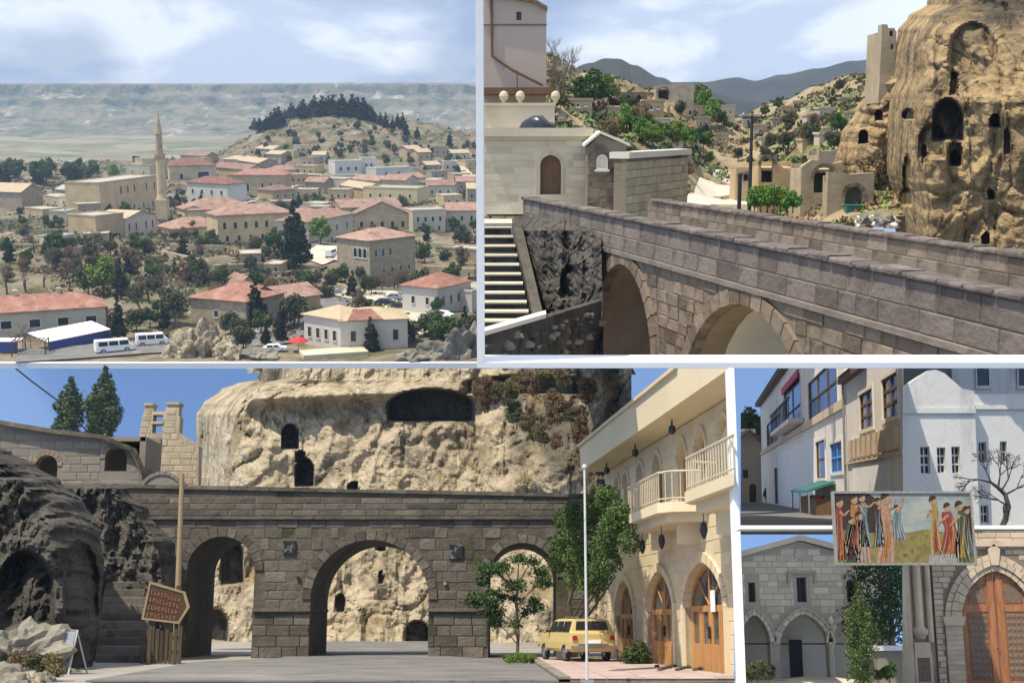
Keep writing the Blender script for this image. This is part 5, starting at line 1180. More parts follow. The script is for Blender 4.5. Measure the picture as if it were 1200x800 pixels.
# house and ruined tower on the left bank
Yh = 58.0
facade(LV, -25, 162, 500, 600, Yh, 'grey stone house front with dark arched opening behind the bridge end', 'grey_wall' if 'grey_wall' in MT else 'stone_wall', [(50, 13, 533, 566), (131, 13, 524, 552)], name='stone_house', dep=3, below=0,
       top=[(163, 552), (150, 524), (120, 511), (60, 504), (-25, 490)])
gh2 = [o for o in COL.objects if o.name.startswith('stone_house')][-1]; kh = Yh / FPX
def skh(a, b, z0, z1):
    for cx, yt, yb in ((50, 530, 570), (131, 521, 556)):
        if b > (cx + 25 - 17) * kh and a < (cx + 25 + 17) * kh and z1 > (600 - yb) * kh and z0 < (600 - yt) * kh: return True
    for q in (a, b):
        if z1 > (600 - lerp_tab([(-25, 492), (60, 506), (120, 513), (150, 526), (162, 552)], q / kh - 25)) * kh: return True
    return False
blocks(gh2, .1, 186 * kh, [(i * .36, (i + 1) * .36) for i in range(12)], 0, 'grey_wall', .5, 1.1, skh, back=.08, jit=.015)
a = LV.P(-25, 490, Yh); m = MB(); pts = [(-25, 488), (60, 502), (120, 509), (152, 522), (166, 552)]
for (xa, ya), (xb, yb) in zip(pts, pts[1:]):
    A_, B_ = LV.P(xa, ya, Yh - .4), LV.P(xb, yb, Yh - .4)
    m.hexa([(A_.x, Yh - .4, A_.z - .2), (B_.x, Yh - .4, B_.z - .2), (B_.x, Yh + 3.4, B_.z - .2), (A_.x, Yh + 3.4, A_.z - .2), (A_.x, Yh - .4, A_.z), (B_.x, Yh - .4, B_.z), (B_.x, Yh + 3.4, B_.z), (A_.x, Yh + 3.4, A_.z)])
o = part('eaves', m, 'dark_bridge_stone', gh2); o.matrix_basis = gh2.matrix_basis.inverted() @ base(LV)
Yt = 66.0; k = Yt / FPX; p = LV.P(158, 575, Yt)
t = thing('ruined_tower', 'ruined tower with two chimney-like piers against the blue sky', 'tower', LV, (p.x, p.y, p.z)); u_ = lambda x: (x - 158) * k; v_ = lambda y: (575 - y) * k
part('wall', MB().wall([(0, 0), (u_(232), 0), (u_(230), v_(522)), (u_(206), v_(506)), (u_(206), v_(487)), (u_(204), v_(486)), (u_(204), v_(473)), (u_(190), v_(473)), (u_(188), v_(481)), (u_(174), v_(481)), (u_(173), v_(474)), (u_(164), v_(474)), (u_(161), v_(490)), (u_(158), v_(520))],
     [[(u_(174), v_(507)), (u_(186), v_(507)), (u_(186), v_(485)), (u_(174), v_(485))]], 0, .7), 'stone_wall', t)
part('side_wall', MB().box(.02, .5, .7, 3, 0, v_(520)), 'stone_wall', t)
def skt(a, b, z0, z1):
    for q in (a + .01, b - .01):
        x = q / k + 158; tp_ = lerp_tab([(158, 522), (161, 492), (163.9, 476), (164, 475), (173, 475), (174.1, 482), (188, 482), (190, 474), (204, 474), (204.2, 507), (206, 508), (230, 524)], x)
        if z1 > v_(tp_): return True
    return b > u_(173) and a < u_(187) and z1 > v_(508) and z0 < v_(484)
blocks(t, 0, u_(230), [(i * .33, (i + 1) * .33) for i in range(14)], 0, 'stone_wall', .4, .9, skt, back=.06, jit=.02)
part('lintel', MB().box(u_(173), u_(187), -.04, .74, v_(496), v_(493)), 'stone_wall', t)
part('cap', MB().box(u_(189), u_(205), -.08, .8, v_(473), v_(470)), 'stone_wall', t); part('cap', MB().box(u_(163), u_(174), -.08, .8, v_(474), v_(471)), 'stone_wall', t)
p = LV.P(190, 566, 57); k = 57 / FPX; t = thing('arched_gable', 'low grey stone gable with a rounded arch head beside the tower', 'wall', LV, (p.x, p.y, p.z))
part('wall', MB().prism(arch(0, -.5, 27*k, 26*k, -1.5, 14), 0, 1.2), 'grey_wall', t)
for m in ring(0, -.5, 24*k, 28*k, -.06, .1, 13, 23*k, 27*k): part('voussoir', m, 'grey_wall', t)
for x, h, var, lb in ((78, 10.6, 0, 'shorter poplar of the pair behind the stone house'), (118, 12.2, 1, 'taller poplar of the pair behind the stone house')):
    t = tree('poplar', LV, LV.P(x, 520, 200), h, lb, x, var=var); t.scale = (h / 10 * 1.75, h / 10 * 1.75, h / 10); clip_tree(t, LV, y0=431.5)
a, b = LV.P(8, 423, 70), LV.P(66, 468, 75); c = LV.P(112, 514, 79)
o = solo('overhead_wire', MB().tube([a, (a + b) / 2 - Vector((0, 0, .05)), b, (b + c) / 2 - Vector((0, 0, .05)), c], .045, 6), 'black_metal', 'black overhead wire running down to the poplars', 'wire', LV); clip(o, LV, y0=431.5)

# rock on the left with shade in its colour, stairs, abutment
XR = [(520, -6), (530, 14), (545, 42), (565, 72), (590, 100), (620, 116), (660, 122), (720, 118), (790, 108)]
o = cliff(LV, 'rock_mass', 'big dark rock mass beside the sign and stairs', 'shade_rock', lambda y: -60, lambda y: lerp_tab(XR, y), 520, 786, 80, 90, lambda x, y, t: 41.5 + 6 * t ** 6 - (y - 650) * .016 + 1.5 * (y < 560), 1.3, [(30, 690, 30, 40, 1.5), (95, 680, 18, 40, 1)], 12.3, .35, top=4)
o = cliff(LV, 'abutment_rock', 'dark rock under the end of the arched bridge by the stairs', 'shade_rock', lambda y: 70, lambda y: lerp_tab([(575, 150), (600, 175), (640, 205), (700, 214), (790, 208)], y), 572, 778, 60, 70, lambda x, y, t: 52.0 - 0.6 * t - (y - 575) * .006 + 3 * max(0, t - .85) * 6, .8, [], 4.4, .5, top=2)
t = thing('stone_stairs', 'dark narrow stone stairs climbing beside the big dark rock', 'stairs', LV)
for i in range(12):
    Y = 48.6 + i * .26; z = .3 * i; a_, b_ = lx(116 + i * .6, Y), lx(172 + i * 2.2, Y)
    part('step', MB().cbox(a_, b_, Y, Y + 1.2, -.1, z + .30, .03), 'dark_bridge_block', t)
# foreground stones and weeds
for i in range(46):
    u_ = rng.random(); x = -8 + 70 * u_ ** 1.3; y = rng.uniform(728, 812) if x < 28 else rng.uniform(768, 812); s_ = rng.uniform(.16, .55) * (1.2 if x < 25 else .8)
    p = LV.G(x, max(765, y)); p.z = max(0, (788 - y) * .022) * (x < 45)
    solo('loose_stone', rock(100 + i % 14, s_, s_ * .8, s_ * .75, 3, .4, 1.0, .12), 'grey_rock' if i % 3 else 'pale_rock', 'pale loose stone in the rubble pile by the metal sheet', 'stone', LV, p, i, 'rubble by the metal sheet')
p = LV.G(15, 790); solo('rubble_mound', rock(31, 1.8, 1.6, 1.3, 5, .4, 1.6, .16), 'grey_rock', 'earthy rubble mound under the loose stones', 'mound', LV, p + Vector((-.5, .8, 0)))
for i in range(9): tree('olive' if i % 2 else 'dry', LV, LV.G(5 + i * 7, 786 + (i * 5) % 14), .5 + .1 * (i % 3), 'dusty weed growing in the rubble pile', i, 'weeds in the rubble', name='weed', var=i % 2)
# leaning metal sheet on a tube frame
p = LV.G(68, 790); t = thing('metal_barrier', 'grey sheet panel in a pale tube frame standing by the rubble', 'barrier', LV, p, R(-14)); Y = p.y; k = Y / FPX
part('frame', MB().tube([(-19*k, 0, 0), (-13*k, .25, 50*k), (15*k, .25, 49*k), (13*k, 0, 0)], .028, 8), 'pale_metal', t)
part('panel', MB().hexa([(-15*k, .05, 8*k), (11*k, .05, 8*k), (11*k, .08, 8*k), (-15*k, .08, 8*k), (-12*k, .22, 48*k), (13.5*k, .22, 47*k), (13.5*k, .25, 47*k), (-12*k, .25, 48*k)]), 'grey_metal', t)
part('back_strut', MB().tube([(-12*k, .25, 49*k), (-14*k, .9, 0)], .025, 6), 'pale_metal', t); part('back_strut', MB().tube([(14*k, .25, 48*k), (15*k, .9, 0)], .025, 6), 'pale_metal', t)
# wooden arrow sign
p = LV.G(190, 778); Y = p.y; k = Y / FPX; t = thing('wooden_sign', 'brown wooden arrow-shaped sign with four lines of faded red writing', 'sign', LV, p, R(4))
def sg(x, y): return ((x - 190) * k, (778 - y) * k)
brd = [sg(164, 728), sg(207, 733), sg(218, 714), sg(212, 697), sg(171, 685)]
bo = part('board', MB().prism(brd, -.05, .02), 'sign_wood', t)
inner = [sg(167, 726), sg(205.5, 730.5), sg(214.5, 714), sg(209.5, 699), sg(172.5, 688.5)]
part('border', MB().wall(brd, [inner], -.075, -.05), 'sign_border', bo)
for r_ in range(4):
    xa, ya = 171.5 - r_ * 1.2, 694.5 + r_ * 8.6; n_ = 9 if r_ < 3 else 8; sl_ = (12 - r_ * 2.4) / 42
    for c_ in range(n_):
        x = xa + 3.0 + c_ * (34.5 / n_); y = ya + (x - xa) * sl_; q0, q1 = sg(x - 1.15, y + 4.6), sg(x + 1.15, y); h3 = (q1[1] - q0[1]); w3 = q1[0] - q0[0]
        m = MB(); typ = (c_ * 5 + r_ * 3) % 6
        m.box(q0[0], q0[0] + w3*.28, -.07, -.052, q0[1], q1[1])
        if typ in (0, 2, 3): m.box(q0[0] + w3*.28, q1[0], -.07, -.052, q1[1] - h3*.2, q1[1])
        if typ in (0, 1, 3, 5): m.box(q0[0] + w3*.28, q1[0], -.07, -.052, q0[1], q0[1] + h3*.2)
        if typ in (1, 2, 4): m.box(q1[0] - w3*.28, q1[0], -.07, -.052, q0[1] + h3*.2, q1[1] - h3*.2)
        if typ in (3, 4, 5): m.box(q0[0] + w3*.28, q1[0] - w3*.28, -.07, -.052, q0[1] + h3*.42, q0[1] + h3*.6)
        part('letter', m, 'sign_letter', bo)
for x in (174, 203): part('post', MB().box((x - 190)*k - .06, (x - 190)*k + .06, .02, .14, -.2, (778 - 690)*k), 'weathered_wood', t)
t = thing('wooden_fence', 'short weathered plank fence under the arrow sign', 'fence', LV, LV.G(188, 777) + Vector((0, .25, 0)))
for i in range(9): part('plank', MB().box(0, .13, 0, .04, -.1, (38 + rng.uniform(-5, 5))*k), 'weathered_wood', t, ((162 + i * 5.4 - 188)*k, .02 * (i % 2), 0))
part('rail', MB().box((160 - 188)*k, (212 - 188)*k, .07, .12, .35, .45), 'weathered_wood', t); part('rail', MB().box((160 - 188)*k, (212 - 188)*k, .07, .12, .85, .95), 'weathered_wood', t)
a = LV.G(200, 776) + Vector((0, .7, 0)); b = LV.P(213.5, 555, a.y)
solo('wooden_pole', MB().tube([a, a.lerp(b, .5), b], [.13, .11, .085], 9), 'sign_border', 'tall leaning wooden pole behind the arrow sign', 'pole', LV)

# the cream hotel on the right
uB = LV.d(427, 727); uB = Vector((uB.x, uB.y)).normalized(); p0 = LV.G(850, 794); hrz = math.atan2(-uB.y, -uB.x)
ht = thing('stone_hotel', 'cream ashlar building with deep eaves, balconies and arched wooden doors', 'building', LV, p0, hrz)
Rx = lambda s: -s
S0, S1, HT = -7.0, 17.2, 7.42
doors = [(2.1, 2.25, 3.18), (7.75, 2.0, 3.12), (13.6, 1.75, 3.0)]          # centre s, half width, apex
wins = [(14.6, .55), (12.9, .55), (10.3, .62), (7.6, .62), (4.2, .62), (1.9, .62), (-.6, .62)]
hol = [arch(Rx(s), ap - 1.3, r, 1.3, .05, 18, .35) for s, r, ap in doors]
hol2 = [arch(Rx(s), 6.98 - r, r, None, 4.92 if i > 1 else 5.1, 10) for i, (s, r) in enumerate(wins)]
part('wall', MB().wall([(Rx(S1), -.2), (Rx(S0), -.2), (Rx(S0), HT), (Rx(S1), HT)], hol + hol2, .03, .45, back=False).box(Rx(S1), Rx(S1) + .4, .45, 6, -.2, HT).box(Rx(S1) + .4, Rx(S0), 1.2, 6, -.2, HT), 'cream_stone', ht)
def inopen(a, b, z0, z1):
    for s, r, ap in doors:
        c_ = Rx(s); zsp = ap - 1.3
        for x in (a, (a + b) / 2, b):
            for z in (z0, (z0 + z1) / 2, z1):
                if abs(x - c_) < r + .32 and z < zsp: return True
                if z >= zsp and ((x - c_) / (r + .32)) ** 2 + ((z - zsp) / (1.3 + .32)) ** 2 < 1: return True
    for s, r in wins:
        if b > Rx(s) - r - .16 and a < Rx(s) + r + .16 and z1 > 4.9 and z0 < 7.14: return True
    return False
ch = HT / 20
def split_blocks():
    n = 0
    for i in range(20):
        z0, z1 = i * ch, (i + 1) * ch; x = Rx(S1) - rng.random() * .8
        while x < Rx(-1.2):
            w_ = rng.uniform(1.1, 1.9); a, b = max(x, Rx(S1)), min(x + w_, Rx(-1.2)); x += w_
            if b - a < .2 or n > 296: continue
            if inopen(a, b, z0, z1):                 # cut the stone back to the edge of the opening
                for lo, hi in ((a, b),):
                    xs = [lo + (hi - lo) * q / 12 for q in range(13)]; ok = [not inopen(xs[q], xs[q+1], z0, z1) for q in range(12)]
                    q = 0
                    while q < 12:
                        if ok[q]:
                            e_ = q
                            while e_ < 12 and ok[e_]: e_ += 1
                            if xs[e_] - xs[q] > .18: part('stone', MB().cbox(0, xs[e_] - xs[q] - .02, -.015, .1, 0, ch - .02, .012), 'cream_stone', ht, (xs[q] + .01, .03, z0 + .01)); n += 1
                            q = e_
                        else: q += 1
                continue
            part('stone', MB().cbox(0, b - a - .02, -.015, .1, 0, ch - .02, .012), 'cream_stone', ht, (a + .01, .03, z0 + .01)); n += 1
split_blocks()
for s, r, ap in doors:
    zsp = ap - 1.3
    for m in ring(Rx(s), zsp, r, r + .28, -.05, .2, 15, 1.3, 1.3 + .3, .35): part('voussoir', m, 'cream_stone', ht)
    for sg_ in (-1, 1): part('jamb', MB().box(Rx(s) + sg_ * (r + .14) - .14, Rx(s) + sg_ * (r + .14) + .14, -.05, .2, 0, zsp), 'cream_stone', ht)
    dr = part('door', MB().wall(arch(Rx(s), zsp, r - .01, 1.29, .06, 18, .35), [arch(Rx(s), zsp + .06, r - .14, 1.1, None, 16, .35)] +
          [[(Rx(s) + q - .16 * r, .85), (Rx(s) + q + .16 * r, .85), (Rx(s) + q + .16 * r, zsp - .12), (Rx(s) + q - .16 * r, zsp - .12)] for q in (-.72 * r, -.24 * r, .24 * r, .72 * r)], .20, .28), 'orange_wood', ht)
    part('glass', MB().add([(q[0], .25, q[1]) for q in arch(Rx(s), zsp, r - .05, 1.25, .8, 16, .35)], [tuple(range(19))]), 'ivory_glass', dr)
    for a_ in (50, 90, 130):
        part('glazing_bar', MB().tube([(Rx(s), .2, zsp + .05), (Rx(s) + (r - .1) * math.cos(R(a_)), .2, zsp + 1.12 * math.sin(R(a_)))], .022, 5), 'orange_wood', dr)
    part('threshold', MB().box(Rx(s) - r, Rx(s) + r, -.25, .4, .0, .06), 'grey_rock', ht)
    for q in (-.48, 0, .48): part('rail', MB().box(Rx(s) + q * r - .05, Rx(s) + q * r + .05, .17, .20, .1, zsp - .04), 'orange_wood', dr)
    part('handle', MB().box(Rx(s) + .06, Rx(s) + .11, .10, .17, 1.0, 1.35), 'black_metal', dr)
part('notice', MB().box(Rx(2.1) + .24 * 2.25 - .2, Rx(2.1) + .24 * 2.25 + .2, .13, .16, 1.75, 2.35), 'paper', ht)
for i, (s, r) in enumerate(wins):
    zb_ = 4.92 if i > 1 else 5.1
    for m in ring(Rx(s), 6.98 - r, r, r + .16, -.04, .1, 9): part('voussoir', m, 'cream_stone', ht)
    w_ = part('window', MB().wall(arch(Rx(s), 6.98 - r, r - .01, None, zb_ + .01, 10), [arch(Rx(s), 6.98 - r, r - .1, None, zb_ + .12, 10)], .22, .30), 'orange_wood', ht)
    part('pane', MB().add([(q[0], .27, q[1]) for q in arch(Rx(s), 6.98 - r, r - .05, None, zb_ + .05, 10)], [tuple(range(13))]), 'ivory_glass', w_)
    part('glazing_bar', MB().box(Rx(s) - .04, Rx(s) + .04, .19, .22, zb_ + .1, 6.93), 'orange_wood', w_)
# deep eaves: coffered soffit, tall fascia
part('eaves', MB().box(Rx(16.9), Rx(S0), -1.05, 1.0, 7.45, 7.67).box(Rx(16.9), Rx(S0), -1.05, -.85, 7.67, 8.45).box(Rx(16.9), Rx(16.6), -.85, 1.0, 7.67, 8.45), 'cream_plaster', ht)
part('gutter', MB().box(Rx(17.0), Rx(S0), -1.15, -.85, 8.452, 8.56), 'cream_plaster', ht)
part('roof', MB().add([(Rx(17), -1.12, 8.565), (Rx(S0), -1.12, 8.565), (Rx(S0), 5, 9.6), (Rx(17), 5, 9.6)], [(0, 1, 2, 3)]), 'red_roof', ht)
for s in (13.5, 8.2, 2.8): part('soffit_lamp', MB().lathe([(.03, 7.4), (.03, 7.25), (.10, 7.22), (.12, 7.05), (.05, 6.98)], 8, (Rx(s), -.6)), 'black_metal', ht)
for s_a, s_b in ((1.1, 7.3), (-7.2, -.4)):
    b_ = part('balcony', MB().slab([(Rx(s_b), .02), (Rx(s_b) + .35, -1.0), (Rx(s_b) + .9, -1.3), (Rx(s_a) - .9, -1.3), (Rx(s_a) - .35, -1.0), (Rx(s_a), .02)], 4.55, 4.84).slab([(Rx(s_b) + .2, .02), (Rx(s_b) + .9, -1.0), (Rx(s_a) - .9, -1.0), (Rx(s_a) - .2, .02)], 4.30, 4.548), 'cream_plaster', ht)
    pts = [(Rx(s_b) + .06, -.05), (Rx(s_b) + .40, -.96), (Rx(s_b) + .92, -1.24), (Rx(s_a) - .92, -1.24), (Rx(s_a) - .40, -.96), (Rx(s_a) - .06, -.05)]
    part('handrail', MB().tube([(x, y, 5.72) for x, y in pts], .035, 6), 'rail_paint', b_)
    part('lower_rail', MB().tube([(x, y, 4.95) for x, y in pts], .022, 6), 'rail_paint', b_)
    bar = MB().box(-.012, .012, -.012, .012, 4.845, 5.72).mesh('baluster', MT['rail_paint'])
    for (xa, ya), (xb, yb) in zip(pts, pts[1:]):
        nb = max(2, int(math.hypot(xb - xa, yb - ya) / .24))
        for q in range(nb): o = obj('baluster', bar, b_); o.location = (xa + (xb - xa) * q / nb, ya + (yb - ya) * q / nb, 0)
    for q in (.22, .78):
        sx = Rx(s_b + (s_a - s_b) * q); part('bracket', MB().prism([(sx - .12, 3.7), (sx + .12, 3.7), (sx + .12, 4.3), (sx - .12, 4.3)], -.6, .02), 'cream_plaster', b_)
    for q in (.1, .55):
        sx = Rx(s_b + (s_a - s_b) * q); lm = part('lantern', MB().lathe([(.012, 4.3), (.012, 4.08), (.08, 4.04), (.11, 3.84), (.06, 3.68), (.02, 3.62)], 8, (sx, -.75)), 'black_metal', b_)
for s, r in ((10.3, .62), (4.2, .62), (-.6, .62)):
    for sg_ in (-1,): part('shutter', MB().box(Rx(s) + .75, Rx(s) + 1.75, -.02, .012, 4.95, 6.2), 'cream_plaster', ht)
clip_tree(ht, LV, x1=860.3, y0=431.5)

# pole, vine, tree, bush
p = LV.G(688, 803); t = thing('flagpole', 'thin pale rusting metal pole standing at the kerb', 'pole', LV, p); hp = LV.P(688, 548, p.y).z
part('pole', MB().tube([(0, 0, -.1), (0, 0, hp * .55), (0, 0, hp)], [.034, .031, .028], 10), 'pale_metal', t); part('cap', MB().lathe([(.06, hp), (.06, hp + .05), (.02, hp + .09)], 10), 'pale_metal', t); part('base_plate', MB().box(-.15, .15, -.15, .15, .0, .14), 'grey_metal', t)
Yv = 50.5; kk = Yv / FPX; p = LV.G(668, 772); t = thing('climbing_vine', 'dense green vine hanging over the far corner of the cream building', 'vine', LV, p); cl = []
for i in range(34):
    x = rng.uniform(652, 738); lo = lerp_tab([(650, 665), (680, 700), (710, 690), (740, 640)], x); hi = lerp_tab([(650, 625), (665, 580), (690, 552), (720, 575), (740, 590)], x); y = rng.uniform(hi + 8, lo - 4)
    q = LV.P(x, y, Yv - .5 - (x - 650) * .11); cl.append((q.x - p.x, q.y - p.y, q.z - p.z, rng.uniform(.35, .62)))
part('crown', leaves(rng, 20000, cl, .058), 'leaf_green', t)
part('trunk', MB().tube([(0, 0, 0), (.1, -.2, 1.0), (-.05, -.5, 2.2), (.3, -1.0, 3.4), (.6, -1.5, 4.8)], [.13, .11, .09, .07, .04], 7), 'bark', t)
for i in range(3): part('stem', MB().tube([(.1 * i, -.1, 0), (.25 * i, -.8, 1.4), (.9 + .4 * i, -2.0, 3.2)], [.06, .05, .03], 6), 'bark', t)
p = LV.G(606, 773); t = thing('young_tree', 'young dark green tree in front of the arch next to the car', 'tree', LV, p); cl = []; kk = p.y / FPX
for i in range(26):
    x = rng.uniform(555, 640); hi = lerp_tab([(550, 690), (575, 655), (600, 638), (625, 655), (645, 690)], x); lo = lerp_tab([(550, 716), (600, 738), (645, 708)], x); y = rng.uniform(hi + 5, lo)
    cl.append(((x - 606) * kk, rng.uniform(-1.0, 1.0), (773 - y) * kk, rng.uniform(.3, .6), .6))
part('crown', leaves(rng, 8000, cl, .065, shell=.05), 'leaf_vine', t)
m = MB().tube([(0, 0, 0), (.05, 0, 1.0), (-.02, 0, 2.2), (.05, 0, 3.6)], [.075, .06, .05, .02], 7)
for c_ in cl[::2]: m.tube([(.02, 0, max(.6, c_[2] - .9)), (c_[0] * .6, c_[1] * .6, c_[2] - .25), c_[:3]], [.03, .022, .01], 5)
part('trunk', m, 'bark', t)
for i in range(14): tree('bright' if i % 3 else 'olive', LV, LV.G(592 + i * 2.6, 776 + (i * 7) % 5), .28 + .06 * (i % 3), 'tuft of grass at the foot of the young tree', i, 'grass tufts by the young tree', name='grass_tuft', var=i % 2)
p = LV.G(747, 782); t = thing('round_bush', 'dark rounded bush beside the middle arched door', 'bush', LV, p)
part('crown', leaves(rng, 1500, [(0, 0, .42, .42), (.15, .1, .3, .35), (-.2, 0, .28, .36), (.05, -.1, .6, .3)], .06), 'leaf_vine', t); part('stem', MB().tube([(0, 0, 0), (0, 0, .5)], .04, 6), 'bark', t)
for i in range(18): tree('dry' if i % 2 else 'olive', LV, LV.G(770 + i * 3.4, 786 + (i * 5) % 6), .2, 'dry weed along the wall of the cream building', i, 'weeds along the cream building', name='weed', var=i % 2)

# yellow estate car
Pc = LV.G(684, 779.5) + Vector((-.18, 2.0, .13)); Lc, Wc, Hc = 4.05, 1.62, 1.46
t = thing('estate_car', 'old pale yellow estate car parked with its tail to the street', 'car', LV, Pc, R(90 + 15))
sec = [(-.50, .30, .60, .62, .78), (-.495, .24, .66, .66, .80), (-.47, .22, .66, .70, .80), (-.44, .22, .66, .97, .80), (-.30, .22, .655, .99, .80), (.02, .22, .655, .985, .80), (.12, .22, .65, .96, .80), (.24, .22, .64, .66, .80), (.40, .22, .62, .63, .78), (.485, .24, .58, .59, .76), (.5, .32, .54, .55, .72)]
m = MB()
for fx, zl, zb_, ztp, wd in sec:
    x = fx * Lc; w1 = wd; w2 = wd - .02; cab = (ztp - zb_) > .1; w3 = (wd - .15) if cab else wd - .06; w4 = w3 - .08
    h = Hc
    half = [(w1 - .10, zl * h), (w1, (zl + .07) * h), (w1 + .01, (zl + zb_) * .5 * h), (w2, zb_ * h), (w3, (ztp - .035) * h if cab else (ztp - .004) * h), (w4, ztp * h)]
    for yy, zz_ in half: m.v.append((x, -yy, zz_))
    for yy, zz_ in half[::-1]: m.v.append((x, yy, zz_))
n_ = 12
for i in range(len(sec) - 1):
    for j in range(n_): m.f.append((i*n_+j, i*n_+(j+1) % n_, (i+1)*n_+(j+1) % n_, (i+1)*n_+j))
m.f += [tuple(range(n_))[::-1], tuple(range((len(sec)-1)*n_, len(sec)*n_))]
part('body', m, 'yellow_paint', t)
def cy(z): return (.655 - .15 * (z - .66) / .28) + .145                     # half width of the cabin side at height share z
xr = lambda z: (-.47 + .03 * (z - .70) / .27) * Lc - .015
part('rear_window', MB().add([(xr(.73), -.60, .73*Hc), (xr(.73), .60, .73*Hc), (xr(.93), .535, .93*Hc), (xr(.93), -.535, .93*Hc)], [(1, 0, 3, 2)]), 'dark_glass', t)
for sy in (-1, 1):
    for xa, xb, xb2 in ((-.425, -.235, -.235), (-.22, -.055, -.055), (-.04, .17, .11)):
        z0, z1 = .69, .93
        q = [(xa*Lc, sy*(cy(z0) + .0), z0*Hc), (xb*Lc, sy*cy(z0), z0*Hc), (xb2*Lc, sy*cy(z1), z1*Hc), ((xa + .008)*Lc, sy*cy(z1), z1*Hc)]
        part('side_window', MB().add([(x, y + sy*.012, z) for x, y, z in q], [(0, 1, 2, 3) if sy < 0 else (3, 2, 1, 0)]), 'dark_glass', t)
    part('tail_light', MB().box(-.512*Lc, -.49*Lc, sy*.68 - .075, sy*.68 + .075, .50*Hc, .60*Hc), 'tail_red', t)
    part('mirror', MB().box(.13*Lc, .155*Lc, sy*.80 - .02, sy*.92, .66*Hc, .72*Hc) if sy > 0 else MB().box(.13*Lc, .155*Lc, -.92, -.78, .66*Hc, .72*Hc), 'black_metal', t)
part('bumper', MB().box(-.545*Lc, -.50*Lc, -.80, .80, .31*Hc, .375*Hc), 'chrome', t); part('bumper', MB().box(.50*Lc, .53*Lc, -.78, .78, .31*Hc, .37*Hc), 'chrome', t)
part('number_plate', MB().box(-.515*Lc, -.50*Lc, -.26, .26, .42*Hc, .50*Hc), 'paper', t); part('trim_strip', MB().box(-.513*Lc, -.5*Lc, -.55, .55, .40*Hc, .415*Hc), 'chrome', t)
wr = .29
for sx in (-.30, .31):
    for sy in (-1, 1):
        o = part('wheel', MB().lathe([(wr*.6, -.09), (wr*.96, -.085), (wr, -.05), (wr, .05), (wr*.96, .085), (wr*.6, .09)], 18), 'rubber', t, (sx*Lc, sy*.74, wr)); o.rotation_euler.x = R(90)
        part('rim', MB().lathe([(.04, -.10), (wr*.55, -.092), (wr*.55, .092), (.04, .10)], 14), 'chrome', o)
for y in (-.42, .42): part('roof_rail', MB().tube([(-.40*Lc, y, .985*Hc), (-.39*Lc, y, 1.03*Hc), (-.05*Lc, y, 1.035*Hc), (-.04*Lc, y, .99*Hc)], .014, 5), 'chrome', t)
# white strip standing for the border towards the smaller places on the right
Yw = 30.0; a = LV.P(860.6, 431, Yw); b = LV.P(867.4, 431, Yw)
solo('upright_border_strip', MB().box(lx(860.6, Yw, 620), lx(867.4, Yw, 620), Yw, Yw + .5, -.3, a.z), 'border_white', 'thin white upright border strip beside the cream building', 'wall', LV)
# ================================================================ STREET WITH OLD HOUSES
rng = random.Random(9); KS = ST.eye / .6
mat('old_plaster', [(.60,.54,.45),(.67,.61,.53),(.71,.66,.58)], .35, .9, .2, 4, spots=[((.42,.36,.31),.4,.63)])
mat('lime_wash', [(.66,.64,.62),(.74,.72,.70)], .4, .9, .2, 4, spots=[((.48,.46,.45),.5,.60)])
mat('ornament_stone', [(.50,.38,.25),(.60,.47,.33)], 1.5, .9, .4, 8)
mat('sky_blue_paint', [(.05,.30,.62),(.08,.38,.70)], 2, .5, .1)
mat('white_building', [(.50,.50,.485),(.57,.57,.555)], .5, .9, .2, 5, spots=[((.40,.40,.38),.45,.56,(1.5,1.5,.25)),((.33,.32,.29),.8,.63,(1,1,.4))], veins=((.42,.415,.40),.4,.006,(1,1,1)))
mat('church_stone', [(.60,.53,.41),(.68,.61,.49),(.74,.68,.56)], .6, .92, .35, 4, rand=.16, bdist=.06)
mat('church_mortar', [(.42,.38,.31),(.50,.455,.38)], .8, .95, .3, 6)
mat('carved_stone', [(.40,.315,.22),(.48,.39,.28),(.54,.45,.335)], 1.0, .92, .4, 12, rand=.12, bdist=.02)
mat('carved_wood', [(.22,.085,.03),(.32,.13,.048),(.38,.17,.065)], 2.5, .5, .35, 18, stretch=(4, 4, .6), spec=.4)
mat('carved_panel', [(.07,.045,.028),(.20,.13,.085),(.10,.065,.04)], 9, .6, .9, 22, spec=.35, bdist=.03)
mat('tower_tan', [(.44,.36,.27),(.52,.44,.34)], .4, .9, .2, 4)
mat('flower_red', [(.40,.05,.03),(.50,.09,.05)], 2, .7, 0, isl=.3)
uS = ST.d(819, 575); uS = Vector((uS.x, uS.y)).normalized(); pS = ST.G(1000, 607); srz = math.atan2(-uS.y, -uS.x); nS = Vector((-uS.y, uS.x))
def sp(x, y, off=0.0):
    q = pS.xy + nS * off; r = ST.V(x, y, q, nS); return -(r.xy - pS.xy).dot(uS), r.z
def srect(x0, x1, ym, yM):
    """picture box on the facade -> wall rectangle"""
    a, _ = sp(x0, 550); b, _ = sp(x1, 550); xm = (x0 + x1) / 2; return a, b, sp(xm, yM)[1], sp(xm, ym)[1]
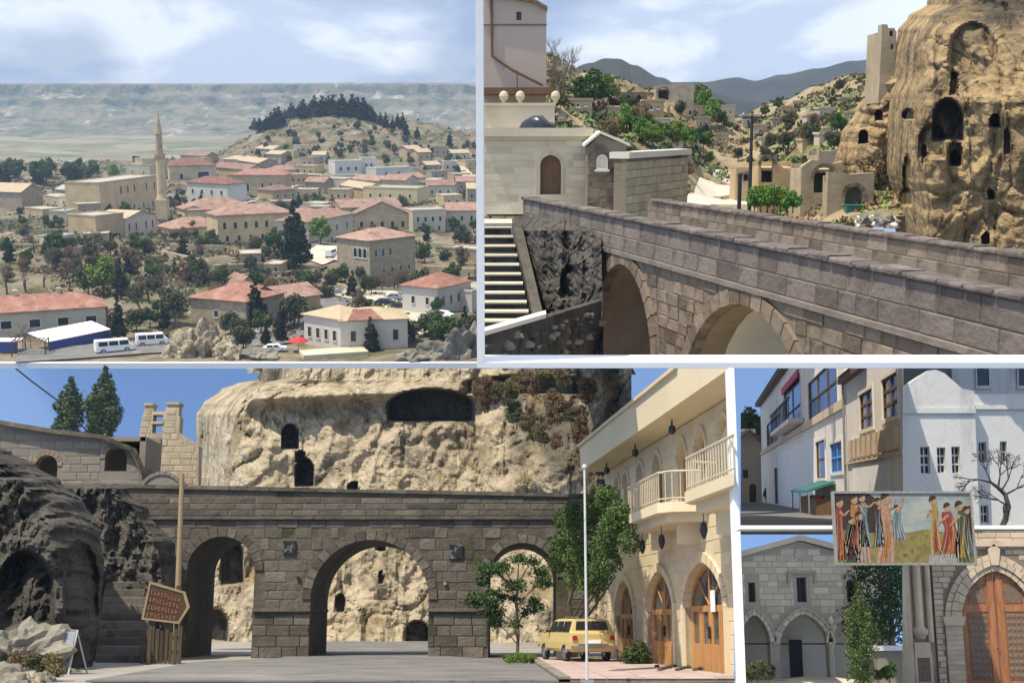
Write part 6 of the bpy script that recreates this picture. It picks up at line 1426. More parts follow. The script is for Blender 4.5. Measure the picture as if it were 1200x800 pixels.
def old_house(label, x0, x1, yeave_at, wins, matn, ov=.5):
    t = thing('old_house', label, 'house', ST, pS, srz)
    a, _ = sp(x0, 560); b, _ = sp(x1, 560); ze = sp(*yeave_at)[1]
    hol = []
    for w_ in wins:
        q = srect(*w_[:4]); hol.append([(q[0], q[2]), (q[1], q[2]), (q[1], q[3]), (q[0], q[3])])
    part('wall', MB().wall([(a, -.3), (b, -.3), (b, ze), (a, ze)], hol, 0, .35, back=False).box(a, b, 1.0, 5, -.3, ze).box(a, a + .3, .35, 1, -.3, ze), matn, t)
    for w_, h_ in zip(wins, hol):
        x_a, x_b, z_a, z_b = h_[0][0], h_[1][0], h_[0][1], h_[2][1]; nx, ny, fm = w_[4], w_[5], w_[6]
        fr = min(.09, (x_b - x_a) * .06); cols_ = []
        for i in range(nx):
            for j in range(ny):
                u0 = x_a + (x_b - x_a) * i / nx + fr; u1 = x_a + (x_b - x_a) * (i + 1) / nx - fr * .3; v0 = z_a + (z_b - z_a) * j / ny + .06; v1 = z_a + (z_b - z_a) * (j + 1) / ny - .04
                cols_.append([(u0, v0), (u1, v0), (u1, v1), (u0, v1)])
        o = part('window', MB().wall([(x_a + .005, z_a + .005), (x_b - .005, z_a + .005), (x_b - .005, z_b - .005), (x_a + .005, z_b - .005)], cols_, .02, .06), fm, t)
        part('pane', MB().box(x_a + .01, x_b - .01, 0.07, .09, z_a + .01, z_b - .01), w_[7] if len(w_) > 7 else 'dark_glass', o)
        part('surround', MB().box(x_a - .18, x_b + .18, -.05, -.001, z_b, z_b + .14).box(x_a - .18, x_b + .18, -.06, -.001, z_a - .14, z_a).box(x_a - .18, x_a, -.05, -.001, z_a, z_b).box(x_b, x_b + .18, -.05, -.001, z_a, z_b), 'old_plaster', t)
    part('eaves', MB().box(a - .3, b + .1, -ov, 2.2, ze, ze + .22), 'dark_wood', t)
    part('roof', MB().add([(a - .35, -ov - .1, ze + .225), (b + .1, -ov - .1, ze + .225), (b + .1, 5.2, ze + 2.2), (a - .35, 5.2, ze + 2.2)], [(0, 1, 2, 3)]), 'pink_roof', t)
    return t, a, b, ze
t1, a1, b1, ze1 = old_house('pale plastered old house with red-draped balcony and big dark window on the street', 893, 993.5, (893, 474),
   [(900, 915, 490, 521, 3, 1, 'dark_wood'), (921, 941, 445, 512, 2, 2, 'dark_wood'), (950, 985, 430, 482, 3, 2, 'dark_wood'), (974, 988, 518, 553, 2, 2, 'sky_blue_paint', 'blue_paint'), (957, 968, 516, 560, 1, 2, 'dark_wood'), (908, 912, 548, 590, 1, 1, 'dark_wood')], 'old_plaster')
part('lime_wash', MB().box(sp(912.5, 560)[0], sp(956, 560)[0], -.035, -.003, 0, 2.15*KS), 'lime_wash', t1)
part('string_course', MB().box(a1, b1, -.12, -.002, 2.5*KS, 2.72*KS), 'ornament_stone', t1)
q = srect(918, 944, 490, 515); bl = part('balcony', MB().box(q[0], q[1], -.9, -.06, 2.78*KS, 2.92*KS), 'old_plaster', t1)
for i in range(14): part('baluster', MB().box(-.03, .03, -.03, .03, 2.92*KS, 3.56*KS), 'black_metal', bl, (q[0] + (q[1] - q[0]) * (i + .5) / 14, -.85, 0))
part('handrail', MB().box(q[0], q[1], -.9, -.8, 3.56*KS, 3.62*KS), 'black_metal', bl)
part('red_drape', MB().box(q[0] + 2.2, q[1] - 2.2, -.16, -.10, 4.35*KS, 4.6*KS), 'flower_red', bl)
t2, a2, b2, ze2 = old_house('taller cream old house with two barred windows and carved frieze', 994, 1062, (996, 446),
   [(1010, 1026, 457, 501, 2, 3, 'dark_wood', 'ivory_glass'), (1037, 1056, 438, 488, 2, 3, 'dark_wood', 'ivory_glass')], 'old_plaster', .3)
part('string_course', MB().box(a2, b2, -.10, -.002, 1.2*KS, 1.28*KS), 'ornament_stone', t2)
n_ = 9; xa, xb = sp(998, 560)[0], sp(1057, 560)[0]
for i in range(n_):
    x = xa + (xb - xa) * (i + .1) / n_; w_ = (xb - xa) / n_ * .8; part('frieze_block', MB().prism([(x, 1.3*KS), (x + w_ * .8, 1.3*KS), (x + w_, 1.7*KS), (x + w_ * .2, 1.7*KS)], -.14, -.002), 'ornament_stone', t2)
part('lime_wash', MB().box(sp(1000, 560)[0], sp(1044, 560)[0], -.03, -.003, .0, 1.15*KS), 'lime_wash', t2)
part('downpipe', MB().tube([(a2 + .1, -.12, 0), (a2 + .1, -.12, ze2)], .06, 6), 'grey_metal', t2)
clip_tree(t1, ST, y0=431.5, x0=868, x1=1058.3); clip_tree(t2, ST, y0=431.5, x0=868, x1=1058.3)
Z = ST.G(868, 615); o = struct('road', MB().slab([(ST.G(860, 614.8).x, Z.y), (ST.G(1060, 614.8).x, Z.y), (ST.G(1060, 578).x * .9, ST.G(900, 579).y), (ST.G(820, 579).x, ST.G(900, 579).y)], -.3, .0), 'asphalt', ST); clip(o, ST, x0=868, x1=1058.3)
Yf = 128; k = Yf / FPX
for i, (x0, x1, yt, yb, mt_, lb) in enumerate([(866, 893, 520, 592, 'tower_tan', 'tan house closing the far end of the street'), (874, 885, 508, 560, 'old_plaster', 'tall narrow pale house behind the tan one')]):
    p = ST.P(x0, yb, Yf + 14 * i); kk = p.y / FPX; t = house(ST, (p.x, p.y, p.z), 0, (x1 - x0)*kk, 4, (yb - yt)*kk, lb, roof='flat' if i else 'gablef', rh=1.2, wall=mt_, rmat='pink_roof', below=.8, wins=[('F', (x1 - x0)*kk*.6, .05, .9, 2.2, 'arch'), ('F', (x1 - x0)*kk*.3, 2.6, .7, 1.0, 'rect')]); clip_tree(t, ST, x0=868)
for i, (x, y) in enumerate([(876, 540), (884, 530), (889, 545), (873, 550)]):
    t = tree('round', ST, ST.P(x, y, 160), 5.6, 'green tree beyond the far end of the old street', i, 'trees beyond the old street', var=i % 2); clip_tree(t, ST, x0=868)
for i, (x, y, h) in enumerate([(899, 589, 1.6), (917, 591, 2.2), (926, 593, 1.2), (935, 593, 2.6), (943, 595, 1.9), (950, 596, 1.4)]):
    p = ST.G(x, y); t = thing('potted_plant', 'leafy potted plant in the row against the old street house', 'plant', ST, p, i, 'potted plants along the old house'); k = p.y / FPX
    part('pot', MB().lathe([(.16, 0), (.24, .4), (.27, .42), (.2, .4)], 10), 'ornament_stone', t); part('crown', leaves(rng, 420, [(0, 0, .4 + h * .25, h * .22, 1.4), (.1, 0, .4 + h * .42, h * .16, 1.4)], .1), 'leaf_vine', t)
    part('stem', MB().tube([(0, 0, .3), (0, 0, .5 + h * .2)], .03, 5), 'bark', t)
t = thing('market_stall', 'small street stall with teal awning against the old house', 'stall', ST, pS, srz); sa, sb = sp(956, 580)[0], sp(980, 580)[0]; zt_ = sp(972, 566)[1]
part('awning', MB().hexa([(sa, -1.3, zt_ - .45), (sb, -1.3, zt_ - .45), (sb, -.05, zt_), (sa, -.05, zt_), (sa, -1.3, zt_ - .33), (sb, -1.3, zt_ - .33), (sb, -.05, zt_ + .1), (sa, -.05, zt_ + .1)]), 'teal_paint', t)
for q in (0, .5, 1): part('post', MB().box(-.03, .03, -1.25, -1.19, 0, zt_ - .45), 'grey_metal', t, (sa + (sb - sa) * q, 0, 0))
part('counter', MB().box(sa + .3, sb - .3, -.9, -.2, 0, .75), 'dark_wood', t)
for i in range(16):
    s_ = rng.uniform(.07, .13); q = pS + Matrix.Rotation(srz, 3, 'Z') @ Vector((sa + .6 + (sb - sa - 1.2) * i / 15, -.75 + .22 * (i % 3), 0.75 + s_ * .38))
    solo('stall_goods', rock(40 + i % 5, s_, s_, s_ * 1.1, 1, .1), 'flower_red' if i % 2 else 'ornament_stone', 'red or brown ware laid out on the street stall', 'ware', ST, q, 0, 'goods on the stall')
# ---------------------------------------------------------------- white building
Yb = 58.0; k = Yb / FPX
def ux(x): return (x - 1130) * k
p = ST.P(1130, 615, Yb)
def uz(y): return ST.P(1130, y, Yb).z - p.z
wb = thing('white_building', 'large whitewashed building with rounded gable and small paired windows', 'building', ST, p)
whole = [(1087.5, 5.5, 523, 555), (1106.5, 5, 524, 554), (1123.5, 5, 523, 554)]; wr_ = [(1162.5, 4.5, 517, 541), (1187.5, 4, 516, 541), (1162, 4.5, 592, 613), (1188, 4.5, 592, 613)]
rc = lambda c, h, y0, y1: [(ux(c - h), uz(y1)), (ux(c + h), uz(y1)), (ux(c + h), uz(y0)), (ux(c - h), uz(y0))]
part('wall', MB().wall([(ux(1050), -.8), (ux(1148), -.8), (ux(1148), uz(458)), (ux(1134), uz(455)), (ux(1124), uz(446)), (ux(1114), uz(437)), (ux(1104), uz(433)), (ux(1096), uz(434)), (ux(1084), uz(441)), (ux(1070), uz(450)), (ux(1050), uz(459))], [rc(*w_) for w_ in whole], 0, .5), 'white_building', wb)
part('wing_wall', MB().wall([(ux(1148), -.8), (ux(1240), -.8), (ux(1240), uz(460)), (ux(1148), uz(460))], [rc(*w_) for w_ in wr_], .8, 1.2), 'white_building', wb)
part('return_wall', MB().box(ux(1148) - .3, ux(1148) - .01, .5, 1.2, -.8, uz(459)), 'white_building', wb)
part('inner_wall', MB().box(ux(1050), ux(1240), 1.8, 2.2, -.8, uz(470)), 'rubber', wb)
part('cornice', MB().box(ux(1050), ux(1148), -.10, -.002, uz(484), uz(478)), 'white_building', wb); part('cornice', MB().box(ux(1150), ux(1240), .68, .798, uz(478), uz(473)), 'white_building', wb)
for w_, dy in [(q, 0) for q in whole] + [(q, .8) for q in wr_]:
    x0, x1, z0, z1 = ux(w_[0] - w_[1]), ux(w_[0] + w_[1]), uz(w_[3]), uz(w_[2]); nn = 3 if w_[3] < 560 and dy == 0 else 2
    hs_ = [[(x0 + (x1 - x0) * (i + .12) / 2, z0 + (z1 - z0) * (j + .1) / nn), (x0 + (x1 - x0) * (i + .88) / 2, z0 + (z1 - z0) * (j + .1) / nn), (x0 + (x1 - x0) * (i + .88) / 2, z0 + (z1 - z0) * (j + .9) / nn), (x0 + (x1 - x0) * (i + .12) / 2, z0 + (z1 - z0) * (j + .9) / nn)] for i in range(2) for j in range(nn)]
    o = part('window', MB().wall([(x0, z0), (x1, z0), (x1, z1), (x0, z1)], hs_, dy + .2, dy + .26), 'white_building', wb); part('pane', MB().box(x0, x1, dy + .3, dy + .32, z0, z1), 'dark_glass', o)
clip_tree(wb, ST, x0=1058.5, y0=431.5, y1=615.2)
p2 = ST.P(1110, 470, 82)
t = house(ST, (p2.x, p2.y, p2.z - 5), 0, 9.5, 6, 9.2, 'grey upper house with dark windows behind the white building', roof='flat', wall='white_building', below=3, wins=row('F', 3, 1, 9, 5.9, .95, 1.9)); clip_tree(t, ST, y0=431.5)
p2 = ST.P(1040, 470, 82)
t = house(ST, (p2.x, p2.y, p2.z - 5), 0, 4.2, 5, 8.3, 'dull grey house corner behind the rounded gable', roof='flat', wall='grey_wall', below=3); clip_tree(t, ST, x0=1058.5, y0=431.5)
p = ST.P(1172, 622, 54); k = 54 / FPX; t = thing('bare_tree', 'crooked leafless tree in front of the white building', 'tree', ST, p)
tp = lambda x, y: ((x - 1172) * k, 0, (622 - y) * k)
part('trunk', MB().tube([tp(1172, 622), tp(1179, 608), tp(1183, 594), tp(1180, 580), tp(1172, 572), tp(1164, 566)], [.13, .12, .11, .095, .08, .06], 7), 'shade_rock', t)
m = MB(); rb = random.Random(4)
def tw(pt, ang, l, r, d):
    e = (pt[0] + math.cos(ang) * l, pt[1] + rb.uniform(-.3, .3) * l, pt[2] + math.sin(ang) * l); m.tube([pt, e], [r, r * .6], 4, False)
    if d:
        for _ in range(3): tw(e, ang + rb.uniform(-.8, .8), l * rb.uniform(.6, .85), r * .6, d - 1)
for (x, y), an in (((1164, 566), 2.0), ((1172, 572), 1.3), ((1180, 580), .5), ((1164, 566), 2.9), ((1183, 594), 2.6), ((1176, 575), 1.0)): tw(tp(x, y), an, 15 * k, .05, 4)
part('branches', m, 'shade_rock', t); clip_tree(t, ST, x0=1058.5, y1=615.2)

# ================================================================ CHURCH COURTYARD
Yc = 64.0; k = Yc / FPX; p = LV.P(945, 800, Yc); zg = p.z
cx_ = lambda x: (x - 945) * k
cz_ = lambda y: LV.P(945, y, Yc).z - zg
ch = thing('stone_church', 'pale stone church front with low gable and three pointed arches', 'church', LV, p)
AC = [(cx_(889), 17*k, cz_(752), 31*k), (cx_(945), 28*k, cz_(754), 34*k), (cx_(1003), 26*k, cz_(752), 33*k)]
out_ = [(cx_(862), -1.5)]
for c_, r, zs, rise in AC: out_ += [(c_ - r, -1.5)] + arch(c_, zs, r, rise, None, 18, .45)[::-1] + [(c_ + r, -1.5)]
out_ += [(cx_(1045), -1.5), (cx_(1045), cz_(662)), (cx_(945), cz_(634)), (cx_(862), cz_(655))]
WN = [(887.5, 4, 682, 705), (945, 5.5, 676, 705), (1002, 5, 680, 705)]
hol = [[(cx_(a - h), cz_(y1)), (cx_(a + h), cz_(y1)), (cx_(a + h), cz_(y0)), (cx_(a - h), cz_(y0))] for a, h, y0, y1 in WN]
part('wall', MB().wall(out_, hol, .05, .8), 'church_mortar', ch)
def skc(a, b, z0, z1):
    for c_, r, zs, rise in AC:
        for x in (a, (a + b) / 2, b):
            for z in (z0, z1):
                if abs(x - c_) < r + .2 and z < zs or (z >= zs and ((x - c_) / (r + .33)) ** 2 + ((z - zs) / (rise + .33)) ** 2 < 1): return True
    for h in hol:
        if b > h[0][0] - .15 and a < h[1][0] + .15 and z1 > h[0][1] - .1 and z0 < h[2][1] + .15: return True
    top = lambda x: cz_(634) + (cz_(655) - cz_(634)) * abs(x) / (83 * k)
    return z1 > top(a) - .1 or z1 > top(b) - .1
zz = []; z = cz_(758)
while z < cz_(634): h_ = rng.uniform(.27, .38); zz.append((z, z + h_)); z += h_
blocks(ch, cx_(866), cx_(1035), zz, .05, 'church_stone', .38, .78, skc, jit=.02, back=.1, gap=.022)
for c_, r, zs, rise in AC:
    for m in ring(c_, zs, r, r + .20, -.06, .25, 13, rise, rise + .20, .45): part('voussoir', m, 'church_stone', ch)
    for m in ring(c_, zs, r + .22, r + .32, -.10, .02, 13, rise + .22, rise + .32, .45): part('voussoir', m, 'white_wall', ch)
for x in (868, 914, 977, 1033):
    c_ = part('column', MB().lathe([(.21, -1.0), (.21, 0), (.155, .06), (.135, cz_(760)), (.19, cz_(757)), (.235, cz_(753)), (.235, cz_(751))], 12, (cx_(x), .4)), 'church_stone', ch)
part('loggia_wall', MB().box(cx_(860), cx_(1045), 2.4, 2.8, -1.5, cz_(705)), 'church_stone', ch)
part('loggia_roof', MB().box(cx_(860), cx_(1045), .8, 2.4, cz_(716), cz_(714)), 'church_mortar', ch)
dr = part('door', MB().box(cx_(939), cx_(954), 2.32, 2.38, -.5, cz_(750)), 'black_metal', ch); part('lintel', MB().box(cx_(937), cx_(956), 2.26, 2.395, cz_(749), cz_(745)), 'church_stone', ch)
part('tie_rod', MB().tube([(cx_(862), .4, cz_(754)), (cx_(1040), .4, cz_(754))], .035, 6), 'black_metal', ch)
for (a, h, y0, y1), hh in zip(WN, hol):
    o = part('window', MB().wall(hh, [[(hh[0][0] + .07, hh[0][1] + .07), (hh[1][0] - .07, hh[1][1] + .07), (hh[2][0] - .07, hh[2][1] - .07), (hh[3][0] + .07, hh[3][1] - .07)]], .3, .4), 'dark_wood', ch); part('pane', MB().box(hh[0][0], hh[1][0], .42, .44, hh[0][1], hh[2][1]), 'dark_glass', o)
    for i in range(2): part('bar', MB().box(hh[0][0] + (hh[1][0] - hh[0][0]) * (i + 1) / 3 - .02, hh[0][0] + (hh[1][0] - hh[0][0]) * (i + 1) / 3 + .02, .26, .30, hh[0][1], hh[2][1]), 'black_metal', o)
part('window_hood', MB().box(cx_(929), cx_(962), -.12, .04, cz_(671), cz_(668)).box(cx_(929), cx_(932), -.10, .04, cz_(684), cz_(671)).box(cx_(959), cx_(962), -.10, .04, cz_(684), cz_(671)), 'church_mortar', ch)
part('roundel', MB().prism(arch(cx_(943), cz_(649), 5*k, 6*k, cz_(654), 10), -.06, .04), 'white_wall', ch)
part('wall_lamp', MB().lathe([(.02, cz_(731)), (.12, cz_(728)), (.13, cz_(725)), (.03, cz_(721))], 10, (cx_(975), -.25)), 'white_paint', ch)
for xa, ya, xb, yb in ((856, 657, 945, 633), (945, 633, 1050, 661)):
    A_, B_ = (cx_(xa), cz_(ya)), (cx_(xb), cz_(yb)); part('roof_coping', MB().prism([A_, B_, (B_[0], B_[1] + .26), (A_[0], A_[1] + .26)], -.35, 3), 'church_stone', ch)
    part('roof', MB().prism([(A_[0], A_[1] - .1), (B_[0], B_[1] - .1), (B_[0], B_[1] + .2), (A_[0], A_[1] + .2)], 3, 12), 'flat_roof', ch)
KC = 40.0 / Yc; ch.matrix_basis = base(LV, LV.P(945, 800, 40.0), 0, KC); zg = LV.P(945, 800, 40.0).z; p = LV.P(945, 800, 40.0)
clip_tree(ch, LV, x0=868, x1=1057.5)
g = MB()
for j in range(20):
    for i in range(30):
        Y = 26 + 16 * j / 19; X = LV.P(840 + 240 * i / 29, 790, Y).x
        g.v.append((X, Y, zg + .1 + .2 * fbm((X * .3, Y * .3, 2), 4) + max(0, (36 - Y)) * -.02))
for j in range(19):
    for i in range(29): g.f.append((j*30+i, j*30+i+1, (j+1)*30+i+1, (j+1)*30+i))
mat('courtyard_ground', [(.50,.46,.38),(.60,.56,.48)], .5, .95, .3, 5, spots=[((.16,.17,.09),.6,.58)])
o = struct('courtyard', g, 'courtyard_ground', LV, smooth=True); clip(o, LV, x0=868, x1=1057.5)
p2 = LV.P(1050, 800, 38); t = thing('shade_tree', 'big dark leafy tree shading the corner of the church', 'tree', LV, p2)
part('crown', crown_round(77, 3.9, 1.75, 9000, .055, .25), 'leaf_vine', t); part('trunk', trunk(77, 3.9, .12, 8), 'bark', t); clip_tree(t, LV, x0=868, x1=1057.5, y0=622)
p2 = LV.P(1012, 806, 33); t = thing('poplar_tree', 'slender light green poplar in front of the church', 'tree', LV, p2)
part('crown', crown_column(31, 2.55, .50, 5200, .034, .02), 'leaf_poplar', t); part('trunk', trunk(31, 2.55, .035, 7, .9, .15), 'bark', t)
for i in range(16):
    x = rng.choice([870, 880, 893, 1000, 1030, 985, 1045]) + rng.uniform(-5, 8); p2 = LV.P(x, rng.uniform(792, 804), rng.uniform(33, 36))
    t = tree('round' if i % 2 else 'olive', LV, p2, rng.uniform(.3, .6), 'garden bush at the foot of the church arches', i, 'bushes in the church garden', name='garden_bush', var=i % 2); clip_tree(t, LV, x0=868, x1=1057.5)
p2 = LV.P(1030, 800, 35); kk = 35 / FPX; t = thing('garden_wall', 'low dark garden wall with pale coping beside the slender poplar', 'wall', LV, p2)
part('wall', MB().box(0, 40*kk, 0, .4, -1, 36*kk), 'grey_wall', t); part('coping', MB().box(-.1, 40*kk, -.1, .7, 36*kk, 41*kk), 'lime_wash', t); clip_tree(t, LV, x0=868, x1=1057.5)

# ================================================================ CARVED DOOR
Yd = 58.0; k = Yd / FPX; p = LV.P(1176, 802, Yd); zg = p.z
dx = lambda x: (x - 1176) * k
dz = lambda y: LV.P(1176, y, Yd).z - zg
pt = thing('carved_portal', 'carved stone portal with pilasters around a pointed double door', 'portal', LV, p)
rd = 41.5 * k; zsd = dz(726); rise = dz(668) - zsd
part('wall', MB().wall([(dx(1104), -.4), (dx(1300), -.4), (dx(1300), dz(600)), (dx(1104), dz(600))], [arch(0, zsd, rd, rise, -.2, 22, .25)], .05, .6), 'brown_mortar', pt)
def skd(a, b, z0, z1):
    for x in (a, (a + b) / 2, b):
        for z in (z0, z1):
            if abs(x) < rd + 20*k and z < zsd or (z >= zsd and (x / (rd + 20*k)) ** 2 + ((z - zsd) / (rise + 20*k)) ** 2 < 1): return True
    return False
zz = [(i * .245, (i + 1) * .245) for i in range(32)]
blocks(pt, dx(1104), dx(1215), zz, .05, 'carved_stone', .5, .9, skd, jit=.01, back=.1, gap=.02)
for r0, r1, y0, y1, nn in ((0, 6, -.02, .25, 17), (6.4, 13, -.10, .1, 17), (13.4, 19.5, -.06, .1, 19)):
    for m in ring(0, zsd, rd + r0*k, rd + r1*k, y0, y1, nn, rise + r0*k, rise + r1*k, .25): part('voussoir', m, 'carved_stone', pt)
for i in range(13):
    z0, z1 = i * zsd / 13, (i + .96) * zsd / 13
    for sg_ in (-1, 1):
        part('jamb_stone', MB().cbox(sg_ * (rd + 10*k) - 9.6*k, sg_ * (rd + 10*k) + 9.6*k, -.05, .2, z0, z1, .008), 'carved_stone', pt)
part('keystone', MB().prism([(-4*k, zsd + rise + 6*k), (4*k, zsd + rise + 6*k), (7*k, zsd + rise + 24*k), (0, zsd + rise + 30*k), (-7*k, zsd + rise + 24*k)], -.16, .05), 'carved_stone', pt)
for sg_ in (-1, 1): part('impost', MB().prism([(sg_ * (rd + 10*k) - 11*k, zsd - 6*k), (sg_ * (rd + 10*k) + 11*k, zsd - 6*k), (sg_ * (rd + 10*k) + 13*k, zsd + 4*k), (sg_ * (rd + 10*k) - 13*k, zsd + 4*k)], -.14, .05), 'carved_stone', pt)
# door leaves
lf = []
for sg_ in (-1, 1):
    ol = [(0.01 * sg_, -.1)] ; pts = [q for q in arch(0, zsd, rd - .01, rise - .01, -.1, 22, .25)]
    if sg_ > 0: poly = [(.012, -.1), (rd - .01, -.1)] + [q for q in pts[2:] if q[0] > .012] + [(.012, zsd + rise - .02)]
    else: poly = [(-rd + .01, -.1), (-.012, -.1), (-.012, zsd + rise - .02)] + [q for q in pts[2:] if q[0] < -.012]
    leaf_ = part('door', MB().prism(poly, .22, .28), 'carved_wood', pt)
    X = lambda a: sg_ * a
    def pbox(x0, x1, z0, z1, y0, y1): return MB().box(min(X(x0), X(x1)), max(X(x0), X(x1)), y0, y1, z0, z1)
    part('carved_panel', pbox(11*k, 33*k, dz(796), dz(718), .195, .219), 'carved_panel', leaf_)
    part('carved_panel', pbox(11*k, 31*k, dz(706), dz(684), .195, .219), 'carved_panel', leaf_)
    part('stile', pbox(1.5*k, 9*k, -.1, dz(674), .16, .219), 'carved_wood', leaf_); part('stile', pbox(34.5*k, 40*k, -.1, dz(716), .18, .219), 'carved_wood', leaf_)
    part('rail', pbox(9.5*k, 38*k, dz(716), dz(708), .17, .219), 'carved_wood', leaf_)
    for i in range(4):
        for j in range(10):
            part('rosette', MB().lathe([(2.6*k, 0), (2.2*k, .012), (.8*k, .016), (.3*k, .03)], 7), 'carved_panel', leaf_, (X((13.5 + i * 5.6)*k), .19, dz(792 - j * 7.8))).rotation_euler.x = R(90)
part('knocker', MB().lathe([(.02, 0), (.045, .02), (.03, .05)], 10), 'black_metal', pt, (-.06, .15, dz(760))).rotation_euler.x = R(90)
# pilasters at the left
part('pilaster', MB().box(dx(1058), dx(1076), -.10, .5, -.4, dz(600)), 'carved_stone', pt)
part('pilaster', MB().lathe([(6*k, -.4), (6*k, dz(600))], 14, (dx(1064), -.12)), 'carved_stone', pt)
part('niche_back', MB().box(dx(1076), dx(1104), .25, .5, -.4, dz(600)), 'carved_stone', pt)
part('colonnette', MB().lathe([(5*k, dz(738)), (5*k, dz(600))], 12, (dx(1086), .10)), 'carved_stone', pt); part('colonnette', MB().lathe([(3.4*k, dz(752)), (3.4*k, dz(600))], 12, (dx(1098), .06)), 'carved_stone', pt)
part('capital', MB().lathe([(5*k, dz(748)), (9*k, dz(742)), (9.5*k, dz(738)), (5*k, dz(733)), (4*k, dz(728))], 12, (dx(1086), .08)), 'carved_stone', pt)
part('base_block', MB().box(dx(1077), dx(1097), -.06, .25, -.4, dz(764)).box(dx(1078), dx(1096), -.02, .25, dz(764), dz(752)), 'carved_stone', pt)
part('carved_panel', MB().box(dx(1080), dx(1094), -.075, -.061, dz(798), dz(770)), 'carved_panel', pt)
part('step', MB().box(dx(1100), dx(1260), -.6, .2, -.4, -.2), 'carved_stone', pt)
part('cornice', MB().box(dx(1058), dx(1300), -.16, .04, dz(640), dz(633)), 'carved_stone', pt)
clip_tree(pt, LV, x0=1057.5, y0=619.5)
a = LV.G(1050, 795); o = struct('threshold_ground', MB().slab([(LV.P(1058, 801, 30).x, 30), (LV.P(1320, 801, 30).x, 30), (LV.P(1320, 801, 60).x, 60), (LV.P(1058, 801, 60).x, 60)], zg - 2, zg - .02), 'street_ground', LV); clip(o, LV, x0=1058)

# ================================================================ PAINTING AND BORDER STRIP
Yl = 19.6
a = LV.P(867.4, 615.2, Yl); b = LV.P(1240, 619.6, Yl)
solo('painting_border_strip', MB().box(a.x, b.x, Yl, Yl + .5, b.z, a.z), 'border_white', 'narrow white border strip carrying the framed painting', 'painting_border_strip', LV)  # white strip standing for the border between the smaller places
Yp = 19.2; k = Yp / FPX; p = LV.P(1058.5, 618.5, Yp); pn = thing('painting', 'framed painting of robed figures dancing in a green landscape', 'painting', LV, p)
P_ = lambda x, y: ((x - 1058.5) * k, (618.5 - y) * k)
def flat(name, poly, mat_, yy=-.034, par=None): return part(name, MB().prism([P_(*q) for q in poly][::-1], yy, -.03), mat_, par or pn)
mat('paint_sky', [(.13,.16,.16),(.25,.27,.24),(.36,.34,.26)], 1.6, .6, .1, stretch=(1, 1, 2.2))
mat('paint_field', [(.06,.07,.015),(.22,.17,.05),(.12,.11,.03),(.28,.20,.06)], 6, .6, .1)
for nm_, c_ in (('paint_red', (.30,.05,.03)), ('paint_orange', (.42,.17,.05)), ('paint_pink', (.48,.26,.16)), ('paint_green', (.05,.09,.05)), ('paint_blue', (.13,.22,.28)), ('paint_skin', (.46,.27,.15)), ('paint_dark', (.05,.03,.02)), ('paint_gold', (.45,.27,.06)), ('paint_stone', (.36,.34,.29)), ('paint_light', (.55,.44,.30))):
    mat(nm_, [tuple(v * .35 for v in c_), tuple(v * .8 for v in c_), tuple(v * .5 for v in c_), tuple(min(1, v * 1.1) for v in c_)], 14, .6, .1, stretch=(2, 1, .6))
part('canvas', MB().prism([P_(979, 659), P_(1138, 659), P_(1138, 578), P_(979, 578)], -.028, .03), 'paint_sky', pn)
part('frame', MB().wall([P_(977, 661), P_(1140, 661), P_(1140, 576), P_(977, 576)], [[P_(979.5, 658.5), P_(1137.5, 658.5), P_(1137.5, 578.5), P_(979.5, 578.5)]], -.05, .04), 'paint_stone', pn)
def P3(poly): return poly
part('painted_field', MB().prism([P_(979.6, 658.4), P_(1137.4, 658.4), P_(1137.4, 636), P_(1110, 624), P_(1085, 620), P_(1060, 624), P_(1040, 626), P_(979.6, 620)], -.0305, -.029), 'paint_field', pn)
part('painted_grove', MB().prism([P_(979.6, 640), P_(1040, 640), P_(1046, 610), P_(1036, 590), P_(1020, 579), P_(979.6, 579)], -.0300, -.0285), 'paint_dark', pn)
part('painted_grove', MB().prism([P_(1118, 640), P_(1137.4, 640), P_(1137.4, 592), P_(1126, 598)], -.0300, -.0285), 'paint_dark', pn)
rp_ = random.Random(12)
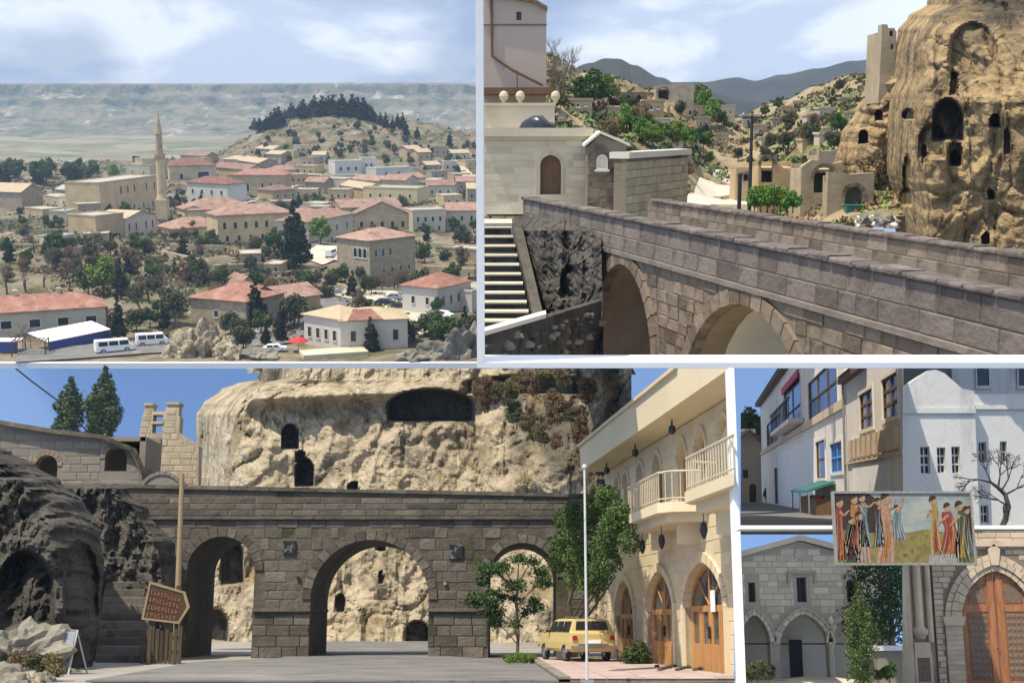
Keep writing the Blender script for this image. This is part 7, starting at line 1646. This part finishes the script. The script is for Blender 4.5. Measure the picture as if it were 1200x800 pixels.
def figure(x, top, bot, w, robe, robe2, lean=0, arm=None, hair='paint_dark'):
    """a robed figure painted on the canvas"""
    H = bot - top; hd = H * .078; w *= 1.25
    sway = lambda q: lean * (1 - q) + w * .16 * math.sin(q * 5 + x)                     # q: 0 shoulder, 1 hem
    prof = lambda q: w * (.42 + .25 * math.sin(min(1, q * 3.2) * 1.57) - .22 * math.exp(-((q - .36) / .14) ** 2) + .34 * q ** 1.6)
    yq = lambda q: top + H * (.16 + .84 * q); Nq = 12
    right = [P_(x + sway(i / Nq) + prof(i / Nq), yq(i / Nq)) for i in range(Nq + 1)]; left = [P_(x + sway(i / Nq) - prof(i / Nq), yq(i / Nq)) for i in range(Nq + 1)]
    f = part('painted_figure', MB().prism(left[::-1][:1] + right[::-1] + left[:-1], -.0325, -.0307), robe, pn)
    dl = [P_(x + sway(i / Nq) + prof(i / Nq) * (.9 - 1.5 * (i / Nq)), yq(i / Nq)) for i in range(1, Nq)]; dr_ = [P_(x + sway(i / Nq) + prof(i / Nq) * (.98 - .9 * (i / Nq)), yq(i / Nq)) for i in range(1, Nq)]
    part('drapery', MB().prism(dl[::-1][:1] + dr_[::-1] + dl[:-1], -.0337, -.0327), robe2, f)
    for q in range(7):
        fx = -.8 + 1.6 * q / 6; st = .12 + .12 * (q % 3); pts_a = [P_(x + sway(i / 8) + prof(i / 8) * fx * (.5 + .5 * i / 8), yq(i / 8)) for i in range(int(st * 8), 9)]
        wd_ = k * (.35 if q % 2 else .5); poly = [(a_[0] + wd_ * (i_ / len(pts_a)), a_[1]) for i_, a_ in enumerate(pts_a)][::-1] + [(a_[0] - wd_ * (i_ / len(pts_a)), a_[1]) for i_, a_ in enumerate(pts_a)]
        part('fold', MB().prism(poly, -.0345, -.0339), 'paint_dark' if q % 2 else ('paint_light' if q % 3 == 0 else robe2), f)
    w *= .8
    part('head', MB().prism([(P_(x + lean*1.2, top + hd)[0] + hd*k*.8*math.cos(6.283*i/12), P_(x, top + hd)[1] + hd*k*math.sin(6.283*i/12)) for i in range(12)], -.0337, -.0327), 'paint_skin', f)
    part('hair', MB().prism([(P_(x + lean*1.2 - .6, top + hd)[0] + hd*k*.95*math.cos(.5 + 3.0*i/8), P_(x, top + hd*.85)[1] + hd*k*1.1*math.sin(.5 + 3.0*i/8)) for i in range(9)], -.0347, -.0339), hair, f)
    if arm:
        (ex, ey), (hx_, hy_) = arm; sx, sy = x + lean, top + H*.22
        for (ax, ay), (bx, by), w0, w1 in (((sx, sy), (ex, ey), 1.6, 1.3), ((ex, ey), (hx_, hy_), 1.3, .8)):
            A_, B_ = Vector(P_(ax, ay)), Vector(P_(bx, by)); n2 = Vector((-(B_ - A_).y, (B_ - A_).x)).normalized() * k
            part('arm', MB().prism([tuple(A_ - n2*w0), tuple(B_ - n2*w1), tuple(B_ + n2*w1), tuple(A_ + n2*w0)][::1], -.0355, -.0349), 'paint_skin', f)
for a_ in [(984, 584, 655, 6, 'paint_red', 'paint_orange', 1, ((990, 604), (996, 598))), (999, 580, 650, 7, 'paint_orange', 'paint_red', 3, ((1008, 592), (1014, 603))), (995, 606, 658, 8, 'paint_green', 'paint_dark', 2, None), (1013, 579, 640, 6, 'paint_blue', 'paint_green', -1, ((1020, 594), (1027, 588))),
           (1011, 600, 658, 7, 'paint_pink', 'paint_stone', -3, None), (1028, 584, 640, 5, 'paint_dark', 'paint_blue', 2, ((1036, 590), (1042, 582))), (1036, 579, 658, 8, 'paint_pink', 'paint_orange', 3, ((1046, 596), (1050, 584))), (1052, 592, 632, 6, 'paint_blue', 'paint_stone', 0, ((1058, 590), (1060, 580))),
           (1095, 582, 650, 5.5, 'paint_gold', 'paint_red', 0, ((1090, 598), (1086, 606))), (1111, 590, 652, 10, 'paint_red', 'paint_orange', 0, ((1100, 612), (1096, 618))), (1126, 588, 657, 7, 'paint_green', 'paint_gold', -1, ((1118, 610), (1112, 616))), (1134, 594, 650, 3, 'paint_dark', 'paint_blue', -1, None)]:
    figure(*a_)
part('painted_pedestal', MB().prism([P_(1084, 658.4), P_(1118, 658.4), P_(1116, 648), P_(1087, 648)], -.0335, -.0307), 'paint_stone', pn)
for s in (992, 1124): part('hook', MB().box((s - 1058.5)*k - .04, (s - 1058.5)*k + .04, .04, .55, -.02, .03), 'grey_metal', pn)
# ================================================================ AIR
hz_ = obj('haze', MB().box(-2100, 1100, -12, 3900, -14, 1950).mesh('haze', bpy.data.materials.new('haze_air'))); hz_['kind'] = 'stuff'
hm = hz_.data.materials[0]; hm.use_nodes = True; ht_ = hm.node_tree; ht_.nodes.clear()
ho = ht_.nodes.new('ShaderNodeOutputMaterial'); hv = ht_.nodes.new('ShaderNodeVolumePrincipled')
hv.inputs['Color'].default_value = (.52, .72, 1.0, 1); hv.inputs['Density'].default_value = .00017; hv.inputs['Anisotropy'].default_value = .1
ht_.links.new(hv.outputs[0], ho.inputs['Volume'])
